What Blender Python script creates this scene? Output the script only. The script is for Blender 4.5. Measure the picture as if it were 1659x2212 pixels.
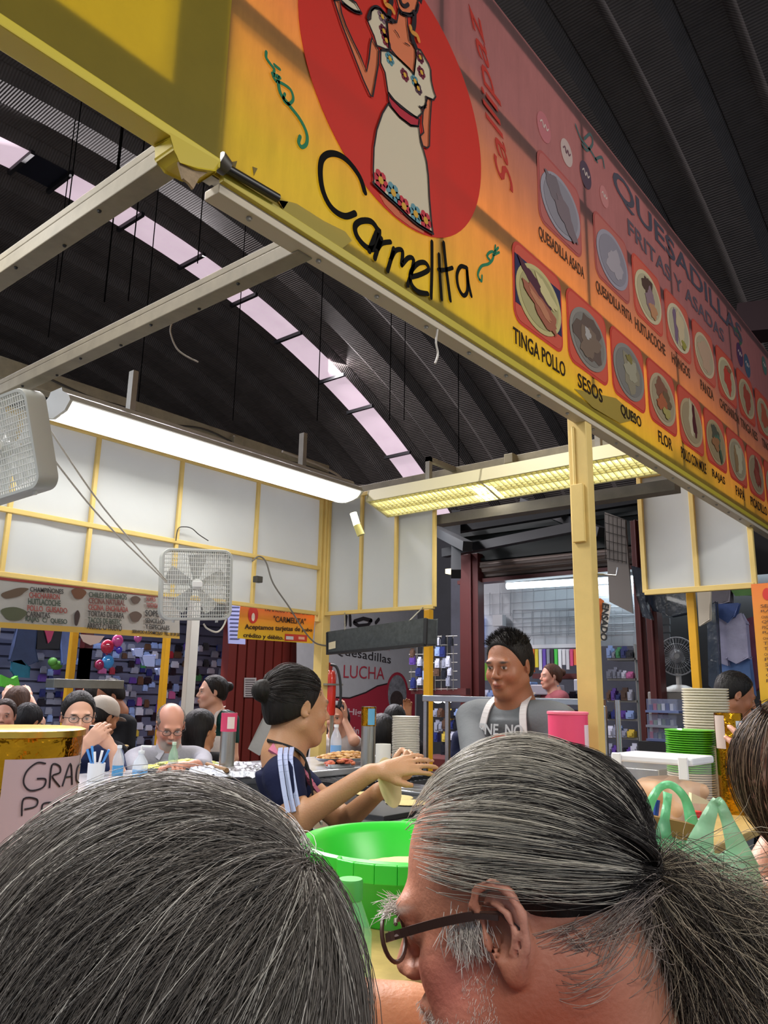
import bpy, bmesh, math, random
import numpy as np
from math import radians, sin, cos, pi, sqrt
from mathutils import Vector, Matrix
from mathutils.geometry import tessellate_polygon

for o in list(bpy.data.objects): bpy.data.objects.remove(o)
SC = bpy.context.scene
COL = SC.collection

# ------------------------------------------------------------------ camera
F = 1680.0; CX, CY = 829.5, 1106.0
CAM = np.array([0.0, 0.0, 1.45])
PITCH, HEAD, ROLL = radians(13.0), radians(39.6), radians(1.05)
_f = np.array([cos(PITCH)*cos(HEAD), cos(PITCH)*sin(HEAD), sin(PITCH)])
_r0 = np.array([sin(HEAD), -cos(HEAD), 0.0]); _u0 = np.cross(_r0, _f)
_r = cos(ROLL)*_r0 + sin(ROLL)*_u0; _u = -sin(ROLL)*_r0 + cos(ROLL)*_u0
HF = np.array([cos(HEAD), sin(HEAD), 0.0]); HR = np.array([sin(HEAD), -cos(HEAD), 0.0])
def ray(x, y): return _f*F + _r*(x-CX) - _u*(y-CY)
def on(x, y, ax, c):
    """the point of the plane axis ax = c seen at photo pixel (x, y)"""
    r = ray(x, y); return CAM + r*((c-CAM[ax])/r[ax])
def at(x, y, d):
    """the point at forward ground distance d seen at photo pixel (x, y)"""
    r = ray(x, y); return CAM + r*(d/(r @ HF))
cam_d = bpy.data.cameras.new('camera'); cam = bpy.data.objects.new('camera', cam_d); COL.objects.link(cam)
cam_d.sensor_fit = 'VERTICAL'; cam_d.sensor_height = 36.0; cam_d.lens = 36.0*F/2212.0
cam_d.clip_start = 0.05; cam_d.clip_end = 100
cam.matrix_world = Matrix(((_r[0], _u[0], -_f[0], CAM[0]), (_r[1], _u[1], -_f[1], CAM[1]), (_r[2], _u[2], -_f[2], CAM[2]), (0, 0, 0, 1)))
SC.camera = cam
SC.view_settings.view_transform = 'Standard'; SC.view_settings.look = 'None'
SC.view_settings.gamma = 1.0; SC.view_settings.use_curve_mapping = False
SC.view_settings.exposure = 0.0
SC.cycles.use_denoising = True; SC.cycles.max_bounces = 8; SC.cycles.transparent_max_bounces = 16
SC.cycles.sample_clamp_indirect = 4.0

# ------------------------------------------------------------------ world and far lights
W = bpy.data.worlds.new('world'); SC.world = W; W.use_nodes = True
W.node_tree.nodes['Background'].inputs[0].default_value = (0.75, 0.82, 1.0, 1); W.node_tree.nodes['Background'].inputs[1].default_value = 0.55

def area(name, loc, tgt, sx, sy, power, col=(1, 1, 1)):
    l = bpy.data.lights.new(name, 'AREA'); l.shape = 'RECTANGLE'; l.size = sx; l.size_y = sy; l.energy = power; l.color = col
    o = bpy.data.objects.new(name, l); COL.objects.link(o); o.location = loc
    d = Vector(tgt)-Vector(loc); o.rotation_euler = d.to_track_quat('-Z', 'Y').to_euler(); return o
# lamps of the place, and added backlights for the sign: aisle tubes over the camera's side, the stall's tubes, tubes of the far aisle and of the shops
LIGHTS = [
    ('aisle_lamp', (-0.9, -1.2, 3.4), (0.2, 0.6, 1.0), 1.6, .3, 42, (1, .93, .82)),
    ('sign_backlight', (3.0, 3.1, 4.7), (3.0, 1.2, 3.1), 2.2, .5, 55, (1, .95, .9)),  # added, unseen behind the sign, to shine through its cloth
    ('sign_backlight', (.2, 3.0, 4.9), (.9, 1.2, 3.1), 1.6, .5, 42, (1, .95, .9)),
    ('aisle_lamp', (2.6, -1.6, 3.6), (2.2, 1.0, 2.2), 1.6, .3, 52, (1, .95, .88)),
    ('stall_lamp', (-.1, 1.9, 2.8), (0, 1.7, 0), 1.2, .15, 30, (1, .98, .93)),
    ('stall_lamp', (1.75, 3.35, 2.62), (1.75, 3.2, 0), 2.4, .12, 16, (1, .98, .93)),
    ('stall_lamp', (3.55, 2.3, 2.6), (3.4, 2.3, 0), .12, 1.9, 18, (1, .97, .86)),
    ('far_aisle_lamp', (0.5, 5.0, 3.2), (1.0, 5.4, 0), 3.0, .3, 60, (.85, .9, 1)),
    ('far_aisle_lamp', (5.2, 4.6, 3.2), (5.2, 5.2, 0), 2.0, .3, 75, (.95, .95, 1)),
    ('shop_lamp', (7.6, 2.2, 2.55), (7.6, 2.2, 0), .3, 2.4, 55, (.8, .92, 1)),
    ('shop_lamp', (3.0, 8.2, 3.0), (3.0, 8.4, 0), 5.0, .4, 70, (.8, .85, 1)),
]
for a_ in LIGHTS:
    o_l = area(*a_)
    if a_[0] == 'sign_backlight': o_l.data.spread = radians(100)
for x_, z_, p_ in ((1.5, 7.55, 600), (5.0, 7.9, 700), (8.5, 7.2, 600)):      # daylight through the roof strip
    area('skylight_daylight', (x_, 9.25, z_-.05), (x_-.6, 7.0, 0), 3.2, .45, p_, (1, .93, .97))

# ------------------------------------------------------------------ materials
MATS = {}
def mat(name, col=(.5, .5, .5), rough=.5, metal=0.0, emit=None, es=0.0, noise=0.0, nscale=8.0, alpha=1.0, trans=0.0, attr=None, bump=0.0, bscale=60.0, coat=0.0, sss=0.0, stretch=None, translucent=0.0, spec=.5):
    if name in MATS: return MATS[name]
    m = bpy.data.materials.new(name); m.use_nodes = True; nt = m.node_tree; N = nt.nodes; L = nt.links
    b = N['Principled BSDF']; b.inputs['Roughness'].default_value = rough; b.inputs['Metallic'].default_value = metal
    b.inputs['Specular IOR Level'].default_value = spec
    c4 = tuple(col)+(1,)
    b.inputs['Base Color'].default_value = c4
    src = None
    if attr:
        a = N.new('ShaderNodeAttribute'); a.attribute_name = attr; src = a.outputs['Color']
    if noise > 0 or bump > 0:
        tc = N.new('ShaderNodeTexCoord'); mp = N.new('ShaderNodeMapping'); L.new(tc.outputs['Object'], mp.inputs['Vector'])
        if stretch: mp.inputs['Scale'].default_value = stretch
    if noise > 0:
        n = N.new('ShaderNodeTexNoise'); n.inputs['Scale'].default_value = nscale; n.inputs['Detail'].default_value = 6; n.inputs['Roughness'].default_value = .65
        L.new(mp.outputs[0], n.inputs['Vector'])
        r = N.new('ShaderNodeMapRange'); r.inputs[1].default_value = .3; r.inputs[2].default_value = .7; r.inputs[3].default_value = 1-noise; r.inputs[4].default_value = 1+noise*.4
        L.new(n.outputs['Fac'], r.inputs[0])
        mx = N.new('ShaderNodeMix'); mx.data_type = 'RGBA'; mx.blend_type = 'MULTIPLY'; mx.inputs[0].default_value = 1
        if src: L.new(src, mx.inputs[6])
        else: mx.inputs[6].default_value = c4
        L.new(r.outputs[0], mx.inputs[7]); src = mx.outputs[2]
    if src: L.new(src, b.inputs['Base Color'])
    if bump > 0:
        n2 = N.new('ShaderNodeTexNoise'); n2.inputs['Scale'].default_value = bscale; n2.inputs['Detail'].default_value = 4
        L.new(mp.outputs[0], n2.inputs['Vector'])
        bp = N.new('ShaderNodeBump'); bp.inputs['Strength'].default_value = bump; bp.inputs['Distance'].default_value = .01
        L.new(n2.outputs['Fac'], bp.inputs['Height']); L.new(bp.outputs[0], b.inputs['Normal'])
    if emit is not None:
        b.inputs['Emission Color'].default_value = tuple(emit)+(1,); b.inputs['Emission Strength'].default_value = es
    if trans > 0: b.inputs['Transmission Weight'].default_value = trans; b.inputs['IOR'].default_value = 1.2
    if alpha < 1: b.inputs['Alpha'].default_value = alpha
    if coat > 0: b.inputs['Coat Weight'].default_value = coat
    if sss > 0:
        b.inputs['Subsurface Weight'].default_value = sss; b.inputs['Subsurface Radius'].default_value = (1, .3, .15); b.inputs['Subsurface Scale'].default_value = .008
    if translucent > 0:
        t = N.new('ShaderNodeBsdfTranslucent'); ms = N.new('ShaderNodeMixShader'); ms.inputs[0].default_value = translucent
        if src: L.new(src, t.inputs['Color'])
        else: t.inputs['Color'].default_value = c4
        L.new(b.outputs[0], ms.inputs[1]); L.new(t.outputs[0], ms.inputs[2]); L.new(ms.outputs[0], N['Material Output'].inputs['Surface'])
    MATS[name] = m; return m
def lin(h):
    """sRGB hex -> linear rgb"""
    h = h.lstrip('#'); v = [int(h[i:i+2], 16)/255 for i in (0, 2, 4)]
    return tuple(x/12.92 if x <= .04045 else ((x+.055)/1.055)**2.4 for x in v)
def cm(h, rough=.5, **k):
    return mat('paint_'+h.strip('#')+'_%d' % int(rough*100)+''.join('%s%s' % (a[:3], str(b)[:4]) for a, b in sorted(k.items())), lin(h), rough, **k)

# ------------------------------------------------------------------ mesh building
def V3(p): return np.asarray(p, float)
def frame_of(d, up=(0, 0, 1)):
    d = V3(d); d = d/np.linalg.norm(d); up = V3(up)
    if abs(d @ up) > .98: up = V3((1, 0, 0))
    s = np.cross(d, up); s /= np.linalg.norm(s); u = np.cross(s, d); return s, u, d
class MB:
    def __init__(s): s.v = []; s.f = []; s.T = None
    def add(s, v, f):
        n = len(s.v)
        for p in v:
            p = V3(p)
            if s.T is not None: p = s.T[0] @ p + s.T[1]
            s.v.append(p)
        s.f += [tuple(i+n for i in q) for q in f]; return s
    def box(s, a, b):
        (x0, y0, z0), (x1, y1, z1) = a, b
        return s.hexa([(x0, y0, z0), (x1, y0, z0), (x1, y1, z0), (x0, y1, z0), (x0, y0, z1), (x1, y0, z1), (x1, y1, z1), (x0, y1, z1)])
    def hexa(s, p):
        return s.add(p, [(0, 3, 2, 1), (4, 5, 6, 7), (0, 1, 5, 4), (1, 2, 6, 5), (2, 3, 7, 6), (3, 0, 4, 7)])
    def bar(s, p, q, w, h, up=(0, 0, 1)):
        p = V3(p); q = V3(q); a, u, d = frame_of(q-p, up); o = [(-w/2, -h/2), (w/2, -h/2), (w/2, h/2), (-w/2, h/2)]
        return s.hexa([p+a*x+u*y for x, y in o]+[q+a*x+u*y for x, y in o])
    def tube(s, pts, r, n=10, cap=True):
        pts = [V3(p) for p in pts]; rr = r if hasattr(r, '__len__') else [r]*len(pts); V = []; Fc = []; m = len(pts)
        up = None
        for i, p in enumerate(pts):
            d = pts[min(i+1, m-1)]-pts[max(i-1, 0)]
            if up is None: a, u, _ = frame_of(d)
            else:
                d = d/max(np.linalg.norm(d), 1e-9); a = np.cross(d, up); a /= max(np.linalg.norm(a), 1e-9); u = np.cross(a, d)
            up = u
            for j in range(n): t = 2*pi*j/n; V.append(p+rr[i]*(a*cos(t)+u*sin(t)))
        for i in range(m-1):
            for j in range(n): k = (j+1) % n; Fc.append((i*n+j, i*n+k, (i+1)*n+k, (i+1)*n+j))
        if cap: Fc.append(tuple(range(n))[::-1]); Fc.append(tuple((m-1)*n+j for j in range(n)))
        return s.add(V, Fc)
    def lathe(s, prof, c=(0, 0, 0), n=32, sx=1, sy=1, axis=None):
        c = V3(c); V = []; Fc = []; m = len(prof)
        if axis is not None: A, U, D = frame_of(axis)
        for r, z in prof:
            for j in range(n):
                t = 2*pi*j/n; x, y = r*cos(t)*sx, r*sin(t)*sy
                V.append(c+(V3((x, y, z)) if axis is None else A*x+U*y+D*z))
        for i in range(m-1):
            for j in range(n): k = (j+1) % n; Fc.append((i*n+j, i*n+k, (i+1)*n+k, (i+1)*n+j))
        if prof[0][0] > 1e-5: Fc.append(tuple(range(n))[::-1])
        if prof[-1][0] > 1e-5: Fc.append(tuple((m-1)*n+j for j in range(n)))
        return s.add(V, Fc)
    def poly(s, pts, th=None):
        """flat polygon through 3D points; th = thickness vector"""
        pts = [V3(p) for p in pts]; n = len(pts)
        tri = tessellate_polygon([[Vector(p) for p in pts]])
        if th is None: return s.add(pts, [tuple(t) for t in tri])
        th = V3(th); V = pts+[p+th for p in pts]
        return s.add(V, [tuple(t) for t in tri]+[tuple(i+n for i in t[::-1]) for t in tri]+[(i, (i+1) % n, (i+1) % n+n, i+n) for i in range(n)])
    def grid(s, fn, nu, nv, closed_u=False):
        V = [fn(i/(nu if closed_u else nu-1), j/(nv-1)) for j in range(nv) for i in range(nu)]
        Fc = []
        for j in range(nv-1):
            for i in range(nu if closed_u else nu-1):
                k = (i+1) % nu; Fc.append((j*nu+i, j*nu+k, (j+1)*nu+k, (j+1)*nu+i))
        return s.add(V, Fc)
    def sphere(s, c, r, n=16, m=10):
        r = V3(r) if hasattr(r, '__len__') else V3((r, r, r)); c = V3(c)
        pr = []
        return s.grid(lambda u, v: c+r*V3((cos(2*pi*u)*sin(pi*min(max(v, .002), .998)), sin(2*pi*u)*sin(pi*min(max(v, .002), .998)), -cos(pi*v))), n, m, True)
def link(name, v, f, m, parent=None, smooth=False, attr=None, bevel=0):
    v = np.asarray(v, float)
    if parent is not None:
        org = V3((0, 0, 0)); p = parent
        while p is not None: org = org+V3(p.location); p = p.parent
        v = v-org
    me = bpy.data.meshes.new(name)
    me.from_pydata(v.tolist(), [], f if isinstance(f, list) else f.tolist()); me.validate(); me.update()
    if attr is not None:
        ca = me.color_attributes.new('Col', 'FLOAT_COLOR', 'POINT')
        a = np.ones((len(v), 4), np.float32); a[:, :3] = attr; ca.data.foreach_set('color', a.ravel())
    if smooth: me.polygons.foreach_set('use_smooth', [True]*len(me.polygons))
    if m is not None: me.materials.append(m)
    o = bpy.data.objects.new(name, me); COL.objects.link(o)
    if parent is not None: o.parent = parent
    if bevel:
        b = o.modifiers.new('bevel', 'BEVEL'); b.width = bevel; b.segments = 2; b.limit_method = 'ANGLE'
    return o
def part(name, mb, m, parent=None, smooth=False, bevel=0, label=None):
    o = link(name, mb.v, mb.f, m, parent, smooth, None, bevel)
    if smooth:
        try: o.data.set_sharp_from_angle(angle=radians(38))
        except Exception: pass
    if label: o['label'] = label
    return o
def tag(o, label, cat, group=None, kind=None):
    o['label'] = label; o['category'] = cat
    if group: o['group'] = group
    if kind: o['kind'] = kind
    return o
def thing(name, label, cat, loc=(0, 0, 0), group=None):
    o = bpy.data.objects.new(name, None); COL.objects.link(o); o.location = Vector(loc); return tag(o, label, cat, group)
def struct(name, mb, m, **k):
    o = part(name, mb, m, **k); o['kind'] = 'structure'; return o
def center(mb, o):
    """move a single-mesh thing's origin to its base"""
    return o
def dup(root, loc, label=None, group=None, rz=None):
    r = root.copy(); COL.objects.link(r); r.location = Vector(loc)
    if rz is not None: r.rotation_euler = (0, 0, rz)
    if label: r['label'] = label
    if group: r['group'] = group
    for ch in root.children:
        c = ch.copy(); COL.objects.link(c); c.parent = r
        for g in ch.children:
            d = g.copy(); COL.objects.link(d); d.parent = c
    return r
def text(s, BL, BR, TL, m, parent=None, name='lettering', bold=0.0, shear=0.0, th=0.0015):
    """text fitted between three corner points (bottom left, bottom right, top left)"""
    cu = bpy.data.curves.new('t', 'FONT'); cu.body = s; cu.size = 1; cu.offset = bold; cu.shear = shear; cu.resolution_u = 3; cu.extrude = .5
    cu.align_x = 'LEFT'
    o = bpy.data.objects.new('t', cu); COL.objects.link(o); dg = bpy.context.evaluated_depsgraph_get()
    me = bpy.data.meshes.new_from_object(o.evaluated_get(dg)); v = np.array([x.co for x in me.vertices]); f = [tuple(p.vertices) for p in me.polygons]
    bpy.data.objects.remove(o); bpy.data.curves.remove(cu); bpy.data.meshes.remove(me)
    lo = v.min(0); hi = v.max(0); v = (v-lo)/(hi-lo)
    BL, BR, TL = V3(BL), V3(BR), V3(TL); n = np.cross(BR-BL, TL-BL); n /= np.linalg.norm(n)
    P = BL+v[:, :1]*(BR-BL)+v[:, 1:2]*(TL-BL)+v[:, 2:3]*n*th
    return link(name, P, f, m, parent)
def smooth_path(pts, n=8, closed=False):
    P = [V3(p) for p in pts]; out = []; m = len(P)
    for i in range(m if closed else m-1):
        g = (lambda k: P[k % m]) if closed else (lambda k: P[min(max(k, 0), m-1)])
        a, b, c, d = g(i-1), g(i), g(i+1), g(i+2)
        for j in range(n):
            t = j/n; out.append(.5*((2*b)+(c-a)*t+(2*a-5*b+4*c-d)*t*t+(-a+3*b-3*c+d)*t**3))
    if not closed: out.append(P[-1])
    return out
# ================================================================== implicit-surface modelling (bodies, hair masses, bags)
def unit(v): v = V3(v); return v/np.linalg.norm(v)
class Fr:
    """local frame: origin, right, forward, up"""
    def __init__(s, o, fwd=(0, 1, 0), up=(0, 0, 1), sc=1.0):
        s.o = V3(o); f = unit(fwd); up = V3(up); r = unit(np.cross(f, up)); u = np.cross(r, f); s.R = np.array([r, f, u]).T; s.s = sc
    def p(s, x, y=None, z=None):
        v = V3(x if y is None else (x, y, z)); return s.o+s.R @ (v*s.s)
    def d(s, v): return s.R @ V3(v)
    def inv(s, P): return ((P-s.o) @ s.R)/s.s
class SDF:
    def __init__(s): s.pr = []; s.pt = []
    def ell(s, c, r, R=None, k=.01, sub=False):
        c = V3(c); r = V3(r) if hasattr(r, '__len__') else V3((r, r, r)); R = np.eye(3) if R is None else R
        ext = np.abs(R) @ r
        def f(P):
            q = (P-c) @ R; k0 = np.sqrt(((q/r)**2).sum(-1)); k1 = np.sqrt(((q/(r*r))**2).sum(-1)); return k0*(k0-1)/np.maximum(k1, 1e-6)
        s.pr.append((f, c-ext, c+ext, k, sub)); return s
    def cone(s, a, b, ra, rb=None, k=.01, sub=False, flat=None):
        """capsule with two radii; flat = (axis vector, factor) squashes it"""
        a = V3(a); b = V3(b); rb = ra if rb is None else rb; ab = b-a; L = max(ab @ ab, 1e-9)
        def f(P):
            q = P-a; t = np.clip(q @ ab/L, 0, 1); w = q-t[..., None]*ab
            if flat is not None:
                n = unit(flat[0]); h = w @ n; w = w+(h*(1/flat[1]-1))[..., None]*n
                return (np.sqrt((w*w).sum(-1))-(ra+(rb-ra)*t))*max(flat[1], .6)
            return np.sqrt((w*w).sum(-1))-(ra+(rb-ra)*t)
        m = max(ra, rb); s.pr.append((f, np.minimum(a, b)-m, np.maximum(a, b)+m, k, sub)); return s
    def chain(s, pts, rs, k=.01, flat=None):
        for i in range(len(pts)-1): s.cone(pts[i], pts[i+1], rs[i], rs[i+1], k, False, flat)
        return s
    def half(s, p, n, k=.004):
        """cut away everything on the side n of point p"""
        p = V3(p); n = unit(n); s.pr.append((lambda P: -((P-p) @ n), None, None, k, True)); return s
    def paint(s, c, r, col, soft=.3, R=None):
        s.pt.append((V3(c), V3(r) if hasattr(r, '__len__') else V3((r, r, r)), V3(col), soft, np.eye(3) if R is None else R)); return s
    def mesh(s, h=.006, base=(.5, .3, .2), noise=0.0):
        A = [p for p in s.pr if p[1] is not None and not p[4]]
        lo = np.min([p[1] for p in A], 0)-3*h; hi = np.max([p[2] for p in A], 0)+3*h
        n = np.ceil((hi-lo)/h).astype(int)+1
        ax = [lo[i]+h*np.arange(n[i]) for i in range(3)]
        D = np.full(n, 10.0, np.float32)
        for f, a, b, k, sub in s.pr:
            if a is None: sl = tuple(slice(0, n[i]) for i in range(3))
            else:
                m = k*1.2+3*h; i0 = np.clip(np.floor((a-m-lo)/h).astype(int), 0, n-1); i1 = np.clip(np.ceil((b+m-lo)/h).astype(int)+1, 1, n)
                if np.any(i1 <= i0): continue
                sl = tuple(slice(i0[i], i1[i]) for i in range(3))
            P = np.stack(np.meshgrid(*[ax[i][sl[i]] for i in range(3)], indexing='ij'), -1)
            d = f(P); old = D[sl]
            if sub: d = -d; hh = np.maximum(k-np.abs(old-d), 0)/max(k, 1e-6); D[sl] = np.maximum(old, d)+hh*hh*k*.25
            else: hh = np.maximum(k-np.abs(old-d), 0)/max(k, 1e-6); D[sl] = np.minimum(old, d)-hh*hh*k*.25
        D[0] = D[-1] = 1; D[:, 0] = D[:, -1] = 1; D[:, :, 0] = D[:, :, -1] = 1
        return s.nets(D, lo, h, base)
    def nets(s, D, lo, h, base):
        ins = D < 0; c = np.zeros(np.array(D.shape)-1, np.int16)
        for dx in (0, 1):
            for dy in (0, 1):
                for dz in (0, 1): c += ins[dx:D.shape[0]-1+dx, dy:D.shape[1]-1+dy, dz:D.shape[2]-1+dz]
        act = (c > 0) & (c < 8); idx = np.argwhere(act); num = -np.ones(act.shape, np.int64); num[act] = np.arange(len(idx))
        acc = np.zeros((len(idx), 3)); cnt = np.zeros(len(idx))
        for a in range(3):
            o1, o2 = [x for x in range(3) if x != a]
            for u in (0, 1):
                for v in (0, 1):
                    off = np.zeros(3, int); off[o1] = u; off[o2] = v; p = idx+off; q = p.copy(); q[:, a] += 1
                    d0 = D[p[:, 0], p[:, 1], p[:, 2]]; d1 = D[q[:, 0], q[:, 1], q[:, 2]]; m = (d0 < 0) != (d1 < 0)
                    t = np.where(m, d0/np.where(m, d0-d1, 1), 0); pt = p.astype(float); pt[:, a] += t
                    acc += pt*m[:, None]; cnt += m
        V = lo+h*(acc/cnt[:, None]); Q = []
        for a in range(3):
            o1, o2 = [(1, 2), (2, 0), (0, 1)][a]
            sl0 = [slice(1, D.shape[i]-1) for i in range(3)]; sl1 = list(sl0); sl0[a] = slice(0, D.shape[a]-1); sl1[a] = slice(1, D.shape[a])
            e0 = ins[tuple(sl0)]; e1 = ins[tuple(sl1)]; w = np.argwhere(e0 != e1)
            if not len(w): continue
            base_i = w.copy()
            for i in range(3):
                if i != a: base_i[:, i] += 1
            sgn = e0[w[:, 0], w[:, 1], w[:, 2]]
            def g(du, dv): b = base_i.copy(); b[:, o1] -= du; b[:, o2] -= dv; return num[b[:, 0], b[:, 1], b[:, 2]]
            q = np.stack([g(1, 1), g(0, 1), g(0, 0), g(1, 0)], 1); q[~sgn] = q[~sgn][:, ::-1]; Q.append(q)
        Q = np.concatenate(Q)
        # one light smoothing pass over the edges
        for lam in (.5, .3):
            S = np.zeros_like(V); C = np.zeros(len(V))
            for i in range(4):
                a, b = Q[:, i], Q[:, (i+1) % 4]
                for ax_ in range(3): S[:, ax_] += np.bincount(a, V[b, ax_], len(V))+np.bincount(b, V[a, ax_], len(V))
                C += np.bincount(a, minlength=len(V))+np.bincount(b, minlength=len(V))
            V = V+lam*(S/np.maximum(C, 1)[:, None]-V)
        col = np.tile(V3(base), (len(V), 1))
        for cc, r, pc, soft, R in s.pt:
            q = (V-cc) @ R; d = np.sqrt(((q/r)**2).sum(-1)); w = np.clip((1+soft-d)/max(2*soft, 1e-4), 0, 1)[:, None]; w = w*w*(3-2*w)
            col = col*(1-w)+pc*w
        return V, Q, col
def sdf_obj(name, s, h, m, parent=None, base=(.5, .3, .2), colfn=None, label=None):
    V, Q, c = s.mesh(h, base)
    if colfn is not None: c = colfn(V, c)
    o = link(name, V, Q, m, parent, True, c)
    if label: o['label'] = label
    return o
M_SKIN = mat('skin', (.5, .3, .2), .48, attr='Col', bump=.12, bscale=220, sss=.12)
M_SKINF = mat('skin_far', (.5, .3, .2), .5, attr='Col')
M_CLOTH = mat('cloth', (.5, .5, .5), .85, attr='Col', bump=.6, bscale=16, spec=.2)
M_HAIRM = mat('hair_mass', (.1, .1, .1), .6, attr='Col', bump=.8, bscale=60, stretch=(1, 1, .12), spec=.3)
M_HAIR = mat('hair_strand', (.1, .1, .1), .42, attr='Col', spec=.45)
SK = {'tan': lin('#b07a56'), 'brown': lin('#9a6548'), 'pink': lin('#c88f78'), 'pale': lin('#cf9f86'), 'olive': lin('#b98a66')}
def mul(c, k): return tuple(x*k for x in c)

def head(s, f, skin, male=True, glasses=False, beard=None, eyes=True, brow=(.03, .02, .015), fat=1.0, lip=None):
    """head primitives in frame f: x right, y face, z up; about .235 tall"""
    p = f.p; q = f.s; R = f.R
    s.ell(p(0, -.012, .035), V3((.076, .098, .087))*q, R, .001)
    s.ell(p(0, .030, -.028), V3((.060*fat, .062, .084))*q, R, .03*q)
    s.ell(p(0, .066, -.096), V3((.027, .024, .019))*q, R, .03*q)
    for g in (-1, 1):
        s.cone(p(g*.052*fat, .002, -.055), p(g*.018, .062, -.096), .022*q, .016*q, .03*q)
        s.ell(p(g*.036*fat, .064, -.030), V3((.024, .022, .024))*q, R, .02*q)
        s.ell(p(g*.031, .096, .004), V3((.019, .015, .013))*q, R, .016*q, True)
    s.cone(p(-.038, .086, .023), p(.038, .086, .023), .0095*q, None, .018*q)
    s.cone(p(0, .091, .012), p(0, .113, -.026), .0068*q, .0105*q, .012*q)
    for g in (-1, 1): s.ell(p(g*.012, .102, -.031), V3((.0085, .011, .0075))*q, R, .008*q); s.ell(p(g*.0065, .109, -.0385), V3((.0035, .004, .0025))*q, R, .003*q, True)
    s.ell(p(0, .093, -.062), V3((.026, .012, .017))*q, R, .012*q)
    s.ell(p(0, .1005, -.0575), V3((.022, .0085, .0052))*q, R, .005*q)
    s.ell(p(0, .0985, -.0672), V3((.019, .0095, .0062))*q, R, .005*q)
    s.cone(p(-.020, .103, -.0622), p(.020, .103, -.0622), .0016*q, None, .003*q, True)
    if eyes:
        for g in (-1, 1):
            s.ell(p(g*.031, .0795, .003), .0128*q, None, .002*q)
            s.cone(p(g*.020, .0895, .0105), p(g*.042, .0860, .0095), .0036*q, None, .004*q)
    for g in (-1, 1):
        Re = f.R @ np.array(Matrix.Rotation(g*radians(-18), 3, 'Z'))
        s.ell(p(g*.079, -.004, -.003), V3((.0075, .019, .031))*q, Re, .005*q)
        s.ell(p(g*.086, .000, -.002), V3((.006, .010, .018))*q, Re, .005*q, True)
    s.cone(p(0, -.018, -.05), p(0, -.04, -.14), (.054 if male else .046)*q, (.060 if male else .05)*q, .03*q)
    lip = lip or tuple(V3(skin)*V3((.86, .55, .55)))
    s.paint(p(0, .104, -.062), V3((.022, .014, .0105))*q, lip, .25, R)
    s.paint(p(0, .104, -.0622), V3((.021, .014, .0016))*q, mul(lip, .3), .5, R)
    for g in (-1, 1):
        s.paint(p(g*.033, .094, .0235), V3((.0185, .02, .0042))*q, brow, .45, R)
        if eyes:
            s.paint(p(g*.031, .094, .0035), V3((.0135, .016, .0052))*q, (.62, .58, .54), .2, R)
            s.paint(p(g*.031, .094, .0035), V3((.0058, .02, .0056))*q, (.02, .012, .01), .2, R)
            s.paint(p(g*.031, .094, .0095), V3((.0155, .016, .0018))*q, (.03, .02, .015), .5, R)
        s.paint(p(g*.040, .075, -.035), V3((.02, .03, .016))*q, tuple(V3(skin)*V3((1.08, .86, .85))), .8, R)
        s.paint(p(g*.0065, .110, -.039), V3((.004, .005, .003))*q, mul(skin, .25), .4, R)
    if beard is not None:
        s.paint(p(0, .07, -.09), V3((.062, .06, .038))*q, beard, .35, R); s.paint(p(0, .105, -.049), V3((.026, .015, .0055))*q, beard, .4, R)
        s.paint(p(0, .104, -.0625), V3((.018, .016, .007))*q, lip, .3, R)
    return s
def hair_cap(f, grow=.010, z0=.03, back=-.05, front=.055, temple=.0, bun=None, long=None, side=.0):
    """hair mass: skull shell cut at the hairline"""
    s = SDF(); p = f.p; q = f.s; g = grow
    s.ell(p(0, -.014, .037), V3((.076+g, .098+g, .087+g))*q, f.R, .001)
    s.ell(p(0, -.045, -.005), V3((.068+g, .060+g, .075+g*.5))*q, f.R, .02*q)
    s.half(p(0, front, z0+.03), f.d((0, .9, -.42)), .01*q)       # forehead line
    s.ell(p(0, .085, -.03), V3((.115, .075, .085))*q, f.R, .01*q, True)   # clear the face
    for e in (-1, 1): s.ell(p(e*.092, .002, -.028), V3((.02, .03, .040))*q, f.R, .008*q, True)
    s.half(p(0, -.06, back), f.d((0, .45, -1)), .012*q)           # nape line
    return s
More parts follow.
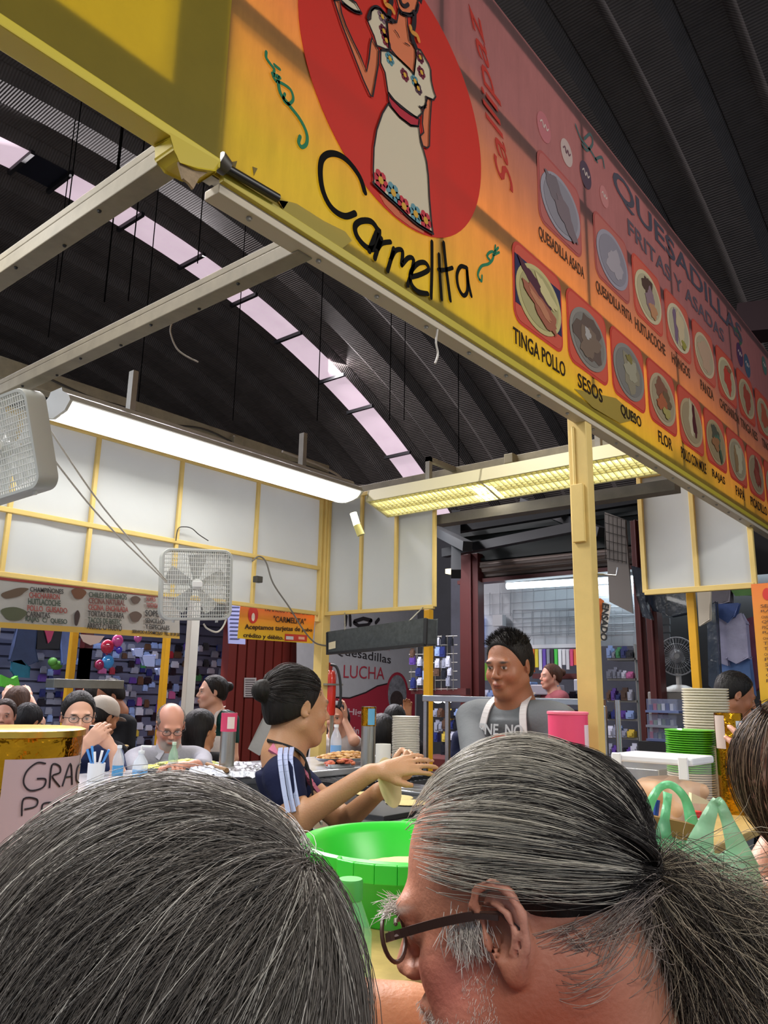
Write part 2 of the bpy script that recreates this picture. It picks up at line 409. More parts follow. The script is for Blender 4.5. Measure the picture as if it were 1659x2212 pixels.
def hand(s, f, k=1.0, curl=(20, 35, 30), spread=6, thumb=(35, -25), side=1, fan=None):
    """hand primitives; f: y = along the fingers, z = back of the hand, x = thumb side * side"""
    q = .001*f.s*k; p = lambda x, y, z: f.p(V3((x*side, y, z))*.001*k)
    s.cone(p(-4, -25, 0), p(0, 5, 0), 24*q, 27*q, .015*f.s, flat=(f.d((0, 0, 1)), .68))
    for x, y in ((26, 70), (9, 76), (-9, 72), (-25, 62)): s.cone(p(x*.55, 12, 0), p(x, y, 0), 15*q, 11.5*q, .012*f.s, flat=(f.d((0, 0, 1)), .8))
    L = [(26, 70, 38, 24, 20), (9, 76, 43, 27, 21), (-9, 72, 40, 25, 20), (-25, 62, 31, 20, 18)]
    for i, (x, y, a, b, c) in enumerate(L):
        cu = fan[i] if fan else curl; ang = 0; P = V3((x, y, 0)); sp = radians(spread*(1.2-i)*.8); pts = [p(*P)]
        for l, t in ((a, cu[0]), (b, cu[1]), (c, cu[2])):
            ang += radians(t); P = P+l*V3((sin(sp)*cos(ang), cos(sp)*cos(ang), -sin(ang))); pts.append(p(*P))
        s.chain(pts, [9.6*q, 8.6*q, 7.8*q, 6.6*q], .003*f.s)
    t1, t2 = radians(thumb[0]), radians(thumb[1]); P0 = V3((16, 4, -4)); P1 = P0+40*V3((sin(t1), cos(t1), sin(t2)*.8)); P2 = P1+30*V3((sin(t1)*.6, cos(t1), sin(t2))); P3 = P2+22*V3((sin(t1)*.3, cos(t1), sin(t2)*1.1))
    s.chain([p(*P0), p(*P1), p(*P2), p(*P3)], [15*q, 11.5*q, 9.8*q, 8*q], .006*f.s)
    return s
def torso(s, neck, hip, shl, shr, r=.075, depth=1.0, belly=0.0, fwd=(1, 0, 0)):
    neck, hip, shl, shr = V3(neck), V3(hip), V3(shl), V3(shr); c = (shl+shr)/2; w = unit(shr-shl)
    a = shl+(c-shl)*.28; b = shr+(c-shr)*.28; dn = hip-neck
    s.cone(a, b, r*.95, None, .05); s.cone(a+dn*.3, b+dn*.3, r*1.18, None, .06)
    s.cone(hip-w*.09, hip+w*.09, r*1.25, None, .08); s.cone(hip*.5+neck*.5-w*.07, hip*.5+neck*.5+w*.07, r*1.15+belly, None, .08)
    s.cone(neck, c, .05, .08, .04); return s
def strands(name, P, C, r, parent, m=M_HAIR, taper=.25):
    """P (n, k, 3) strand points, C (n, 3) colours: flat three-sided hairs in one mesh"""
    n, k, _ = P.shape; T = np.gradient(P, axis=1); T /= np.linalg.norm(T, axis=2, keepdims=True)+1e-9
    rnd = np.random.default_rng(5).normal(size=(n, 1, 3)); A = np.cross(T, rnd); A /= np.linalg.norm(A, axis=2, keepdims=True)+1e-9; B = np.cross(T, A)
    rad = np.broadcast_to(np.asarray(r, float).reshape(-1, 1), (n, k))*np.concatenate([np.ones(k-2), [.7, taper]])[None, :]
    V = np.stack([P+rad[..., None]*(A*cos(a)+B*sin(a)) for a in (0, 2*pi/3, 4*pi/3)], 2).reshape(-1, 3)
    i = np.arange(n)[:, None, None]*k*3; j = np.arange(k-1)[None, :, None]*3; a = np.arange(3)[None, None, :]; b = (a+1) % 3
    Q = np.stack([i+j+a, i+j+b, i+j+3+b, i+j+3+a], -1).reshape(-1, 4)
    org = V3((0, 0, 0)); pp = parent
    while pp is not None: org = org+V3(pp.location); pp = pp.parent
    me = bpy.data.meshes.new(name); me.vertices.add(len(V)); me.vertices.foreach_set('co', (V-org).astype(np.float32).ravel())
    me.loops.add(Q.size); me.loops.foreach_set('vertex_index', Q.astype(np.int32).ravel()); me.polygons.add(len(Q))
    me.polygons.foreach_set('loop_start', np.arange(0, Q.size, 4, dtype=np.int32)); me.polygons.foreach_set('use_smooth', np.ones(len(Q), bool)); me.update(calc_edges=True)
    ca = me.color_attributes.new('Col', 'FLOAT_COLOR', 'POINT'); cc = np.ones((len(V), 4), np.float32); cc[:, :3] = np.repeat(C, k*3, axis=0); ca.data.foreach_set('color', cc.ravel())
    me.materials.append(m); o = bpy.data.objects.new(name, me); COL.objects.link(o)
    if parent is not None: o.parent = parent
    return o
# ================================================================== the market hall
M_CREAM = mat('cream_paint', lin('#d9bd72'), .55, noise=.12, nscale=5)
M_PANEL = mat('white_panel', lin('#bfc3c3'), .5, noise=.05, nscale=2.0, translucent=.12)
M_YPOST = mat('yellow_paint', lin('#e3a914'), .45, noise=.1, nscale=6)
M_STEEL = mat('stainless', lin('#b9bcc0'), .28, 1.0, noise=.1, nscale=20, stretch=(1, 1, 8))
M_GREY = mat('grey_metal', lin('#8f8c84'), .5, .3, noise=.2, nscale=9)
M_BLACK = mat('black_iron', lin('#17181b'), .5)
M_DRED = mat('oxblood_paint', lin('#4e1512'), .5, noise=.12, nscale=6)
M_BEIGE = mat('dull_beam', lin('#8b8470'), .6, noise=.3, nscale=10)

floor = struct('floor', MB().box((-6, -5, -.1), (15, 16, 0)), mat('floor_concrete', lin('#57524c'), .6, noise=.25, nscale=3, bump=.2))
# barrel vault: arc in the X-Z plane, corrugated along Y
VX, VZ, VR = 4.34, -6.2, 14.24
def vault_z(x): return VZ+sqrt(VR*VR-(x-VX)**2)
def vault_mb(ya, yb, th0=-38, th1=38, n=56):
    prof = []
    y = math.floor(ya)
    while y < yb+1:
        for dy, h in ((0, 0), (.36, 0), (.5, .13), (.86, .13), (.875, .15), (.885, .13)): prof.append((y+dy, h))
        y += 1.0
    prof = [(min(max(a, ya), yb), h) for a, h in prof]
    mb = MB()
    mb.grid(lambda u, v: V3((VX+(VR+prof[int(round(u*(len(prof)-1)))][1])*sin(radians(th0+(th1-th0)*v)), prof[int(round(u*(len(prof)-1)))][0],
                             VZ+(VR+prof[int(round(u*(len(prof)-1)))][1])*cos(radians(th0+(th1-th0)*v)))), len(prof), n)
    return mb
M_ROOF = mat('roof_sheet', lin('#4f4a47'), .8, noise=.3, nscale=2.2)
nt = M_ROOF.node_tree
_tc = nt.nodes.new('ShaderNodeTexCoord'); _w = nt.nodes.new('ShaderNodeTexWave'); _w.bands_direction = 'X'; _w.inputs['Scale'].default_value = 9; _w.inputs['Distortion'].default_value = .3
_b = nt.nodes.new('ShaderNodeBump'); _b.inputs['Strength'].default_value = .5; _b.inputs['Distance'].default_value = .02
nt.links.new(_tc.outputs['Object'], _w.inputs['Vector']); nt.links.new(_w.outputs['Fac'], _b.inputs['Height']); nt.links.new(_b.outputs[0], nt.nodes['Principled BSDF'].inputs['Normal'])
ceil1 = struct('ceiling', vault_mb(-6, 9.0), M_ROOF)
ceil2 = struct('ceiling.001', vault_mb(9.5, 17), M_ROOF)
# skylight strip between the two runs of roof sheet: translucent panes with dark cross battens
sky_m = mat('skylight_sheet', lin('#d8c2cf'), .6, emit=lin('#d9bfcd'), es=.85, noise=.12, nscale=1.6)
_nt = sky_m.node_tree
for _mx in [n for n in _nt.nodes if n.type == 'MIX']: _nt.links.new(_mx.outputs[2], _nt.nodes['Principled BSDF'].inputs['Emission Color'])
cuts = [(-60, 330), (62, 372), (146, 413), (265, 460), (300, 484), (430, 575), (545, 650), (640, 735), (735, 818), (793, 893), (870, 1000), (930, 1040), (1010, 1190), (1060, 1290)]
cx_ = []
for q in cuts:      # the arc angle at which each cross batten sits
    P = ray(*q); t = (9.0-CAM[1])/P[1]; P = CAM+P*t; cx_.append(math.atan2(P[0]-VX, P[2]-VZ))
def arc(th, y, dr=0): return V3((VX+(VR+dr)*sin(th), y, VZ+(VR+dr)*cos(th)))
tarp_m = mat('tarp_blue', lin('#0a1020'), .5, noise=.3)
k_ = 0
for i in range(len(cx_)-1):
    a, b = cx_[i], cx_[i+1]; mb = MB()
    mb.grid(lambda u, v: arc(a+(b-a)*v, 8.98+.54*u), 2, 4)
    o = struct('window_%d' % (i+1), mb, tarp_m if i == 1 else sky_m)
    bt = MB().bar(arc(b, 8.93, -.03), arc(b, 9.57, -.03), .05, .06); struct('trim_%d' % (i+1), bt, M_BLACK)
# second skylight run further along the hall at the left edge
mb = MB(); s2 = on(100, 850, 1, 14.0); t2 = math.atan2(s2[0]-VX, s2[2]-VZ)
# back and side walls under the vault
struct('wall_back', MB().box((-6, 16, 0), (15, 16.2, 9)), mat('dark_wall', lin('#2a2a30'), .8, noise=.3, nscale=2))
struct('wall_right', MB().box((13.2, -5, 0), (13.4, 16, 6)), mat('dark_wall2', lin('#202227'), .8, noise=.3, nscale=2))
# thin hanger rods from the vault
for i, (x, y0, y1, d) in enumerate([(268, 235, 445, 3.2), (245, 470, 640, 5.6), (312, 300, 640, 6.5), (150, 430, 600, 7.0), (440, 400, 560, 7.5), (700, 530, 900, 8.2), (845, 700, 900, 8.4), (990, 760, 1000, 8.6), (875, 740, 900, 9.5), (320, 640, 860, 8), (130, 520, 720, 8), (515, 720, 900, 9)]):
    a = at(x, y0, d); b = at(x, y1, d); top = vault_z(a[0])
    o = part('hanger_rod', MB().tube([(a[0], a[1], b[2]-.05), (a[0], a[1], top+.2)], .006, 6), cm('#0c0b0b', .95, spec=0.0))
    tag(o, 'thin dark hanger rod coming down from the vault roof', 'hanger rod', 'hanger rods under the vault')

# ------------------------------------------------------------------ stall frame
ZB = 2.48
struct_parts = []
pn = on(1266, 950, 1, 1.2)
o = part('stall_post', MB().box((pn[0], 1.2, 0), (pn[0]+.056, 1.275, 2.52)), M_CREAM, bevel=.004)
tag(o, 'cream painted square post under the long sign, with conduit and a metal hook', 'post')
cd = part('conduit', MB().tube([(pn[0]-.006, 1.25, 2.45), (pn[0]-.006, 1.25, 2.2), (pn[0]-.006, 1.245, 2.02), (pn[0]-.006, 1.24, 2.0)], .006, 8), M_CREAM, o, True)
part('junction_box', MB().box((pn[0]-.018, 1.215, 2.0), (pn[0], 1.262, 2.22)), M_CREAM, o, bevel=.002)
hk = [at(1288, 1240, 2.84), at(1331, 1243, 2.80), at(1334, 1226, 2.80)]
part('hook', MB().tube([hk[0], hk[1], hk[2]], .0035, 8), M_STEEL, o, True)
# crossbars from the sign to the far beam
for k, (x, lab) in enumerate(((.771, 'pale metal crossbar under the roof ending at the yellow sign corner'), (1.162, 'pale metal crossbar meeting the sign below the lettering'))):
    o = part('crossbar', MB().box((x-.024, 1.22, 2.462), (x+.024, 3.86, 2.5)).box((x-.024, 1.22, 2.5), (x-.019, 3.86, 2.52)), mat('bar_paint', lin('#857d6b'), .6, noise=.2, nscale=14), bevel=.003)
    tag(o, lab, 'crossbar', 'crossbars')
    sc = MB()
    for j in range(9): sc.sphere((x+(.012 if j % 2 else -.012), 1.45+j*.19, 2.461), .005, 8, 5)
    part('screw', sc, M_BLACK, o)['kind'] = 'stuff'
# the far beams, L shaped
bm = MB().box((-.5, 3.88, 2.97), (4.02, 3.95, 3.03)).box((-.5, 3.86, 2.97), (4.02, 3.88, 3.08))
tag(part('ceiling_beam', bm, M_BEIGE, bevel=.004), 'long dull steel beam above the left row of white panels', 'beam')
bm = MB().box((4.0, .9, 2.74), (4.08, 3.75, 2.84)).box((3.98, .9, 2.70), (4.0, 3.75, 2.86)).box((3.85, 1.2, 2.44), (3.93, 2.9, 2.50)) if 0 else MB().box((4.0, 1.27, 2.75), (4.07, 3.9, 2.84)).box((3.975, 1.27, 2.72), (4.0, 3.9, 2.86))
tag(part('ceiling_beam', bm, M_BEIGE, bevel=.004), 'dull steel beam above the louvred lamp', 'beam')
tag(part('ceiling_beam', MB().box((3.86, 1.29, 2.47), (3.95, 2.78, 2.53)), mat('brown_beam', lin('#57524a'), .6, noise=.3)), 'brown grimy beam running just below the louvred lamp', 'beam')

def fascia(name, lab, P, W, H, studs, rails, parts=('left',), t=.022, extra=0):
    """framed white panel: P origin (bottom), W width vector, H height vector; studs / rails as fractions"""
    P, Wv, Hv = V3(P), V3(W), V3(H); n = np.cross(Wv, Hv); n /= np.linalg.norm(n)
    e = thing(name, lab, 'panel wall', P+Wv*.5)
    wl, hl = np.linalg.norm(Wv), np.linalg.norm(Hv)
    fr = sorted([0]+list(studs)+[1]); rs = sorted([0]+list(rails)+[1])
    for i in range(len(fr)-1):
        for j in range(len(rs)-1):
            a = P+Wv*fr[i]+Hv*rs[j]; w = Wv*(fr[i+1]-fr[i]); h = Hv*(rs[j+1]-rs[j])
            bul = .012*random.random()
            mb = MB(); nn = 9
            mb.grid(lambda u, v: a+w*u+h*v+n*(-.012-bul*sin(pi*u)*sin(pi*v)+.004*sin(7*u+3*v+i)), nn, nn)
            part('white_sheet', mb, M_PANEL, e, True)
    for x in fr:
        a = P+Wv*x; part('stud', MB().bar(a, a+Hv, t, t, n), M_CREAM, e, bevel=.003)
    for y in rs:
        a = P+Hv*y; part('rail', MB().bar(a-n*(-.004), a+Wv+n*.004, t*1.15, t*1.15, n), M_CREAM, e, bevel=.003)
    return e
random.seed(3)
fascia('panel_wall', 'long row of white panels in cream framing behind the two box fans', (.2, 3.70, 1.955), (3.6, 0, 0), (0, 0, .80), [.12, .28, .405, .522, .671, .835], [.385])
fascia('panel_wall', 'three tall white panels in cream framing left of the grey shop shutter', (3.83, 3.66, 1.955), (0, -.9, 0), (0, 0, .79), [.335, .665], [])
fascia('panel_wall', 'white panels in cream framing hanging under the right end of the menu sign', (5.0, 1.905, 2.11), (0, -.67, 0), (0, 0, .79), [.5], [], t=.03)
cp = part('corner_post', MB().box((3.80, 3.66, 0), (3.875, 3.735, 2.80)).box((3.78, 3.68, 1.9), (3.80, 3.72, 2.78)), M_CREAM, bevel=.004)
tag(cp, 'cream corner post where the two rows of white panels meet', 'post')

# yellow pipes
for (x, y, z1, lab) in [(4.3, 3.146, 2.0, 'bright yellow post beside the black hanging box'), (5.15, 1.665, 2.3, 'bright yellow post in front of the pedestal fan'),
                        (3.0, 5.4, 1.9, 'bright yellow post below the left end of the menu board'), (3.80, 5.4, 1.9, 'yellow post beside the white one under the menu board')]:
    o = part('yellow_post', MB().box((x-.024, y-.024, 0), (x+.024, y+.024, z1)), M_YPOST, bevel=.004); tag(o, lab, 'post', 'yellow posts')
o = part('white_post', MB().box((3.955, 5.3, 0), (4.04, 5.36, 2.25)), mat('white_paint', lin('#c9c6bc'), .5), bevel=.004); tag(o, 'white square post at the right end of the menu board', 'post')
o = part('white_post', MB().box((2.32, 5.3, 0), (2.42, 5.36, 1.9)), mat('white_paint', lin('#c9c6bc'), .5), bevel=.004); tag(o, 'white post at the left edge under the menu board', 'post')

# ------------------------------------------------------------------ lamps
def tube_mat(name, col, es): return mat(name, (1, 1, 1), .5, emit=col, es=es)
e = thing('fluorescent_lamp', 'long bright fluorescent lamp with wrap diffuser above the left white panels', 'ceiling lamp', (2.6, 3.35, 2.7))
L0, L1 = 1.63, 3.60; yc = 3.30
def wrap(u, v):
    a = pi*u; return V3((L0+(L1-L0)*v, yc+.125*cos(a), 2.69-.055*sin(a)))
part('diffuser', MB().grid(wrap, 17, 2), tube_mat('diffuser_glow', (1, .97, .90), 1.7), e, True)
hb = MB(); hp = [(-.14, 2.69), (-.12, 2.72), (-.06, 2.75), (-.05, 2.77), (.05, 2.77), (.06, 2.75), (.12, 2.72), (.14, 2.69)]
hb.poly([(L0, yc+a, b) for a, b in hp], (L1-L0, 0, 0)); part('housing', hb, mat('lamp_white', lin('#b9bab4'), .45), e)
for x in (L0-.012, L1): part('end_cap', MB().poly([(x, yc+a, b) for a, b in hp+[(.1, 2.65), (0, 2.63), (-.1, 2.65)]], (.014, 0, 0)), mat('lamp_white', lin('#b9bab4'), .45), e)
for x in (2.0, 3.2): part('bracket', MB().box((x, 3.30, 2.76), (x+.03, 3.34, 3.0)), M_GREY, e)

# louvred lamp
e = thing('louvred_lamp', 'twin fluorescent lamp behind a louvred grid above the right white panels', 'ceiling lamp', (3.7, 2.2, 2.6))
lm = mat('lamp_cream', lin('#cfc99a'), .4)
c00, c01, c10, c11 = on(800, 1078, 0, 3.57), on(1410, 976, 0, 3.57), on(828, 1122, 0, 3.79), on(1445, 1018, 0, 3.79)
y0_, y1_ = 1.31, (c00[1]+c10[1])/2
nE = V3((3.57, 0, (c00[2]+c01[2])/2)); fE = V3((3.79, 0, (c10[2]+c11[2])/2)); wU = fE-nE; lw_ = np.linalg.norm(wU); wU = wU/lw_; nU = V3((-wU[2], 0, wU[0]))
def LP(a, y, h): p = nE+wU*a+nU*h; return V3((p[0], y, p[2]))
def lbox(mb, a0, a1, ya, yb, h0, h1): return mb.hexa([LP(a0, ya, h0), LP(a1, ya, h0), LP(a1, yb, h0), LP(a0, yb, h0), LP(a0, ya, h1), LP(a1, ya, h1), LP(a1, yb, h1), LP(a0, yb, h1)])
sh = MB(); lbox(sh, 0.01, lw_-.01, y0_, y1_, .075, .085); lbox(sh, 0, .008, y0_, y1_, 0, .08); lbox(sh, lw_-.008, lw_, y0_, y1_, 0, .08)
ym_ = (y0_+y1_)/2+.06
for y in (y0_, ym_-.008, y1_-.012): lbox(sh, 0, lw_, y, y+.014, 0, .08)
part('housing', sh, lm, e)
for a in (.06, lw_-.06):
    for ya, yb in ((y0_+.03, ym_-.03), (ym_+.03, y1_-.03)):
        part('tube', MB().tube([LP(a, ya, .045), LP(a, yb, .045)], .017, 10), tube_mat('tube_glow', (1, .97, .76), 5), e, True)
lv = MB(); y = y0_+.03
while y < y1_-.02: lbox(lv, .006, lw_-.006, y, y+.003, .002, .018); y += .034
for a in (.03, .09, lw_/2, lw_-.09, lw_-.03): lbox(lv, a-.0015, a+.0015, y0_+.01, y1_-.01, 0, .02)
part('louvre_grid', lv, lm, e)
for y in (1.6, 2.7): part('bracket', MB().box((3.69, y, 2.66), (3.72, y+.03, 2.86)).box((3.69, y, 2.83), (3.985, y+.03, 2.86)), M_GREY, e)

# stall lamp hanging bulb (compact fluorescent near the corner)
e = thing('work_lamp', 'small lit compact lamp hanging in front of the white panels by the corner', 'lamp', at(770, 1130, 3.9))
part('bulb', MB().tube([at(763, 1108, 3.9), at(771, 1134, 3.9)], .018, 12), tube_mat('bulb_glow', (1, .95, .55), 3), e, True)
part('lamp_base', MB().tube([at(771, 1134, 3.9), at(780, 1156, 3.9)], [.019, .02], 12), mat('yellowed_plastic', lin('#c9c070'), .5), e, True)

# ------------------------------------------------------------------ cables along the far beam
def cable(name, lab, pts, r=.006, col='#22201e', n=8, cat='cable'):
    o = part(name, MB().tube(smooth_path(pts, 6), r, n), cm(col), None, True); tag(o, lab, cat); return o
cable('cable', 'dark cable sagging along the left steel beam', [on(x, y, 1, 3.84) for x, y in ((100, 815), (200, 860), (270, 880), (360, 915), (450, 930), (560, 985), (640, 1000), (700, 1020), (780, 1045))], .006)
cable('cable', 'pale cable bundled near the corner of the steel beams', [on(x, y, 1, 3.8) for x, y in ((610, 975), (650, 990), (700, 1010), (735, 1030), (740, 1046), (790, 1050))], .009, '#9a948a')
for a, b, l in (((105, 925), (360, 1255), 'upper'), ((100, 972), (360, 1258), 'lower')):
    pts = [at(a[0], a[1], 2.6), at((a[0]+b[0])/2-8, (a[1]+b[1])/2+8, 3.1), at(b[0], b[1], 3.75)]
    o = cable('power_cable', '%s white power cord stretching between the two box fans' % l, pts, .0035, '#c5c2bb')
cable('power_cable', 'grey cord from the rail over the charger down to the orange notice', [on(x, y, 1, 3.66) for x, y in ((545, 1212), (560, 1202), (575, 1215), (590, 1260), (625, 1312), (655, 1360), (680, 1388), (705, 1395))], .005, '#6e6c68')
cable('power_cable', 'white cord hanging below the right fan with a plug', [on(x, y, 1, 3.5) for x, y in ((478, 1300), (492, 1310), (486, 1345), (470, 1365), (448, 1358), (440, 1348))], .005, '#bdbab2')
cable('wire', 'thin dark wire curling on the white panel above the fan', [on(x, y, 1, 3.67) for x, y in ((380, 1168), (385, 1142), (400, 1138), (415, 1142), (430, 1155), (450, 1168))], .003, '#2a2a2a')
cable('wire', 'thin wire dangling from the second crossbar', [at(x, y, 2.5) for x, y in ((375, 690), (368, 715), (380, 750), (400, 768), (428, 782))], .003, '#77706a')
cable('string', 'frayed string hanging from the lower edge of the sign', [on(x, y, 1, 1.2) for x, y in ((945, 712), (942, 740), (946, 765), (940, 785))], .003, '#b5b0a8')
o = part('power_adapter', MB().box(on(553, 1228, 1, 3.66)-V3((.022, .0, .05)), on(562, 1258, 1, 3.62)+V3((.022, 0, 0))), cm('#3c3a36'), bevel=.004); tag(o, 'small dark power adapter hanging on the cream rail', 'adapter')
for x, y, pl, c in ((510, 955, 3.84, 1), (1105, 993, 3.96, 0)):
    p = on(x, y, 1 if c else 0, pl); o = part('junction_box', MB().box(p-V3((.04, .03, .03)), p+V3((.04, .03, .03))), M_BEIGE, bevel=.004)
    tag(o, 'small pale junction box on the beam %s' % ('over the left lamp' if c else 'over the louvred lamp'), 'junction box')

# ------------------------------------------------------------------ box fans
def box_fan(lab, c, ax_n, size, tilt=0):
    """c centre, ax_n facing direction"""
    n = V3(ax_n); n /= np.linalg.norm(n); w = np.cross(n, V3((0, 0, 1))); w /= np.linalg.norm(w); u = np.cross(w, n)
    w2 = w*cos(tilt)+u*sin(tilt); u2 = -w*sin(tilt)+u*cos(tilt)
    e = thing('box_fan', lab, 'fan', c, 'box fans')
    c = V3(c); s = size/2; d = size*.22; R = s*.26
    def ringpts(s, R, k=7):
        out = []
        for cxs, cys, a0 in ((1, 1, 0), (-1, 1, 90), (-1, -1, 180), (1, -1, 270)):
            for i in range(k): a = radians(a0+90*i/(k-1)); out.append(((s-R)*cxs+R*cos(a), (s-R)*cys+R*sin(a)))
        return out
    P3 = lambda x, y, z: c+w2*x+u2*y+n*z
    o1, i1 = ringpts(s, R), ringpts(s*.93, R*.85); m = len(o1); hb = MB()
    loops = [[P3(x, y, -d) for x, y in i1], [P3(x, y, -d) for x, y in o1], [P3(x, y, -.004) for x, y in o1], [P3(x*.985, y*.985, .004) for x, y in o1], [P3(x, y, .004) for x, y in i1]]
    V = sum(loops, []); Fc = []
    for i in range(len(loops)): 
        j = (i+1) % len(loops)
        for k in range(m): Fc.append((i*m+k, i*m+(k+1) % m, j*m+(k+1) % m, j*m+k))
    hb.add(V, Fc); part('housing', hb, cm('#b6bab8', .4), e, True)
    for zz_, nm in ((0.0, 'front_grille'), (-d, 'rear_grille')):
        g = MB(); k = 30
        for i in range(-k//2, k//2+1):
            t = i/(k/2)*s*.92; lim = s*.93
            if abs(t) > s-R: lim = (s-R)+sqrt(max(R*R-(abs(t)-(s-R))**2, 0))*.9
            g.bar(P3(t, -lim, zz_), P3(t, lim, zz_), .0022, .003, n)
            if i % 2 == 0: g.bar(P3(-lim, t, zz_+.001), P3(lim, t, zz_+.001), .0026, .003, n)
        g.lathe([(0, .004), (s*.12, .004), (s*.14, 0)], P3(0, 0, zz_), 20, axis=n)
        part(nm, g, cm('#dfe2e0', .35), e)
    for k in range(5):
        a = 2*pi*k/5+.35; b = MB()
        def bl(u, v):
            r = s*(.12+.74*v); an = a+(u-.5)*(.75-.15*v)*1.0; return P3(r*cos(an), r*sin(an), -d*.5+(u-.5)*d*.5)
        b.grid(bl, 7, 6); part('blade', b, cm('#e6e9e8', .35), e, True)
    part('hub', MB().lathe([(0, 0), (s*.16, 0), (s*.16, .05), (0, .06)], P3(0, 0, -d*.6), 20, axis=n), cm('#d9dcda', .35), e, True)
    pl = MB().hexa([P3(x, y, z) for z in (.006, .012) for x, y in ((-s*.14, -s*.08), (s*.14, -s*.08), (s*.14, s*.08), (-s*.14, s*.08))]); part('badge', pl, cm('#f0f2f2', .3), e, bevel=.002)
    for k in (-.6, .6): part('foot', MB().tube([P3(k*s, -s-.012, -.03), P3(k*s, -s, -.03)], .008, 8), cm('#d9dcda', .35), e)
    return e
f2 = on(430, 1262, 1, 3.38)
box_fan('white box fan mounted low on the panels above the orange notice', on(426, 1262, 1, 3.36), (-HF*.92+HR*.40-V3((0, 0, .05))), .375, radians(-3))
box_fan('white box fan cut by the edge of the view, hung high', at(-6, 968, 2.55), (-HF*.84-HR*.38-V3((0, 0, .20))), .35, radians(-8))
# ================================================================== the stall's long sign
YS = 1.2
def smat(h, tr=.42): return cm(h, .65, translucent=tr) if tr else cm(h, .65)
sign = thing('menu_sign', 'long yellow and orange stall sign with red circle, painted lettering and pictures of dishes', 'sign', (.862, YS, 2.5))
X0, X1, Z0, Z1 = .862, 7.6, 2.5, 3.885
# banner cloth, slightly wavy, printed yellow up to orange; the dusty rose top is partly glare put into the colour
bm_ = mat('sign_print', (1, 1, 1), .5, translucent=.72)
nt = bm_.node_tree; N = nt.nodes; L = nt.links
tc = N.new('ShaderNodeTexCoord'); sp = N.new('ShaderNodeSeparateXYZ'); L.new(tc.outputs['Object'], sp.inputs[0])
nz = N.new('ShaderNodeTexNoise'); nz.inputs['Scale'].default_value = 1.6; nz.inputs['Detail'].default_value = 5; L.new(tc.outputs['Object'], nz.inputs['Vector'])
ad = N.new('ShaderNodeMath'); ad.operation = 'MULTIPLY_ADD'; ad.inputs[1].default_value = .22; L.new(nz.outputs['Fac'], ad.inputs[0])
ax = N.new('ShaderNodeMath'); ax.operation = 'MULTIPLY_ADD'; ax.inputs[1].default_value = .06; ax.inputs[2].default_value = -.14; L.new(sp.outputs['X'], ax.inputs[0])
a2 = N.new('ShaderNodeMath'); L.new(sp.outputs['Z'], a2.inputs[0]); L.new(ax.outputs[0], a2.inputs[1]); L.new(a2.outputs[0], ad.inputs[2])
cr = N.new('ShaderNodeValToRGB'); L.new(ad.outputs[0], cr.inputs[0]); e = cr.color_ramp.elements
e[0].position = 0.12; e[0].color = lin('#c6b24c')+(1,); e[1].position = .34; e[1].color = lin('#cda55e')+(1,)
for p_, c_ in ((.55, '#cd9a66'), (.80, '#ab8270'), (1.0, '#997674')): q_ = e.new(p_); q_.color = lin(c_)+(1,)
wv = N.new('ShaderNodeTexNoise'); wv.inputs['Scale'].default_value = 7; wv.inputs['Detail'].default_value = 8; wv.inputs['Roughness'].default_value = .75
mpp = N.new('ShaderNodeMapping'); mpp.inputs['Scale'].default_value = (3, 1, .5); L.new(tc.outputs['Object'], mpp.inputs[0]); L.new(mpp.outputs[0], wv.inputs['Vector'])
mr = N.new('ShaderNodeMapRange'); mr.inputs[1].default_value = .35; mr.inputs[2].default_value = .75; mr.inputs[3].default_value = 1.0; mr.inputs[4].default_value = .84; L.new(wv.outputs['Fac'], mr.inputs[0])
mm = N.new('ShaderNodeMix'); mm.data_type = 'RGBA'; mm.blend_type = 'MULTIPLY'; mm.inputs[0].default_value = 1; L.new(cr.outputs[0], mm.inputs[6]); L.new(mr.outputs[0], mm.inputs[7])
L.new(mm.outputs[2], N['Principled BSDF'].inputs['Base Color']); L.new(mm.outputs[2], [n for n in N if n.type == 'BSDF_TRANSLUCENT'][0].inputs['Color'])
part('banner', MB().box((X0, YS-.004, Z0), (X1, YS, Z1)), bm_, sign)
def SP(x, y, k=1): return on(x, y, 1, YS-.006-.0012*k)
def flat_poly(pts, h, k, name='print', parent=None, px=True, par=sign):
    P = [SP(x, y, k) for x, y in pts] if px else [V3((x, YS-.006-.0012*k, z)) for x, z in pts]
    return part(name, MB().poly(P, (0, -.0009, 0)), smat(h) if isinstance(h, str) else h, par)
def ribbon(mb, P, w, th=(0, -.0009, 0)):
    """flat stroke in the sign plane"""
    P = [V3(p) for p in P]; ws = w if hasattr(w, '__len__') else [w]*len(P); L_, R_ = [], []
    for i, p in enumerate(P):
        d = P[min(i+1, len(P)-1)]-P[max(i-1, 0)]; d /= max(np.linalg.norm(d), 1e-9); n = V3((-d[2], 0, d[0])); n /= max(np.linalg.norm(n), 1e-9)
        L_.append(p+n*ws[i]/2); R_.append(p-n*ws[i]/2)
    th = V3(th); m = len(P); V = L_+R_+[v+th for v in L_]+[v+th for v in R_]; Fc = []
    for i in range(m-1): Fc += [(2*m+i, 2*m+i+1, 3*m+i+1, 3*m+i), (i, i+1, 2*m+i+1, 2*m+i), (m+i, 3*m+i, 3*m+i+1, m+i+1)]
    mb.add(V, Fc)
    for p, ww in ((P[0], ws[0]), (P[-1], ws[-1])): mb.poly([p+th*1.01+V3((cos(a), 0, sin(a)))*ww/2 for a in np.linspace(0, 2*pi, 12, False)])
    return mb
def stroke(mb, pts, w, k=1, sm=True):
    P = [SP(x, y, k) for x, y in pts]; P = smooth_path(P, 5) if sm else P
    return ribbon(mb, P, w)
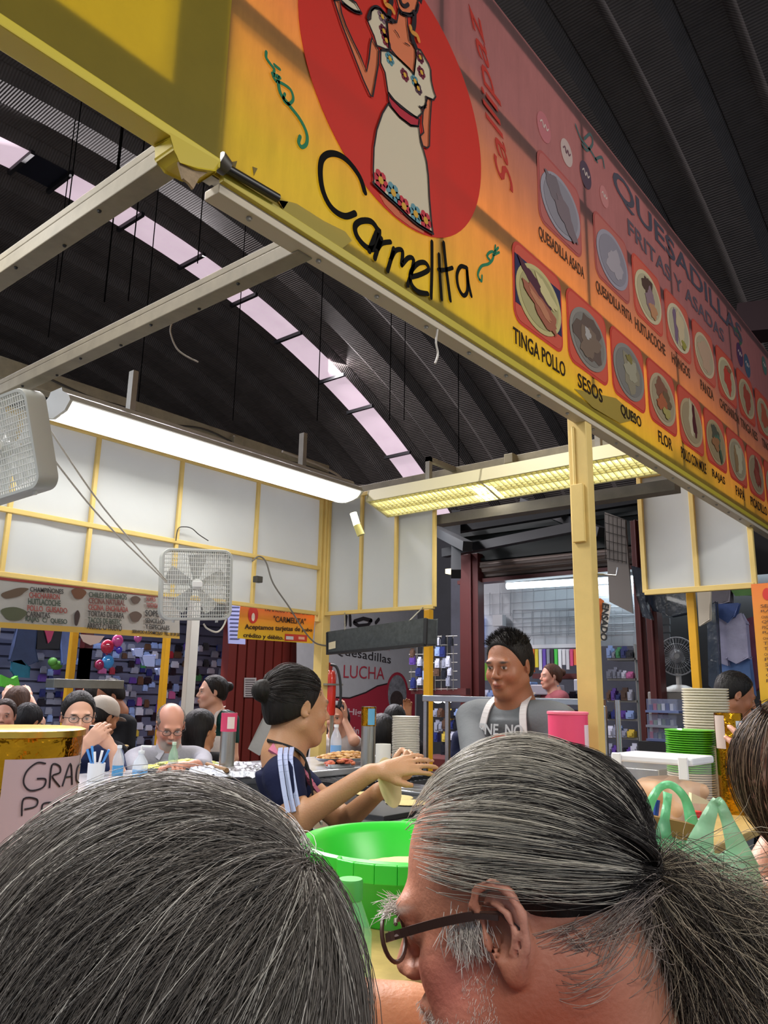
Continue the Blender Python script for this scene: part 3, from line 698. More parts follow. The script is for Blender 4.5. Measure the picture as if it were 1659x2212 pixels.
cA = lambda pts: [(700+x/6.38, y/6.38) for x, y in pts]
cB = lambda pts: [(780+x/6.505, 180+y/6.505) for x, y in pts]
cD = lambda pts: [(600+x/2.765, y/2.765) for x, y in pts]
# red circle
flat_poly([(1.49+.418*cos(a), 3.13+.418*sin(a)) for a in np.linspace(0, 2*pi, 72, False)], '#d0301f', 1, 'red_disc', px=False)
RED, WH, SKN, INK = '#d0301f', '#ded3b8', '#e08457', '#231a20'
arm = cA([(135, 0), (215, 10), (240, 180), (300, 350), (400, 570), (500, 770), (585, 985), (620, 800), (640, 600), (660, 520), (700, 600), (755, 700), (745, 900), (670, 1330), (640, 1320), (540, 1100), (400, 740), (250, 350)])
chest = cA([(1030, 130), (1060, 190), (1140, 220), (1150, 350), (1180, 560), (1260, 650), (1265, 800), (1240, 1020), (1180, 950), (1000, 780), (920, 680), (890, 560), (870, 300), (1000, 310)])
sleeve = cA([(650, 150), (700, 110), (780, 130), (870, 230), (860, 300), (890, 560), (905, 680), (850, 680), (730, 630), (690, 500), (600, 290), (640, 260)])
blouse = cA([(780, 690), (900, 700), (1000, 780), (1180, 950), (1240, 1030), (1265, 800), (1265, 660), (1330, 690), (1440, 880), (1470, 960), (1480, 1120), (1510, 1250), (1540, 1330), (1510, 1380), (1400, 1330), (1410, 1450), (1340, 1480), (1350, 1560), (1290, 1620), (1200, 1580), (1050, 1470), (930, 1350), (880, 1270), (840, 1000), (780, 860)])
belt = cB([(385, 130), (470, 240), (640, 380), (790, 490), (820, 500), (810, 600), (700, 590), (540, 470), (430, 340), (385, 230)])
skirt = cB([(385, 280), (430, 340), (540, 470), (700, 595), (810, 610), (840, 830), (880, 950), (920, 1100), (945, 1300), (960, 1600), (985, 1900), (1010, 2100), (930, 2060), (800, 1980), (650, 1850), (500, 1700), (350, 1570), (180, 1400), (170, 1200), (180, 900), (220, 650), (300, 420)])
arm2 = cB([(930, 210), (990, 220), (965, 600), (960, 880), (930, 910), (870, 880), (830, 740), (880, 690), (860, 560), (870, 400)])
face = cA([(985, -90), (1000, 0), (1030, 110), (1080, 170), (1180, 190), (1260, 150), (1300, 0), (1310, -160), (1280, -300), (1150, -350), (1030, -290), (985, -150)])
dish = cA([(215, -40), (250, 40), (420, 160), (520, 180), (440, 40), (300, -60)])
shadow_foot = cB([(250, 1560), (400, 1600), (600, 1800), (800, 1960), (900, 2050), (870, 2110), (700, 2020), (480, 1860), (330, 1700)])
fig = [(arm, SKN, 2), (chest, SKN, 2), (arm2, SKN, 2), (face, SKN, 3), (sleeve, WH, 3), (blouse, WH, 3), (belt, '#c02a3c', 4), (skirt, WH, 3), (dish, WH, 2), (shadow_foot, '#d9744f', 2)]
flat_poly(cA([(925, 60), (880, -180), (950, -420), (1120, -520), (1320, -440), (1400, -200), (1340, 60), (1300, 0), (1280, -300), (1150, -350), (1030, -290), (985, -60)]), INK, 2, 'figure_print')
for pts, col, k in fig: flat_poly(pts, col, k, 'figure_print')
ink = MB()
for pts, _, k in fig[:-1]: stroke(ink, pts+[pts[0]], .0052, 6, False)
stroke(ink, cA([(1030, 110), (1060, 170), (1120, 205), (1200, 205), (1270, 165), (1300, 60)]), .010, 6)
stroke(ink, cA([(250, 30), (330, 100), (420, 155), (510, 178)]), .010, 6); stroke(ink, cA([(600, 250), (645, 140), (700, 95), (770, 115), (880, 230), (990, 300)]), .009, 6)
stroke(ink, cA([(930, 0), (905, 120), (900, 250), (940, 285)]), .018, 6); stroke(ink, cA([(1245, 180), (1240, 330), (1215, 440), (1220, 540), (1260, 640)]), .020, 6)
stroke(ink, cA([(1040, -30), (1075, 60), (1120, 85), (1160, 60)]), .012, 6)
stroke(ink, cB([(170, 1400), (350, 1575), (500, 1710), (650, 1860), (800, 1985), (1010, 2110)]), .010, 6)
stroke(ink, cB([(820, 325), (860, 350), (910, 335)]), .006, 6); stroke(ink, cA([(970, 410), (1010, 460), (1040, 520)]), .0025, 6); stroke(ink, cA([(1110, 590), (1150, 610), (1180, 635)]), .0025, 6)
stroke(ink, cA([(1060, -140), (1095, -170), (1130, -150)]), .006, 6); stroke(ink, cA([(1190, -140), (1225, -165), (1260, -135)]), .006, 6)
part('outline', ink, smat(INK), sign)
for g_ in ([(830, -20), (850, 60), (920, 100), (960, 170)], [(1190, 370), (1210, 440), (1280, 490), (1305, 560)]): og = MB(); stroke(og, cA(g_), .015, 7); part('hair_ribbon', og, smat('#dd9a3e'), sign)
def flower(x, y, r, petal, k, crop):
    c = SP(*crop([(x, y)])[0], k); 
    mp_ = MB()
    for i in range(6):
        a = 2*pi*i/6; p = c+V3((cos(a), 0, sin(a)))*r*.62; mp_.poly([p+V3((cos(b), 0, sin(b)))*r*.42 for b in np.linspace(0, 2*pi, 8, False)], (0, -.0006, 0))
    part('flower', mp_, smat(petal), sign); part('flower_centre', MB().poly([c+V3((cos(b)*r*.38, -.001, sin(b)*r*.38)) for b in np.linspace(0, 2*pi, 10, False)], (0, -.0006, 0)), smat('#ddaf3c'), sign)
for (x, y), c in zip([(275, 1365), (450, 1540), (600, 1730), (765, 1840), (905, 1930)], ['#cf3a48', '#6fa3ad']*3): flower(x, y, .030, c, 4, cB)
for x, y, c in [(800, 230, '#8a6a74'), (820, 430, '#6b1c34'), (855, 560, '#8d2338'), (905, 810, '#5f96a2'), (1110, 1035, '#7c2038'), (1250, 1120, '#5f96a2'), (1295, 1220, '#5a3a48'), (1320, 790, '#6b1c34'), (1340, 1000, '#7c2038')]: flower(x, y, .020, c, 4, cA)
# Carmelita, brush lettering
lt = MB()
for s_, w in [([(520, 1150), (490, 1060), (430, 975), (370, 928), (310, 918), (268, 945), (254, 1000), (257, 1080), (276, 1160), (312, 1230), (360, 1275), (410, 1292), (460, 1275)], .017),
           ([(598, 1375), (560, 1325), (500, 1320), (462, 1350), (470, 1405), (510, 1460), (555, 1488), (590, 1470), (604, 1400), (598, 1375), (545, 1500)], .017),
           ([(618, 1425), (598, 1480), (578, 1545)], .015), ([(590, 1500), (620, 1455), (672, 1445)], .014),
           ([(692, 1485), (675, 1550), (655, 1618)], .014), ([(670, 1560), (700, 1500), (738, 1492), (745, 1520), (738, 1585)], .014), ([(742, 1580), (780, 1540), (810, 1550), (800, 1620), (775, 1705)], .014),
           ([(795, 1655), (850, 1640), (900, 1610), (880, 1570), (835, 1575), (795, 1625), (795, 1690), (835, 1740), (895, 1755)], .015),
           ([(920, 1445), (920, 1600), (915, 1778)], .014), ([(962, 1520), (968, 1650), (978, 1788)], .013), ([(990, 1450), (1005, 1600), (1030, 1795)], .014), ([(958, 1612), (1000, 1612), (1042, 1600)], .013),
           ([(1128, 1600), (1092, 1592), (1070, 1640), (1078, 1715), (1108, 1765), (1132, 1735), (1130, 1620), (1128, 1600), (1138, 1690), (1155, 1768)], .014)]:
    stroke(lt, cD(s_), w, 2)
part('lettering', lt, cm('#0d0b08', .8, spec=.1), sign)['label'] = 'black brush lettering of the stall name'
gs = MB(); g1 = [(575, 112), (575, 125), (585, 140), (592, 150), (590, 165), (598, 178)]; g2 = [(595, 175), (612, 182), (628, 195), (633, 215), (622, 225), (612, 215), (615, 203)]
g3 = [(600, 165), (605, 200), (625, 228), (648, 258), (662, 288), (662, 310), (652, 318), (645, 308), (648, 295)]
for g_, w in ((g1, .008), (g2, .008), (g3, .010), ([(592, 140), (604, 150)], .008), ([(588, 160), (604, 168)], .01)): stroke(gs, g_, w, 2)
for g_, w in (([(1036, 605), (1032, 592), (1040, 575), (1055, 570), (1064, 560), (1066, 545), (1058, 545), (1052, 553), (1058, 562)], .010), ([(1036, 603), (1040, 608), (1041, 595)], .008), ([(1066, 548), (1076, 535)], .009), ([(1064, 552), (1078, 545)], .009), ([(1070, 530), (1068, 545)], .008)): stroke(gs, g_, w, 2)
part('scroll_ornament', gs, smat('#1d7d5a'), sign)
text('Sallipaz', SP(1120, 425, 2), SP(1045, 40, 2), SP(1078, 398, 2), smat('#c03a2c'), sign, 'lettering', .0, .25)
# dish pictures
def rrect(x0, z0, x1, z1, r=.05, n=5):
    out = []
    for cx2, cz2, a0 in ((x1-r, z1-r, 0), (x0+r, z1-r, 90), (x0+r, z0+r, 180), (x1-r, z0+r, 270)):
        for i in range(n+1): a = radians(a0+90*i/n); out.append((cx2+r*cos(a), cz2+r*sin(a)))
    return out
def blob(cx2, cz2, rx, rz, seed, rough=.25, n=26, tilt=0):
    rs = np.random.default_rng(seed); ph = rs.uniform(0, 6.28, 4); out = []
    for i in range(n):
        a = 2*pi*i/n; r = 1+rough*.5*sin(3*a+ph[0])+rough*.35*sin(5*a+ph[1])+rough*.3*sin(9*a+ph[2]); x, z = rx*r*cos(a), rz*r*sin(a)
        out.append((cx2+x*cos(tilt)-z*sin(tilt), cz2+x*sin(tilt)+z*cos(tilt)))
    return out
def picture(x, z, w, h, plate, food, lab, seed, panel='#cf4a3a', inner='#d8604a', lh='#2a2018', bg=None, lz=None):
    flat_poly(rrect(x, z, x+w, z+h), panel, 1, 'picture_panel', px=False); flat_poly(rrect(x+.012, z+.012, x+w-.012, z+h-.012, .04), inner, 2, 'picture_panel', px=False)
    if bg: flat_poly([(x+.012, z+.07), (x+w-.012, z+.07), (x+w-.012, z+h-.055), (x+.012, z+h-.055)], bg, 3, 'picture_panel', px=False)
    c = (x+w/2, z+h*.47); r = w*.46; rz = h*.40
    flat_poly([(c[0]+r*cos(a), c[1]+rz*sin(a)) for a in np.linspace(0, 2*pi, 36, False)], plate, 4, 'plate_print', px=False)
    flat_poly([(c[0]+r*.86*cos(a), c[1]+rz*.86*sin(a)) for a in np.linspace(0, 2*pi, 36, False)], tuple_hex(plate, .9), 5, 'plate_print', px=False)
    for i, (fx, fz, frx, frz, col, tl) in enumerate(food): flat_poly(blob(c[0]+fx*r, c[1]+fz*rz, frx*r, frz*rz, seed+i, .3, 26, tl), col, 6+i, 'food_print', px=False)
    if lab:
        n = len(lab); lw = min(w*1.04, .044*n); xl = x+w/2-lw/2; zt = lz if lz else z-.085
        text(lab, (xl, YS-.0085, zt), (xl+lw, YS-.0085, zt), (xl, YS-.0085, zt+.058), cm(lh, .8, spec=.1), sign, 'lettering', .012)
def tuple_hex(h, k):
    h = h.strip('#'); return '#'+''.join('%02x' % int(int(h[i:i+2], 16)*k) for i in (0, 2, 4))
T = [('TINGA POLLO', '#cfc48a', [(-.1, .25, .75, .28, '#5a2a3a', -.5), (.3, .35, .5, .22, '#d8cc98', -.5), (.05, -.25, .78, .33, '#b06a50', -.4), (0, -.2, .5, .15, '#c98a66', -.4)], '#2d2a55'),
     ('SESOS', '#9a938a', [(0, .05, .72, .74, '#6d5a50', 0), (0, -.1, .55, .5, '#85705f', .4), (-.1, .15, .16, .2, '#b9b3ae', .3)], None),
     ('QUESO', '#98928a', [(.1, 0, .5, .7, '#9a9078', .2), (.1, .1, .4, .4, '#aca58d', .2), (0, .5, .2, .15, '#8f8246', 0)], None),
     ('FLOR', '#c4b290', [(-.1, .35, .5, .4, '#8f5e48', 0), (.2, 0, .4, .35, '#7d6244', .3), (-.15, -.2, .4, .3, '#b86a44', .2), (.15, -.5, .3, .2, '#b5a862', 0)], None),
     ('POLLO CON MOLE', '#c3ad86', [(0, .1, .28, .75, '#cfc3a2', .1), (.2, .1, .16, .72, '#5a1d20', .1)], None),
     ('RAJAS', '#bda67c', [(-.1, .4, .4, .35, '#5c5a48', 0), (.1, .1, .3, .3, '#56745c', 0), (-.1, -.1, .4, .3, '#a9764c', 0), (.3, -.5, .12, .4, '#54634a', .4)], None),
     ('PAPA', '#bfae8c', [(.1, .1, .45, .7, '#c9bf9e', .1), (-.25, -.1, .2, .6, '#a08056', .1)], None),
     ('PICADILLO', '#b9a27e', [(.1, .1, .4, .75, '#8c3a2c', .1), (0, -.1, .3, .4, '#a04a38', .2)], None),
     ('BISTEC', '#bfae8c', [(0, 0, .5, .6, '#7a4a38', .1)], None), ('CHORIZO', '#bfae8c', [(0, 0, .5, .6, '#9a4a30', .1)], None)]
for i, (lab, pl, food, bg) in enumerate(T):
    x = 2.1+.4*i; picture(x, 2.665, .36, .31, pl, food, lab, 40+7*i, bg=bg)
U_ = [('QUESADILLA ASADA', '#a7a0a8', [(-.25, .25, .6, .38, '#7f7276', -.7), (.2, -.25, .62, .38, '#857478', -.7)], '#b75e58', '#c06e66'),
      ('QUESADILLA FRITA', '#a9a2ac', [(.1, -.1, .5, .5, '#b3a9ae', .2)], '#b86058', '#c57468'),
      ('HUITLACOCHE', '#d8cba6', [(-.05, .35, .4, .45, '#5d4338', 0), (.1, -.1, .35, .5, '#9c7f86', .1), (.25, -.45, .3, .3, '#c9946a', 0)], '#d25a48', '#d96e58'),
      ('HONGOS', '#ddd0b0', [(-.3, 0, .2, .75, '#8a6f86', .05), (.1, .1, .35, .7, '#d9c6a0', .1), (.3, -.6, .2, .2, '#a9a04a', 0)], '#d25a48', '#d96e58'),
      ('PANZA', '#dbc7a4', [(0, 0, .6, .7, '#cfae90', .1)], '#d25a48', '#d96e58'),
      ('CHICHARRON', '#d9caa0', [(.05, 0, .42, .68, '#d04a35', .1), (.25, .55, .3, .15, '#a06a4a', 0)], '#d05040', '#d8644a'),
      ('TINGA RES', '#cbb68e', [(0, 0, .45, .68, '#b24a34', .1)], '#cc4c38', '#d45c42'), ('TINGA', '#c9b48c', [(0, 0, .5, .65, '#c0603e', .1)], '#cc4c38', '#d45c42'), ('CARNE', '#c9b48c', [(0, 0, .5, .65, '#a0503e', .1)], '#cc4c38', '#d45c42')]
for i, (lab, pl, food, p1_, p2_) in enumerate(U_):
    x = 2.30+.41*i+(.075 if i else 0)
    picture(x, 3.145, .36, .315, pl, food, lab, 90+7*i, p1_, p2_, '#4a3428')
text('QUESADILLAS', (3.02, YS-.0085, 3.655), (5.05, YS-.0085, 3.655), (3.02, YS-.0085, 3.80), smat('#4a4650', .2), sign, 'lettering', .015)
text('FRITAS Y ASADAS', (3.17, YS-.0085, 3.525), (4.62, YS-.0085, 3.525), (3.17, YS-.0085, 3.61), smat('#5a5058', .2), sign, 'lettering', .015)
for x, y, r, c, tx in ((1175, 275, .055, '#c47a7e', ''), (1224, 330, .052, '#c9b6ae', ''), (1265, 378, .055, '#5e4a58', ''), (1305, 425, .045, '#c98a86', ''), (1598, 766, .07, '#5a3a5e', ''), (1614, 790, .07, '#4a6478', ''), (1651, 790, .06, '#5a7a6e', '')):
    c0 = SP(x, y, 1); part('round_mark', MB().poly([c0+V3((cos(a)*r, 0, sin(a)*r*1.15)) for a in np.linspace(0, 2*pi, 28, False)], (0, -.0006, 0)), smat(c), sign)
    mk = MB(); ribbon(mk, smooth_path([c0+V3((u*r, -.0015, v*r)) for u, v in ((-.6, .1), (-.3, .35), (-.1, -.1), (.15, .3), (.35, -.05), (.6, .2))], 4), .006); part('mark_lettering', mk, smat('#d9c6bd' if x != 1224 else '#7a5560'), sign)
mk = MB()
for pts in ([(1243, 270), (1255, 300), (1275, 325), (1290, 350)], [(1262, 300), (1275, 290), (1280, 310), (1268, 325), (1258, 312)], [(1285, 345), (1300, 340), (1305, 362)]): stroke(mk, pts, .014, 2)
part('scroll_ornament', mk, smat('#4f6a68'), sign)
mk = MB()
for pts in ([(1583, 708), (1594, 716)], [(1596, 722), (1602, 735), (1598, 742)]): stroke(mk, pts, .03, 2)
part('scroll_ornament', mk, smat('#4a6a52'), sign)
# stains: old glue and grime along the lower border
for i, (pts, c) in enumerate([([(600, 430), (640, 440), (700, 478), (745, 500), (760, 520), (735, 540), (700, 520), (660, 500), (620, 470)], '#b7a54a'), ([(500, 350), (512, 348), (506, 368)], '#7a6a36'), ([(545, 360), (556, 364), (548, 380)], '#8a7838'), ([(598, 432), (622, 436), (612, 452)], '#a5801e'),
                               ([(1240, 840), (1330, 860), (1380, 905), (1340, 915), (1280, 880)], '#ab9640')]): flat_poly(pts, c, 1, 'stain')
# frame behind the cloth: rails and posts whose shadows show through
fb = M_GREY
for z in (2.53, 2.965, 3.42, 3.86): part('frame_rail', MB().box((X0, YS+.004, z-.02), (X1, YS+.04, z+.02)), fb, sign)
for x in (X0+.012, 1.69, 2.72, 3.74, 4.77, 5.8, 6.8): part('frame_post', MB().box((x-.012, YS+.004, Z0), (x+.012, YS+.035, Z1)), fb, sign)
# aluminium edge under the sign with its screws
part('edge_trim', MB().box((X0+.02, YS-.016, Z0-.012), (X1, YS-.002, Z0+.012)), cm('#b0a032', .4), sign, bevel=.002)
part('edge_trim', MB().box((X0+.02, YS-.004, Z0-.034), (X1, YS+.045, Z0-.012)), cm('#b5ab98', .5), sign, bevel=.002)
sc = MB()
for i in range(30): sc.sphere((X0+.12+i*.22, YS+.015, Z0-.036), .007, 8, 5)
part('screw', sc, M_GREY, sign)['kind'] = 'stuff'
# plain yellow sign to the left
s2 = thing('yellow_sign', 'plain yellow sign panel beside the painted figure, frame showing through', 'sign', (.85, 1.172, 2.5))
ym = mat('yellow_print', lin('#bba93e'), .5, noise=.12, nscale=3, translucent=.72)
part('banner', MB().box((-1.2, 1.150, 2.5), (.845, 1.154, 3.9)), ym, s2)
part('frame_rail', MB().box((-1.2, 1.158, 2.50), (.84, 1.19, 2.60)), cm('#8f7f2c', .6), s2); part('frame_post', MB().box((.72, 1.158, 2.5), (.84, 1.19, 3.9)), cm('#8f7f2c', .6), s2)
part('frame_rail', MB().box((-1.2, 1.158, 3.1), (.84, 1.18, 3.13)), cm('#8f7f2c', .6), s2)
part('edge_trim', MB().box((-1.2, 1.146, 2.478), (.845, 1.20, 2.5)), cm('#c4b23a', .4), s2, bevel=.003)
# corner: yellow cap, torn card, clamp and black torch-like rod
cap = thing('corner_bracket', 'battered yellow corner bracket with torn brown card under the sign joint', 'bracket', on(420, 340, 1, 1.19))
part('cap', MB().poly([on(x, y, 1, 1.14) for x, y in ((370, 292), (470, 350), (464, 372), (425, 366), (390, 348), (372, 322))], (0, .05, 0)), cm('#b8a426', .5), cap, bevel=.004)
part('torn_card', MB().poly([on(x, y, 1, 1.145) for x, y in ((385, 345), (425, 366), (455, 368), (430, 385), (418, 408), (408, 395), (396, 385))], (0, .006, 0)), cm('#9a866a', .9, noise=.3, nscale=60), cap)
rod = thing('black_rod', 'black rod clamped along the lower edge of the sign near its corner', 'rod', SP(540, 385, 2))
part('rod', MB().tube([on(480, 358, 1, 1.172), on(600, 428, 1, 1.172)], .010, 10), cm('#16140f', .4), rod, True)
part('clamp', MB().tube([on(470, 345, 1, 1.165), on(490, 365, 1, 1.165)], [.022, .018], 10), cm('#3b362c', .5), rod, True)
# ================================================================== counters, dishes and the shops behind
def rect(x0, y0, x1, y1, ax, c, th=.02):
    """box from a pixel rectangle on the plane axis = c, thickness behind it"""
    xm, ym = (x0+x1)/2, (y0+y1)/2; o = 1-ax
    p, q = on(x0, ym, ax, c)[o], on(x1, ym, ax, c)[o]; zt, zb = on(xm, y0, ax, c)[2], on(xm, y1, ax, c)[2]
    a = [0, 0, zb]; b = [0, 0, zt]; a[ax] = c; b[ax] = c+th; a[o] = min(p, q); b[o] = max(p, q); return tuple(a), tuple(b)
def quad(pts, ax, c, th=.01): t = [0, 0, 0]; t[ax] = th; return MB().poly([on(x, y, ax, c) for x, y in pts], t)
def T1(name, lab, cat, mb, m, group=None, smooth=False, bevel=0):
    return tag(part(name, mb, m, None, smooth, bevel), lab, cat, group)
ZC = 1.0
# ---- stall counters
M_TOP = mat('counter_top', lin('#c3a76c'), .35, noise=.35, nscale=9)
ct = thing('counter', 'long serving counter with yellowed top running under the sign', 'counter', (1.6, 1.0, 0))
part('worktop', MB().box((-.6, .84, ZC-.03), (4.6, 1.30, ZC)), M_TOP, ct, bevel=.006)
part('front_panel', MB().box((-.6, 1.24, 0), (4.6, 1.28, ZC-.03)), cm('#b8b8b4', .4), ct)
ct = thing('counter', 'stainless steel counter on the far side in front of the seated men', 'counter', (2.2, 3.4, 0))
part('worktop', MB().box((.3, 3.0, 1.0), (3.78, 3.66, 1.035)), mat('white_steel', lin('#c9ccd2'), .25, .5, noise=.08), ct, bevel=.006)
part('front_panel', MB().box((.3, 3.03, 0), (3.75, 3.07, 1.0)), cm('#8d8f92', .4), ct)
# cooking line: griddle, grill and tray rails beyond the cook
gr = thing('griddle', 'stainless cooking griddle with flat pale tortillas cooking on its plate', 'griddle', (2.9, 1.9, 0))
ga, gb = on(742, 1706, 2, 1.0), on(900, 1716, 2, 1.0)
part('body', MB().box((2.17, 1.97, 0), (3.30, 2.62, .93)), mat('dark_steel', lin('#5d6064'), .4, .6), gr)
part('top_frame', MB().box((2.15, 1.95, .93), (3.32, 2.64, .965)), M_STEEL, gr, bevel=.004)
part('griddle_plate', MB().box((2.45, 2.0, .965), (3.02, 2.52, .985)), cm('#3a3a3c', .35, metal=.5), gr, bevel=.003)
part('front_rail', MB().tube([(2.12, 2.0, .95), (2.12, 2.6, .95)], .016, 10), M_STEEL, gr, True)
for k in range(3): part('tray', MB().box((3.04+.09*k, 2.0, .965), (3.12+.09*k, 2.55, 1.0)), M_STEEL, gr, bevel=.004)
for i, (x, y, r) in enumerate(((852, 1722, .085), (878, 1733, .09), (800, 1714, .07), (772, 1690, .06))):
    p = on(x, y, 2, .99); n = 28
    tb = MB().lathe([(0, 0), (r*.9, 0), (r, .003), (r*.95, .006), (0, .007)], (p[0], p[1], .986), n, 1, 1)
    T1('tortilla', ['round raw corn tortilla on the griddle below the cook\'s hands', 'pale tortilla at the near edge of the griddle', 'small tortilla behind the cook\'s wrist', 'small tortilla at the back of the griddle'][i], 'tortilla', tb, cm('#d8c48a', .8, noise=.15, nscale=30), 'tortillas on the griddle', True)
gt = thing('grill', 'black ridged grill top at the end of the cooking line', 'grill', (3.45, 2.75, 0))
part('body', MB().box((3.0, 2.68, 0), (3.9, 2.98, .98)), mat('dark_steel', lin('#5d6064'), .4, .6), gt)
g_ = MB(); 
for k in range(22): g_.box((3.02+.04*k, 2.69, .98), (3.035+.04*k, 2.97, 1.0))
part('grate', g_, M_BLACK, gt)
# trays of food on the far counter
def heap(name, lab, cat, c, rx, ry, h, cols, n, seed, m=None, group=None):
    rs = np.random.default_rng(seed); e = thing(name, lab, cat, c, group)
    for ci, col in enumerate(cols):
        mb = MB()
        for i in range(n):
            a, rr = rs.uniform(0, 6.28), sqrt(rs.uniform(0, 1)); x, y = c[0]+rx*rr*cos(a), c[1]+ry*rr*sin(a); z = c[2]+.012+h*(1-rr*rr)*rs.uniform(.3, 1)
            mb.sphere((x, y, z), (rs.uniform(.012, .028), rs.uniform(.012, .028), rs.uniform(.006, .012)), 7, 5)
        part('food', mb, cm(col, .6), e, True)['kind'] = 'stuff'
    part('tray', MB().lathe([(0, 0), (1, 0), (1.12, .016), (1.15, .016), (1.02, -.003), (0, -.004)], c, 28, rx, ry), M_STEEL, e, True)
    return e
heap('food_tray', 'oval tray heaped with yellow-green squash blossoms', 'tray', on(392, 1660, 2, 1.04)+V3((0, 0, 0)), .22, .09, .03, ['#b9b43c', '#8e9a3a', '#d6cf62'], 60, 1)
heap('food_tray', 'flat heap of orange shredded food by the yellow tray', 'tray', on(455, 1672, 2, 1.04), .10, .05, .012, ['#d08a4a'], 40, 2)
heap('food_tray', 'tray of fried golden pieces behind the cook', 'tray', on(748, 1640, 2, 1.06), .20, .12, .03, ['#c08f4c', '#a9742f', '#d9ac6a'], 50, 3)
heap('food_tray', 'tray with orange-red sausage links', 'tray', on(735, 1655, 2, 1.04), .10, .05, .03, ['#b8553a', '#c4683f'], 14, 4)
heap('food_tray', 'tray of yellow bites behind the seated grey-shirted man', 'tray', on(290, 1622, 2, 1.02)+V3((0, .25, 0)), .10, .05, .02, ['#c9a862'], 30, 5)
foil = mat('foil', lin('#9da0a6'), .35, 1.0, bump=.5, bscale=28)
def crumple(c, lx, ly, hz, seed, rot=0):
    rs = np.random.default_rng(seed); G = rs.uniform(-1, 1, (24, 24))
    def f(u, v):
        i, j = min(int(u*23), 22), min(int(v*23), 22); a, b = (u-.5)*lx, (v-.5)*ly; edge = min(u, 1-u, v, 1-v)
        return V3((c[0]+a*cos(rot)-b*sin(rot)+G[i, j]*.004, c[1]+a*sin(rot)+b*cos(rot), c[2]+hz*(1 if edge > .02 else .2)+G[i, j]*.006))
    return MB().grid(f, 24, 24)
fc = on(520, 1672, 2, 1.06)
T1('foil_sheet', 'crumpled aluminium foil covering trays beside the cook', 'foil', crumple(fc+V3((.05, .02, 0)), .42, .40, .03, 8, .3), foil)
T1('spatula', 'wooden handled spatula lying on the foil', 'spatula', MB().tube([on(447, 1650, 2, 1.09), on(490, 1664, 2, 1.09)], [.009, .011], 8).box(on(492, 1664, 2, 1.085)-V3((.0, .02, .002)), on(492, 1664, 2, 1.085)+V3((.09, .02, .002))), cm('#8c6b45', .6))
# ---- tip jars and cans
M_GOLD = mat('gold_foil', lin('#c98f1e'), .16, 1.0, noise=.25, nscale=14, bump=.9, bscale=22)
def can(name, lab, cat, x, ytop, ybot, d, r, body, wrap=None, wy=None, m_wrap=None, z0=None):
    t = at(x, ytop, d); zb = z0 if z0 is not None else at(x, ybot, d)[2]; e = thing(name, lab, cat, (t[0], t[1], zb))
    H = t[2]-zb; part('body', MB().lathe([(0, 0), (r, 0), (r, H*.98), (r*.985, H), (r*.9, H), (r*.9, H*.9), (0, H*.9)], (t[0], t[1], zb), 36), body, e, True)
    if wrap is not None:
        zt = at(x, wy[0], d)[2]; zl = at(x, wy[1], d)[2]; part('wrapper', MB().lathe([(r*1.02, 0), (r*1.06, 0), (r*1.07, zt-zl), (r*1.02, zt-zl)], (t[0], t[1], zl), 36), wrap, e, True)
    return e, t, zb
def label_patch(parent, c, r, a0, a1, z0, z1, m, name='paper_label', k=1.002):
    mb = MB().grid(lambda u, v: V3((c[0]+r*k*cos(a0+(a1-a0)*u), c[1]+r*k*sin(a0+(a1-a0)*u), z0+(z1-z0)*v)), 14, 2); return part(name, mb, m, parent, True)
M_CAN = mat('steel_can', lin('#b5b3ab'), .3, 1.0)
tj, tc_, zb_ = can('tip_jar', 'large can wrapped in gold foil with a handwritten thank-you note', 'tip jar', 42, 1574, 1800, 1.12, .084, M_GOLD, z0=ZC)
part('rim', MB().lathe([(.082, 0), (.087, .002), (.087, .010), (.082, .012)], (tc_[0], tc_[1], tc_[2]-.01), 36), mat('gold_rim', lin('#e0b850'), .25, 1.0), tj, True)
angc = math.atan2(-tc_[1], -tc_[0])
label_patch(tj, tc_, .084, angc-.15, angc+1.25, tc_[2]-.27, tc_[2]-.034, cm('#b9a3a8', .7), 'note', 1.012)
def cyl_stroke(mb, pts, c, r, a0, a1, z0, z1, w):
    P = [V3((c[0]+r*cos(a0+(a1-a0)*u), c[1]+r*sin(a0+(a1-a0)*u), z0+(z1-z0)*v)) for u, v in smooth_path([V3((u, v, 0)) for u, v in pts], 5) for _ in (0,)] if 0 else [V3((c[0]+r*cos(a0+(a1-a0)*q[0]), c[1]+r*sin(a0+(a1-a0)*q[0]), z0+(z1-z0)*q[1])) for q in smooth_path([(u, v, 0) for u, v in pts], 5)]
    mb.tube(P, w, 5)
ns = MB(); A0, A1, Za, Zb = angc+.04, angc+1.35, tc_[2]-.036, tc_[2]-.106
for s_ in ([(.30, .06), (.20, .04), (.10, .18), (.08, .38), (.16, .52), (.30, .48), (.32, .34), (.22, .32)], [(.38, .50), (.38, .10), (.48, .12), (.50, .24), (.40, .30), (.52, .50)], [(.56, .50), (.66, .10), (.74, .50)], [(.60, .34), (.72, .34)], [(.95, .12), (.84, .2), (.84, .42), (.95, .5)],
           [(.10, .95), (.10, .66), (.24, .68), (.24, .80), (.12, .84)], [(.32, .95), (.32, .78), (.42, .76)], [(.46, .80), (.54, .78), (.56, .92), (.48, .94), (.46, .80)], [(.62, 1.0), (.62, .78), (.72, .80), (.70, .92), (.62, .92)]):
    cyl_stroke(ns, s_, tc_, .0862, A0, A1, Za, Zb, .0011)
part('handwriting', ns, cm('#1c1720', .6), tj)
def pink_can(lab, x, yt, yb, yw, d, r, cyl_m=M_CAN):
    e, t, zb = can('topping_can', lab, 'can', x, yt, yb, d, r, cyl_m, cm('#d8456c', .4), (yt+1, yw), None, 1.03)
    return e, t
M_PINK = cm('#d8456c', .4)
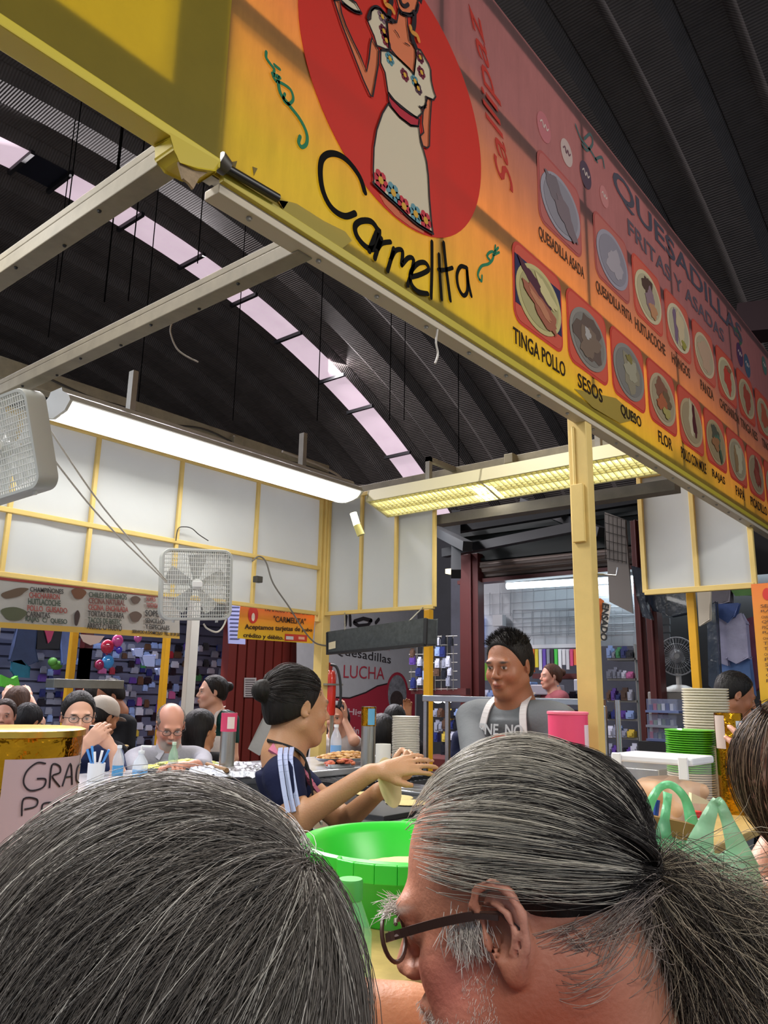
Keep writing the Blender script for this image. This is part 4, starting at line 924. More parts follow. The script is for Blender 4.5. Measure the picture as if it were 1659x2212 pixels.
e1, t1_ = pink_can('steel can with a pink wrapper and ice-cream picture by the woman in the green jersey', 496, 1539, 1645, 1580, 3.9, .036)
label_patch(e1, t1_, .0385, math.atan2(-t1_[1], -t1_[0])-.2, math.atan2(-t1_[1], -t1_[0])+.75, t1_[2]-.075, t1_[2]-.02, cm('#e9d7d2', .6), 'picture', 1.01)
e2, t2_, z2_ = can('topping_can', 'steel can topped by a gold wrapper with a blue picture behind the cook', 'can', 797, 1526, 1625, 4.1, .036, M_CAN, M_GOLD, (1527, 1568), None, 1.03)
a2_ = math.atan2(-t2_[1], -t2_[0]); label_patch(e2, t2_, .0385, a2_-.1, a2_+.9, t2_[2]-.09, t2_[2]-.01, cm('#5fa3c9', .6), 'picture', 1.012)
e3, t3_, z3_ = can('sauce_tub', 'big pink tub beside the cream post, white label on its side', 'tub', 1226, 1538, 1660, 2.7, .066, M_PINK, z0=ZC)
part('rim', MB().lathe([(.065, 0), (.069, .001), (.069, .008), (.065, .01)], (t3_[0], t3_[1], t3_[2]-.008), 32), cm('#e87088', .4), e3, True)
a3_ = math.atan2(-t3_[1], -t3_[0]); label_patch(e3, t3_, .066, a3_+.9, a3_+1.45, t3_[2]-.19, t3_[2]-.04, cm('#d9c6d2', .6), 'paper_label', 1.004)
e4, t4_, z4_ = can('tip_jar', 'gold foil wrapped can with blue and white note next to the long-haired woman', 'tip jar', 1572, 1540, 1625, 3.3, .055, M_GOLD, z0=ZC)
a4_ = math.atan2(-t4_[1], -t4_[0]); label_patch(e4, t4_, .055, a4_+.5, a4_+1.2, t4_[2]-.15, t4_[2]-.03, cm('#c8d2de', .6), 'note', 1.006); label_patch(e4, t4_, .055, a4_-1.2, a4_-.3, t4_[2]-.14, t4_[2]-.01, cm('#b7a8a2', .6), 'note', 1.006)
label_patch(e4, t4_, .0555, a4_+.9, a4_+1.15, t4_[2]-.12, t4_[2]-.05, cm('#3f86c4', .6), 'print', 1.008)
# napkin / white cup
e5, t5_, _ = can('white_pot', 'white plastic pot next to the brown-rimmed plates', 'pot', 828, 1607, 1640, 4.0, .038, cm('#dddcd6', .4), z0=1.03)

# ---- plates
def plate_stack(x, ytop, ybot, d, r, th, cols, lab, group, zbase=None, rimc=None):
    t = at(x, ytop, d); zb = at(x, ybot, d)[2] if zbase is None else zbase; n = max(2, int(round((t[2]-zb)/th))); protos = {}
    rs = random.Random(x)
    for i in range(n):
        c = cols(i/n) if callable(cols) else cols; key = (c, round(r, 3)); loc = (t[0]+rs.uniform(-1, 1)*r*.015, t[1]+rs.uniform(-1, 1)*r*.015, zb+i*th)
        pos = 'lowest plate' if i == 0 else ('topmost plate' if i == n-1 else 'plate in the middle')
        if key not in protos:
            mb = MB().lathe([(0, .002), (r*.55, .0), (r*.62, .002), (r*.9, th*1.4), (r, th*1.8), (r, th*2.2), (r*.97, th*2.25), (r*.6, th*.9), (0, th*.8)], (0, 0, 0), 28)
            o = part('plate', mb, cm(c, .3, coat=.3), None, True); protos[key] = o
        else: o = protos[key].copy(); COL.objects.link(o)
        o.location = loc; tag(o, '%s of %s' % (pos, lab), 'plate', group)
    return t, zb, n
plate_stack(877, 1553, 1652, 4.25, .073, .0085, lambda f: '#e3dfd4' if (f > .62 or int(f*100) % 3 == 0) else '#5c352b', 'the brown and white stack by the steel frame', 'small plates stacked by the steel frame', 1.035)
plate_stack(1522, 1492, 1650, 3.9, .108, .0125, '#dcd6c2', 'the tall cream stack under the yellow post', 'cream plates in the tall stack', None)
plate_stack(1492, 1583, 1640, 3.45, .105, .0092, lambda f: '#59b32c' if f > .40 else '#dcd6c2', 'the stack of bright green plates over cream ones', 'green and cream plates', ZC)
T1('plinth', 'steel stand under the piles of plates', 'stand', MB().box((3.5, 1.32, .0), (4.3, 1.66, at(1522, 1650, 3.9)[2])), M_STEEL, None, False, .004)
tb_ = at(1545, 1640, 3.4)
st = None
for i in range(13):
    if st is None: st = part('foam_cup', MB().lathe([(0, 0), (.030, 0), (.038, .05), (.036, .05), (.028, .003), (0, .003)], (0, 0, 0), 20), cm('#dfe2e2', .5), None, True); o = st
    else: o = st.copy(); COL.objects.link(o)
    o.location = (tb_[0], tb_[1], ZC+i*.017); tag(o, 'white foam cup nested in the leaning column beside the green plates', 'cup', 'nested foam cups')
# ---- clear bin of chicken
bn = thing('storage_bin', 'translucent plastic storage bin with lid holding pale chicken pieces', 'storage bin', at(1405, 1760, 2.35))
M_CLEAR = mat('clear_plastic', (.93, .95, .97), .15, alpha=.16, spec=.6)
fr_ = Fr(V3((at(1405, 1700, 2.35)[0], at(1405, 1700, 2.35)[1], ZC)), (0, 1, 0))
A = at(1325, 1625, 2.45); B = at(1492, 1640, 2.3); zt_ = (A[2]+B[2])/2; bd = unit(V3((B[0]-A[0], B[1]-A[1], 0))); bp = np.cross(bd, V3((0, 0, 1)))*-1
wB = np.linalg.norm((B-A)[:2]); o_ = V3((A[0], A[1], 0))
def BP(u, v, z): return o_+bd*u*wB+bp*v*.17+V3((0, 0, z))
bx = MB(); q_ = [(.04, .04), (.96, .04), (.96, .96), (.04, .96)]; Q_ = [(0, 0), (1, 0), (1, 1), (0, 1)]
bx.add([BP(u, v, ZC+.004) for u, v in q_]+[BP(u, v, zt_-.02) for u, v in Q_], [(0, 3, 2, 1), (0, 1, 5, 4), (1, 2, 6, 5), (2, 3, 7, 6), (3, 0, 4, 7)])
part('box', bx, M_CLEAR, bn)
lid = MB().hexa([BP(u, v, z) for z in (zt_-.022, zt_) for u, v in ((-.03, -.04), (1.03, -.04), (1.03, 1.04), (-.03, 1.04))]); part('lid', lid, mat('milky_lid', (.85, .87, .92), .3, alpha=.75), bn, bevel=.006)
for u in (.0, .86): part('latch', MB().hexa([BP(u+a, v, z) for z in (zt_-.06, zt_+.003) for a, v in ((0, -.09), (.12, -.09), (.12, -.04), (0, -.04))]), cm('#e6e8ea', .3), bn, bevel=.003)
ch = SDF(); rs = np.random.default_rng(4)
for k in range(20):
    u, v, z = rs.uniform(.12, .88), rs.uniform(.15, .7), rs.uniform(.03, .19); a = BP(u, v, ZC+z); dd = unit(rs.normal(size=3)*V3((1, 1, .4)))*.035
    ch.cone(a-dd, a+dd, .034, .022, .02)
T1c = sdf_obj('chicken_pieces', ch, .007, M_CLOTH if 0 else cm('#d9b08a', .5), None); tag(T1c, 'raw pale chicken pieces heaped inside the clear bin', 'chicken', kind='stuff')

# ---- green basin with dough
bs = thing('basin', 'large bright green plastic basin with ribbed side and rim handles', 'basin', at(890, 1985, 1.80)*V3((1, 1, 0))+V3((0, 0, ZC)))
bc = at(892, 1800, 1.80); bc = V3((bc[0], bc[1], ZC)); zr = 1.135-ZC+.005
M_GREEN = mat('green_plastic', lin('#35c93a'), .32, spec=.5)
prof = [(0, .004), (.155, .004), (.165, .0), (.172, .006), (.215, zr-.028), (.232, zr-.028), (.246, zr-.024), (.248, zr-.004), (.240, zr), (.228, zr-.004), (.215, zr-.02), (.166, .014), (0, .012)]
bb = MB(); n = 96
def bas(u, v):
    i = int(round(v*(len(prof)-1))); r, z = prof[i]; t = 2*pi*u
    if 2 <= i <= 4: r *= 1-.008*(abs(sin(12*t/2)) < .12)
    return bc+V3((r*cos(t), r*sin(t), z))
bb.grid(bas, n, len(prof), True); part('tub', bb, M_GREEN, bs, True)
ha = math.atan2(-bc[1], -bc[0])-.25
for hh in (ha, ha+pi):
    pts = [bc+V3((rr*cos(hh+a), rr*sin(hh+a), zr-.016)) for a, rr in ((-.36, .244), (-.30, .268), (-.15, .276), (0, .278), (.15, .276), (.30, .268), (.36, .244))]
    hb = MB(); hm = []
    for p in pts: hm.append(p)
    for i in range(len(hm)-1): hb.bar(hm[i], hm[i+1], .008, .034)
    part('handle', hb, M_GREEN, bs, bevel=.002)
dg = SDF(); rs = np.random.default_rng(9)
for k in range(110):
    a, r = rs.uniform(0, 6.28), .19*sqrt(rs.uniform(0, 1)); dg.ell(bc+V3((r*cos(a)*.8, r*sin(a)*.8, .045+.025*(1-r/.19)+rs.uniform(0, .02))), rs.uniform(.008, .018, 3), None, .008)
dg.cone(bc+V3((0, 0, .033)), bc+V3((0, 0, .045)), .15, None, .02, flat=((0, 0, 1), .35))
tag(sdf_obj('dough', dg, .006, cm('#d9c08a', .8, bump=.5, bscale=60), None), 'crumbly yellow maize dough in the green basin', 'dough')
# bottle by the basin
bt = at(757, 1905, 1.35); e = thing('soda_bottle', 'green glass bottle with a green cap in front of the basin', 'bottle', (bt[0], bt[1], ZC))
zt2 = at(757, 1898, 1.35)[2]; hB = zt2-ZC
part('glass', MB().lathe([(0, 0), (.034, 0), (.036, .01), (.036, hB*.5), (.018, hB*.8), (.014, hB*.9), (.0, hB*.9)], (bt[0], bt[1], ZC), 28), mat('green_glass', (.25, .75, .35), .08, alpha=.45), e, True)
part('cap', MB().lathe([(0, hB), (.019, hB), (.0205, hB-.004), (.0205, hB-.03), (0, hB-.03)], (bt[0], bt[1], ZC), 28), cm('#4cb04e', .4), e, True)

# ---- bottles on the far counter
def bottle(lab, x, yt, d, r, col, al=.4, labelc=None, cap='#dfe6ea', cat='bottle', pump=False):
    t = at(x, yt, d); zb = 1.036; h = t[2]-zb; e = thing('water_bottle' if not pump else 'sanitizer_bottle', lab, cat, (t[0], t[1], zb)); c = (t[0], t[1], zb)
    part('body', MB().lathe([(0, 0), (r, 0), (r, h*.55), (r*.85, h*.68), (r*.38, h*.86), (r*.36, h*.93), (0, h*.93)], c, 24), mat('clear_'+col.strip('#'), lin(col), .1, alpha=al), e, True)
    part('cap', MB().lathe([(0, h*.92), (r*.42, h*.92), (r*.42, h), (0, h)], c, 16), cm(cap, .4), e, True)
    if labelc: a_ = math.atan2(-c[1], -c[0]); label_patch(e, c, r*1.01, a_-1.2, a_+1.2, zb+h*.12, zb+h*.42, cm(labelc, .5))
    if pump: part('pump', MB().tube([(c[0], c[1], zb+h*.95), (c[0], c[1], zb+h*1.15), (c[0]+.03, c[1]-.03, zb+h*1.13)], .006, 8), cm('#e5e8ea', .4), e, True)
bottle('clear plastic water bottle with blue label in front of the dark jacket', 259, 1610, 3.75, .026, '#c9d4dc', .45, '#4a8fc0')
bottle('hand sanitizer bottle with pump and blue label', 306, 1622, 3.65, .034, '#dfe8f0', .5, '#5aa0dc', pump=True)
bottle('empty green-tinted glass bottle before the grey-shirted man', 377, 1603, 3.95, .024, '#9fc7a8', .5, '#c9d6cc', '#bcd6c0')
bottle('clear bottle in front of the woman in the white blouse', 727, 1565, 5.0, .035, '#d5dbe6', .5, '#6f9fd0')
cp_ = thing('cutlery_pot', 'white pot holding blue and white plastic utensils', 'pot', (at(209, 1650, 3.7)[0], at(209, 1650, 3.7)[1], 1.036))
c_ = at(209, 1650, 3.7); zt3 = at(209, 1650, 3.7)[2]
part('pot', MB().lathe([(0, 0), (.036, 0), (.038, .075), (.034, .075), (.033, .005), (0, .005)], (c_[0], c_[1], 1.036), 24), cm('#d6d8dc', .3), cp_, True)
for i, (dx, dz, c) in enumerate(((-.05, .07, '#3f86cf'), (-.015, .06, '#e8e8e8'), (.02, .065, '#e8e8e8'), (.05, .07, '#3f86cf'), (-.03, .085, '#4c93d8'))): part('utensil', MB().tube([(c_[0], c_[1], 1.05), V3((c_[0], c_[1], 1.10+dz))+HR*dx], [.004, .006], 8), cm(c, .35), cp_, True)

# ---- stainless frame beyond the apron man
fm = thing('steel_rack', 'square stainless steel frame behind the man in the white apron', 'frame', on(914, 1640, 0, 3.75)*V3((1, 1, 0)))
pA, pB = on(912, 1507, 0, 3.85), on(1300, 1512, 0, 3.85); zf = 1.42
part('top_bar', MB().box((3.85, pB[1], zf-.022), (3.90, pA[1], zf+.012)), M_STEEL, fm, bevel=.003)
for y in (pA[1]-.012, pA[1]-.17, pB[1]): part('leg', MB().box((3.86, y-.012, 0), (3.885, y+.012, zf-.02)), M_STEEL, fm, bevel=.003)
fm2 = T1('steel_post', 'short stainless upright to the right of the cream post', 'post', MB().tube([at(1333, 1512, 3.9), at(1333, 1512, 3.9)*V3((1, 1, 0))], .014, 10), M_STEEL, None, True)
# hanging hood on the far side
hd = T1('metal_hood', 'flat stainless strip hood hanging above the seated customers', 'hood', MB().box(*rect(116, 1468, 268, 1487, 1, 4.6, .10)), mat('hood_steel', lin('#8f928c'), .35, .8, noise=.2), None, False, .003)
sp_ = on(192, 1468, 1, 4.65); 
# ---- black hanging box (heater) with sticker
c1, c2, c3, c4 = at(707, 1366, 4.75), at(920, 1336, 4.15), at(918, 1392, 4.15), at(707, 1412, 4.75)
hx = thing('hanging_heater', 'long scratched black box hanging under the right white panels', 'heater', (c1+c2+c3+c4)/4)
nrm = unit(np.cross(c2-c1, c4-c1)); 
part('casing', MB().poly([c1, c2, c3, c4], -nrm*.09 if (-nrm) @ HF > 0 else nrm*.09), mat('scratched_black', lin('#4a4f50'), .35, .3, noise=.35, nscale=40), hx, bevel=.004)
part('edge_frame', MB().bar(c4, c3, .02, .014).bar(c2, c3, .02, .014).bar(c1, c4, .012, .01), M_BLACK, hx)
nf = -nrm if (-nrm) @ HF < 0 else nrm
sq = [c4+(c3-c4)*u+(c1-c4)*v+nf*.003 for u, v in ((.02, .18), (.10, .22), (.10, .55), (.02, .50))]; part('sticker', MB().poly(sq), cm('#cbbfa0', .6), hx)
part('hanger', MB().tube([c1*.8+c2*.2, V3((3.84, 3.5, 1.96))], .004, 6).tube([c2*.85+c1*.15, V3((3.84, 2.85, 1.96))], .004, 6), M_GREY, hx)

# ---- orange notice
on_ = thing('orange_notice', 'orange and yellow notice about card payments tied under the panels', 'notice', on(600, 1390, 1, 3.80))
om = mat('notice_print', (1, 1, 1), .6); nt = om.node_tree; N = nt.nodes; L = nt.links; tcn = N.new('ShaderNodeTexCoord'); spn = N.new('ShaderNodeSeparateXYZ'); L.new(tcn.outputs['Object'], spn.inputs[0])
crn = N.new('ShaderNodeValToRGB'); mrn = N.new('ShaderNodeMapRange'); mrn.inputs[1].default_value = 0; mrn.inputs[2].default_value = .26; L.new(spn.outputs['Z'], mrn.inputs[0]); L.new(mrn.outputs[0], crn.inputs[0]); L.new(crn.outputs[0], N['Principled BSDF'].inputs['Base Color'])
crn.color_ramp.elements[0].color = lin('#e6c02c')+(1,); crn.color_ramp.elements[0].position = .1; crn.color_ramp.elements[1].color = lin('#e4702c')+(1,); crn.color_ramp.elements[1].position = .8
oq = [(520, 1300), (682, 1318), (675, 1390), (513, 1379)]
part('sheet', quad(oq, 1, 3.80, .002), om, on_)
O1 = lambda x, y: on(x, y, 1, 3.797)
dk = cm('#3a2418', .6)
text('TAMPICOS Y QUESADILLAS', O1(570, 1321), O1(680, 1331), O1(571, 1312), dk, on_, 'lettering'); text('"CARMELITA"', O1(590, 1343), O1(660, 1349), O1(591, 1330), dk, on_, 'lettering', .01)
text('Aceptamos tarjetas de', O1(528, 1362), O1(648, 1367), O1(529, 1348), dk, on_, 'lettering', .02); text('crédito y débito.', O1(525, 1379), O1(612, 1385), O1(526, 1367), dk, on_, 'lettering', .02); text('pubo', O1(652, 1366), O1(674, 1367), O1(653, 1356), dk, on_, 'lettering', .02)
def disc(c, rx, rz, n=20): return MB().poly([V3(c)+V3((rx*cos(a), 0, rz*sin(a))) for a in np.linspace(0, 2*pi, n, False)])
part('emblem', disc(O1(547, 1328), .042, .055), cm('#c8302a', .6), on_); part('emblem_figure', disc(on(547, 1333, 1, 3.795), .014, .026), cm('#e8dccb', .6), on_)
part('card_logo', quad([(616, 1369), (664, 1372), (663, 1386), (615, 1384)], 1, 3.796, .001), cm('#c03a2e', .6), on_); part('card_mark', quad([(618, 1374), (634, 1375), (634, 1382), (618, 1381)], 1, 3.795, .001), cm('#cfd6e4', .6), on_)
part('card_mark', quad([(645, 1375), (658, 1376), (658, 1382), (645, 1381)], 1, 3.795, .001), cm('#e6b0a0', .6), on_)
# ---- menu board across the aisle
mbd = thing('menu_board', 'grey-white menu board listing fillings in black and red, hung over the far aisle', 'menu board', on(200, 1380, 1, 5.2))
MY = 5.2
part('board', quad([(-60, 1225), (388, 1280), (388, 1378), (-60, 1349)], 1, MY, .03), cm('#aaa69b', .6, noise=.08), mbd)
part('border', quad([(-60, 1340), (388, 1368), (388, 1380), (-60, 1352)], 1, MY-.004, .003), cm('#c09a3c', .6), mbd)
part('border', quad([(-60, 1238), (388, 1286), (388, 1294), (-60, 1246)], 1, MY-.004, .003), cm('#8a2a24', .6), mbd)
O2 = lambda x, y: on(x, y, 1, MY-.006)
for s_, x0, y0, x1, h, c in [('CHAMPIÑONES', 65, 1278, 137, 13, 0), ('CHICHARRON', 63, 1291, 129, 12, 1), ('HUITLACOCHE', 61, 1305, 131, 13, 2), ('POLLO  GUISADO', 59, 1319, 145, 12, 1), ('CARNITAS', 57, 1332, 108, 12, 0), ('RAJAS  C/  QUESO', 55, 1345, 145, 14, 2),
                             ('CHILES RELLENOS', 192, 1290, 274, 12, 2), ('CECINA NATURAL', 192, 1303, 270, 12, 3), ('CECINA  ENCHILADA', 191, 1317, 277, 12, 1), ('TORTAS DE PAPA', 190, 1331, 268, 12, 0), ('TACOS DE BISTEC', 190, 1345, 262, 12, 2), ('ARROZ C/ HUEVO', 188, 1358, 263, 13, 0),
                             ('SOPES', 316, 1298, 336, 10, 1), ('TOSTADAS', 316, 1312, 345, 10, 1), ('SOPES', 314, 1331, 348, 14, 0), ('SENCILLOS', 314, 1345, 356, 10, 0), ('Y ESPECIALES', 314, 1358, 366, 10, 0), ('SERVICIO A DOMICILIO  TEL. 10 39 50', 286, 1367, 388, 7, 0)]:
    sl = .07; text(s_, O2(x0, y0), O2(x1, y0+sl*(x1-x0)), O2(x0, y0-h), cm(['#3a3630', '#9a4238', '#3c4a3a', '#7a4038'][c], .6), mbd, 'lettering', .012)
for x, y, rx, rz, c in ((32, 1281, .085, .03, '#5d4a36'), (30, 1326, .085, .045, '#4f5238'), (170, 1282, .055, .04, '#6b4428'), (166, 1335, .02, .055, '#3a2a22'), (293, 1332, .05, .04, '#5c4a3c'), (293, 1296, .04, .03, '#5c4a3c')):
    part('dish_picture', MB().poly([O2(x, y)+V3((rx*cos(a)*(1+.15*sin(3*a)), -.001, rz*sin(a)+rx*.35*cos(a)*(y < 1290 and x < 60))) for a in np.linspace(0, 2*pi, 22, False)]), cm(c, .7), mbd)
# ---- LUCHA banner
BY = 6.8
lb = thing('stall_banner', 'grey-white banner with black and red lettering over a dark red wave', 'banner', on(770, 1600, 1, BY))
part('cloth', quad([(641, 1325), (902, 1318), (898, 1620), (641, 1610)], 1, BY, .004), cm('#b9b7b8', .7, noise=.08), lb)
O3 = lambda x, y, k=1: on(x, y, 1, BY-.004*k)
wavep = [(641, 1455), (655, 1458), (670, 1470), (690, 1490), (720, 1506), (755, 1508), (790, 1496), (815, 1482), (840, 1476), (870, 1482), (896, 1495), (896, 1618), (641, 1610)]
part('red_wave', MB().poly([O3(*p) for p in wavep], (0, -.002, 0)), cm('#a8283a', .7), lb)
wl = MB(); ribbon(wl, [O3(x, y, 2) for x, y in wavep[:11]], .018); part('wave_line', wl, cm('#2a1416', .7), lb)
text('Quesadillas', O3(721, 1415, 2), O3(844, 1437, 2), O3(722, 1392, 2), cm('#262022', .7), lb, 'lettering', 0.0)
text('LUCHA', O3(742, 1464, 2), O3(830, 1468, 2), O3(743, 1436, 2), cm('#b23040', .7), lb, 'lettering', -.005)
text('Higiene', O3(751, 1548, 2), O3(815, 1552, 2), O3(752, 1530, 2), cm('#d8b9bc', .7), lb, 'lettering', .02); text('Sazón', O3(740, 1584, 2), O3(775, 1586, 2), O3(741, 1568, 2), cm('#d8b9bc', .7), lb, 'lettering', .02)
def star(c, r): return MB().poly([V3(c)+V3((r*(1 if i % 2 == 0 else .45)*sin(pi*i/5), -.002, r*(1 if i % 2 == 0 else .45)*cos(pi*i/5))) for i in range(10)], (0, -.002, 0))
for x in (828, 838): part('star', star(O3(x, 1399, 2), .05), cm('#b22c36', .7), lb)
part('oval_picture', MB().poly([O3(858+24*cos(a), 1498+46*sin(a), 2) for a in np.linspace(0, 2*pi, 28, False)], (0, -.002, 0)), cm('#a8283a', .7), lb); part('oval_picture', MB().poly([O3(858+20*cos(a), 1500+42*sin(a), 3) for a in np.linspace(0, 2*pi, 28, False)], (0, -.002, 0)), cm('#8d8c90', .7, noise=.6, nscale=12), lb)
part('oval_picture', MB().poly([O3(857+14*cos(a), 1512+20*sin(a), 4) for a in np.linspace(0, 2*pi, 20, False)], (0, -.002, 0)), cm('#4a3a36', .7, noise=.5, nscale=30), lb)
ut = MB()
for p in ([(748, 1332), (746, 1350)], [(756, 1330), (757, 1350)], [(765, 1345), (775, 1352), (795, 1350), (802, 1340)], [(766, 1342), (785, 1336), (802, 1340)], [(812, 1345), (818, 1338)]): ribbon(ut, [O3(x, y, 2) for x, y in p], .05)
part('utensil_drawing', ut, cm('#262022', .7), lb)

T1('towel', 'light grey cloth hanging behind the cook by the red slatted door', 'towel', MB().poly([at(x, y, 4.9) for x, y in ((578, 1538), (604, 1536), (606, 1600), (575, 1612), (560, 1628), (540, 1616), (556, 1575))], HF*.05), cm('#8d8c88', .8, bump=.6, bscale=10), None, False, .01)
# ================================================================== people
def glasses(f, parent, col='#1c1a1a', r=(.024, .017), t=.0016, lens=True):
    rim = MB(); mm_ = cm(col, .3); zc = .004
    for g in (-1, 1):
        c = (g*.032, .1065, zc); rim.tube([f.p(c[0]+r[0]*cos(a)*(1 if abs(cos(a)) < .8 else 1.0), c[1]-.10*abs(c[0]+r[0]*cos(a))**1.0*.25, c[2]+r[1]*sin(a)) for a in np.linspace(0, 2*pi, 25)], t*f.s, 6)
        rim.tube([f.p(g*.056, .099, zc+.006), f.p(g*.076, .085, zc+.006), f.p(g*.083, .015, zc+.010), f.p(g*.083, -.006, zc+.006), f.p(g*.080, -.020, zc-.016)], t*1.1*f.s, 6)
    rim.tube([f.p(-.009, .111, zc+.004), f.p(0, .114, zc+.006), f.p(.009, .111, zc+.004)], t*f.s, 6)
    gl = part('glasses', rim, mm_, parent, True)
    if lens:
        lm_ = MB()
        for g in (-1, 1): lm_.poly([f.p(g*.032+r[0]*.97*cos(a), .1062-.025*abs(g*.032+r[0]*cos(a)), zc+r[1]*.97*sin(a)) for a in np.linspace(0, 2*pi, 24, False)])
        part('lens', lm_, mat('lens_glass', (.9, .95, .93), .05, alpha=.12), gl)
    return gl
def stool(c, h, lab):
    e = thing('stool', lab, 'stool', (c[0], c[1], 0), 'stools along the counters')
    part('seat', MB().lathe([(0, h-.04), (.15, h-.04), (.16, h-.02), (.155, h), (0, h)], (c[0], c[1], 0), 24), cm('#7a2a22', .5), e, True)
    for a in (45, 135, 225, 315): a = radians(a); part('leg', MB().tube([(c[0]+.11*cos(a), c[1]+.11*sin(a), h-.04), (c[0]+.17*cos(a), c[1]+.17*sin(a), 0)], .011, 8), M_GREY, e, True)
def person(lab, hc, face, bf=None, up=(0, 0, 1), skin=SK['tan'], shirt='#333333', pants='#22242c', sc=1.0, seat=None, male=True, h=.0065, hair='short', haircol='#14110f', arms=None, sleeve=.5,
           cap=None, glass=None, beard=None, bare=False, shw=.19, fat=1.0, apron=None, near=False, r_t=.078, brow=(.03, .02, .015), hair_h=.006, belly=0.0, lean=None):
    hc = V3(hc); face = unit(face); bf = unit(V3(bf if bf is not None else (face[0], face[1], 0))*V3((1, 1, 0))); br = np.cross(bf, V3((0, 0, 1)))
    f = Fr(hc, face, up, sc); z = V3((0, 0, 1)); ln = V3(lean) if lean is not None else V3((0, 0, 0))
    e = thing('person', lab, 'person', (hc[0], hc[1], 0), None)
    s = head(SDF(), f, skin, male, beard=beard, fat=fat, brow=brow)
    nb = hc-bf*.035*sc-z*.150*sc+ln*.3; sh = nb-z*.050*sc+ln*.2; sl = sh-br*shw*sc; sr = sh+br*shw*sc; hip = nb-z*.56*sc-bf*.01+ln*1.0
    s.cone(hc-bf*.02*sc-z*.07*sc, nb, .052*sc, .062*sc, .03); s.cone(nb+br*.02, nb-br*.02, .055*sc, None, .04); s.cone((sl+sh)/2-z*.012, (sr+sh)/2-z*.012, .046*sc, None, .05)
    A = arms or {}
    sleeves = []
    for side, S_ in (('L', sl), ('R', sr)):
        sg = -1 if side == 'L' else 1
        if side in A: el, wr = V3(A[side][0]), V3(A[side][1]); hf = A[side][2] if len(A[side]) > 2 else wr-el; hu = A[side][3] if len(A[side]) > 3 else z; kw = A[side][4] if len(A[side]) > 4 else {}
        else: el = S_-z*.27*sc+br*sg*.04+bf*.02; wr = el+bf*.20*sc-z*.05+br*sg*-.03; hf = wr-el; hu = z; kw = {}
        s.cone(S_, el, .050*sc, .041*sc, .03); s.cone(el, wr, .039*sc, .026*sc, .02)
        hfr = Fr(wr+unit(hf)*.045*sc, hf, hu, sc); hand(s, hfr, .95, side=(-1 if side == 'L' else 1), **kw)
        sleeves.append((S_, el, wr))
    if sleeve == 0: torso(s, nb-z*.04*sc, hip, sl, sr, (r_t-.008)*sc)
    sdf_obj('body', s, h, M_SKIN if near else M_SKINF, e, skin)
    # clothes
    c = SDF(); torso(c, nb-z*.045*sc, hip, sl, sr, r_t*sc, belly=belly)
    for S_, el, wr in sleeves:
        if sleeve > 0:
            q = min(sleeve, 1.0); c.cone(S_, S_+(el-S_)*q, .058*sc, (.052 if q < 1 else .047)*sc, .03)
            if sleeve > 1: c.cone(el, el+(wr-el)*(sleeve-1), .049*sc, .036*sc, .02)
    c.ell(nb+z*.036*sc+bf*.012, V3((.060, .060, .050))*sc, None, .012, True)
    if sleeve == 0: c.half(nb-z*.20*sc, z, .006)
    sdf_obj('shirt', c, h*1.15, M_CLOTH, e, lin(shirt))
    # legs
    p_ = SDF(); 
    if seat is not None:
        hp = V3((hip[0], hip[1], seat+.09)); p_.cone(hip-z*.02, hp, .13, .13, .05)
        for g in (-1, 1): kn = hp+br*g*.12+bf*.42-z*.02; p_.cone(hp+br*g*.08, kn, .085, .06, .05); ft = V3((kn[0], kn[1], .08))+bf*.02; p_.cone(kn, ft, .058, .04, .02); p_.cone(ft, ft+bf*.14-z*.03, .042, .035, .02)
    else:
        hp = V3((hip[0], hip[1], max(hip[2]-.12, .75))); p_.cone(hip, hp, .125, .13, .05)
        for g in (-1, 1): kn = V3((hp[0], hp[1], hp[2]*.52))+br*g*.10; p_.cone(hp+br*g*.08, kn, .085, .058, .05); ft = V3((kn[0], kn[1], .06)); p_.cone(kn, ft, .056, .042, .02); p_.cone(ft, ft+bf*.15-z*.02, .042, .036, .02)
    sdf_obj('trousers', p_, .012, M_CLOTH, e, lin(pants))
    hl = lin(haircol)
    if hair in ('short', 'bun', 'long', 'thin'):
        hs = hair_cap(f, {'short': .0075, 'bun': .008, 'long': .014, 'thin': .005}[hair], front=.058, z0=.036)
        if hair == 'thin': hs.ell(f.p(0, .035, .12), V3((.088, .12, .105))*sc, f.R, .01, True)
        if hair == 'bun': hs.ell(f.p(0, -.125, .045), V3((.038, .034, .036))*sc, f.R, .012)
        if hair == 'long':
            hs.pr = [p for p in hs.pr]; b0 = f.p(0, -.07, .0)
            for g in (-1, 0, 1): hs.cone(f.p(g*.05, -.055, 0), f.p(g*.055, -.06, 0)-z*.26*sc, .045*sc, .035*sc, .03, flat=(bf, .75))
        sdf_obj('hair', hs, hair_h if near else .007, M_HAIRM, e, hl, colfn=lambda V, c_: c_*(1+.7*(np.sin(V[:, 0]*310+V[:, 2]*90)*np.sin(V[:, 1]*270+1.3)*.5+.0))[:, None])
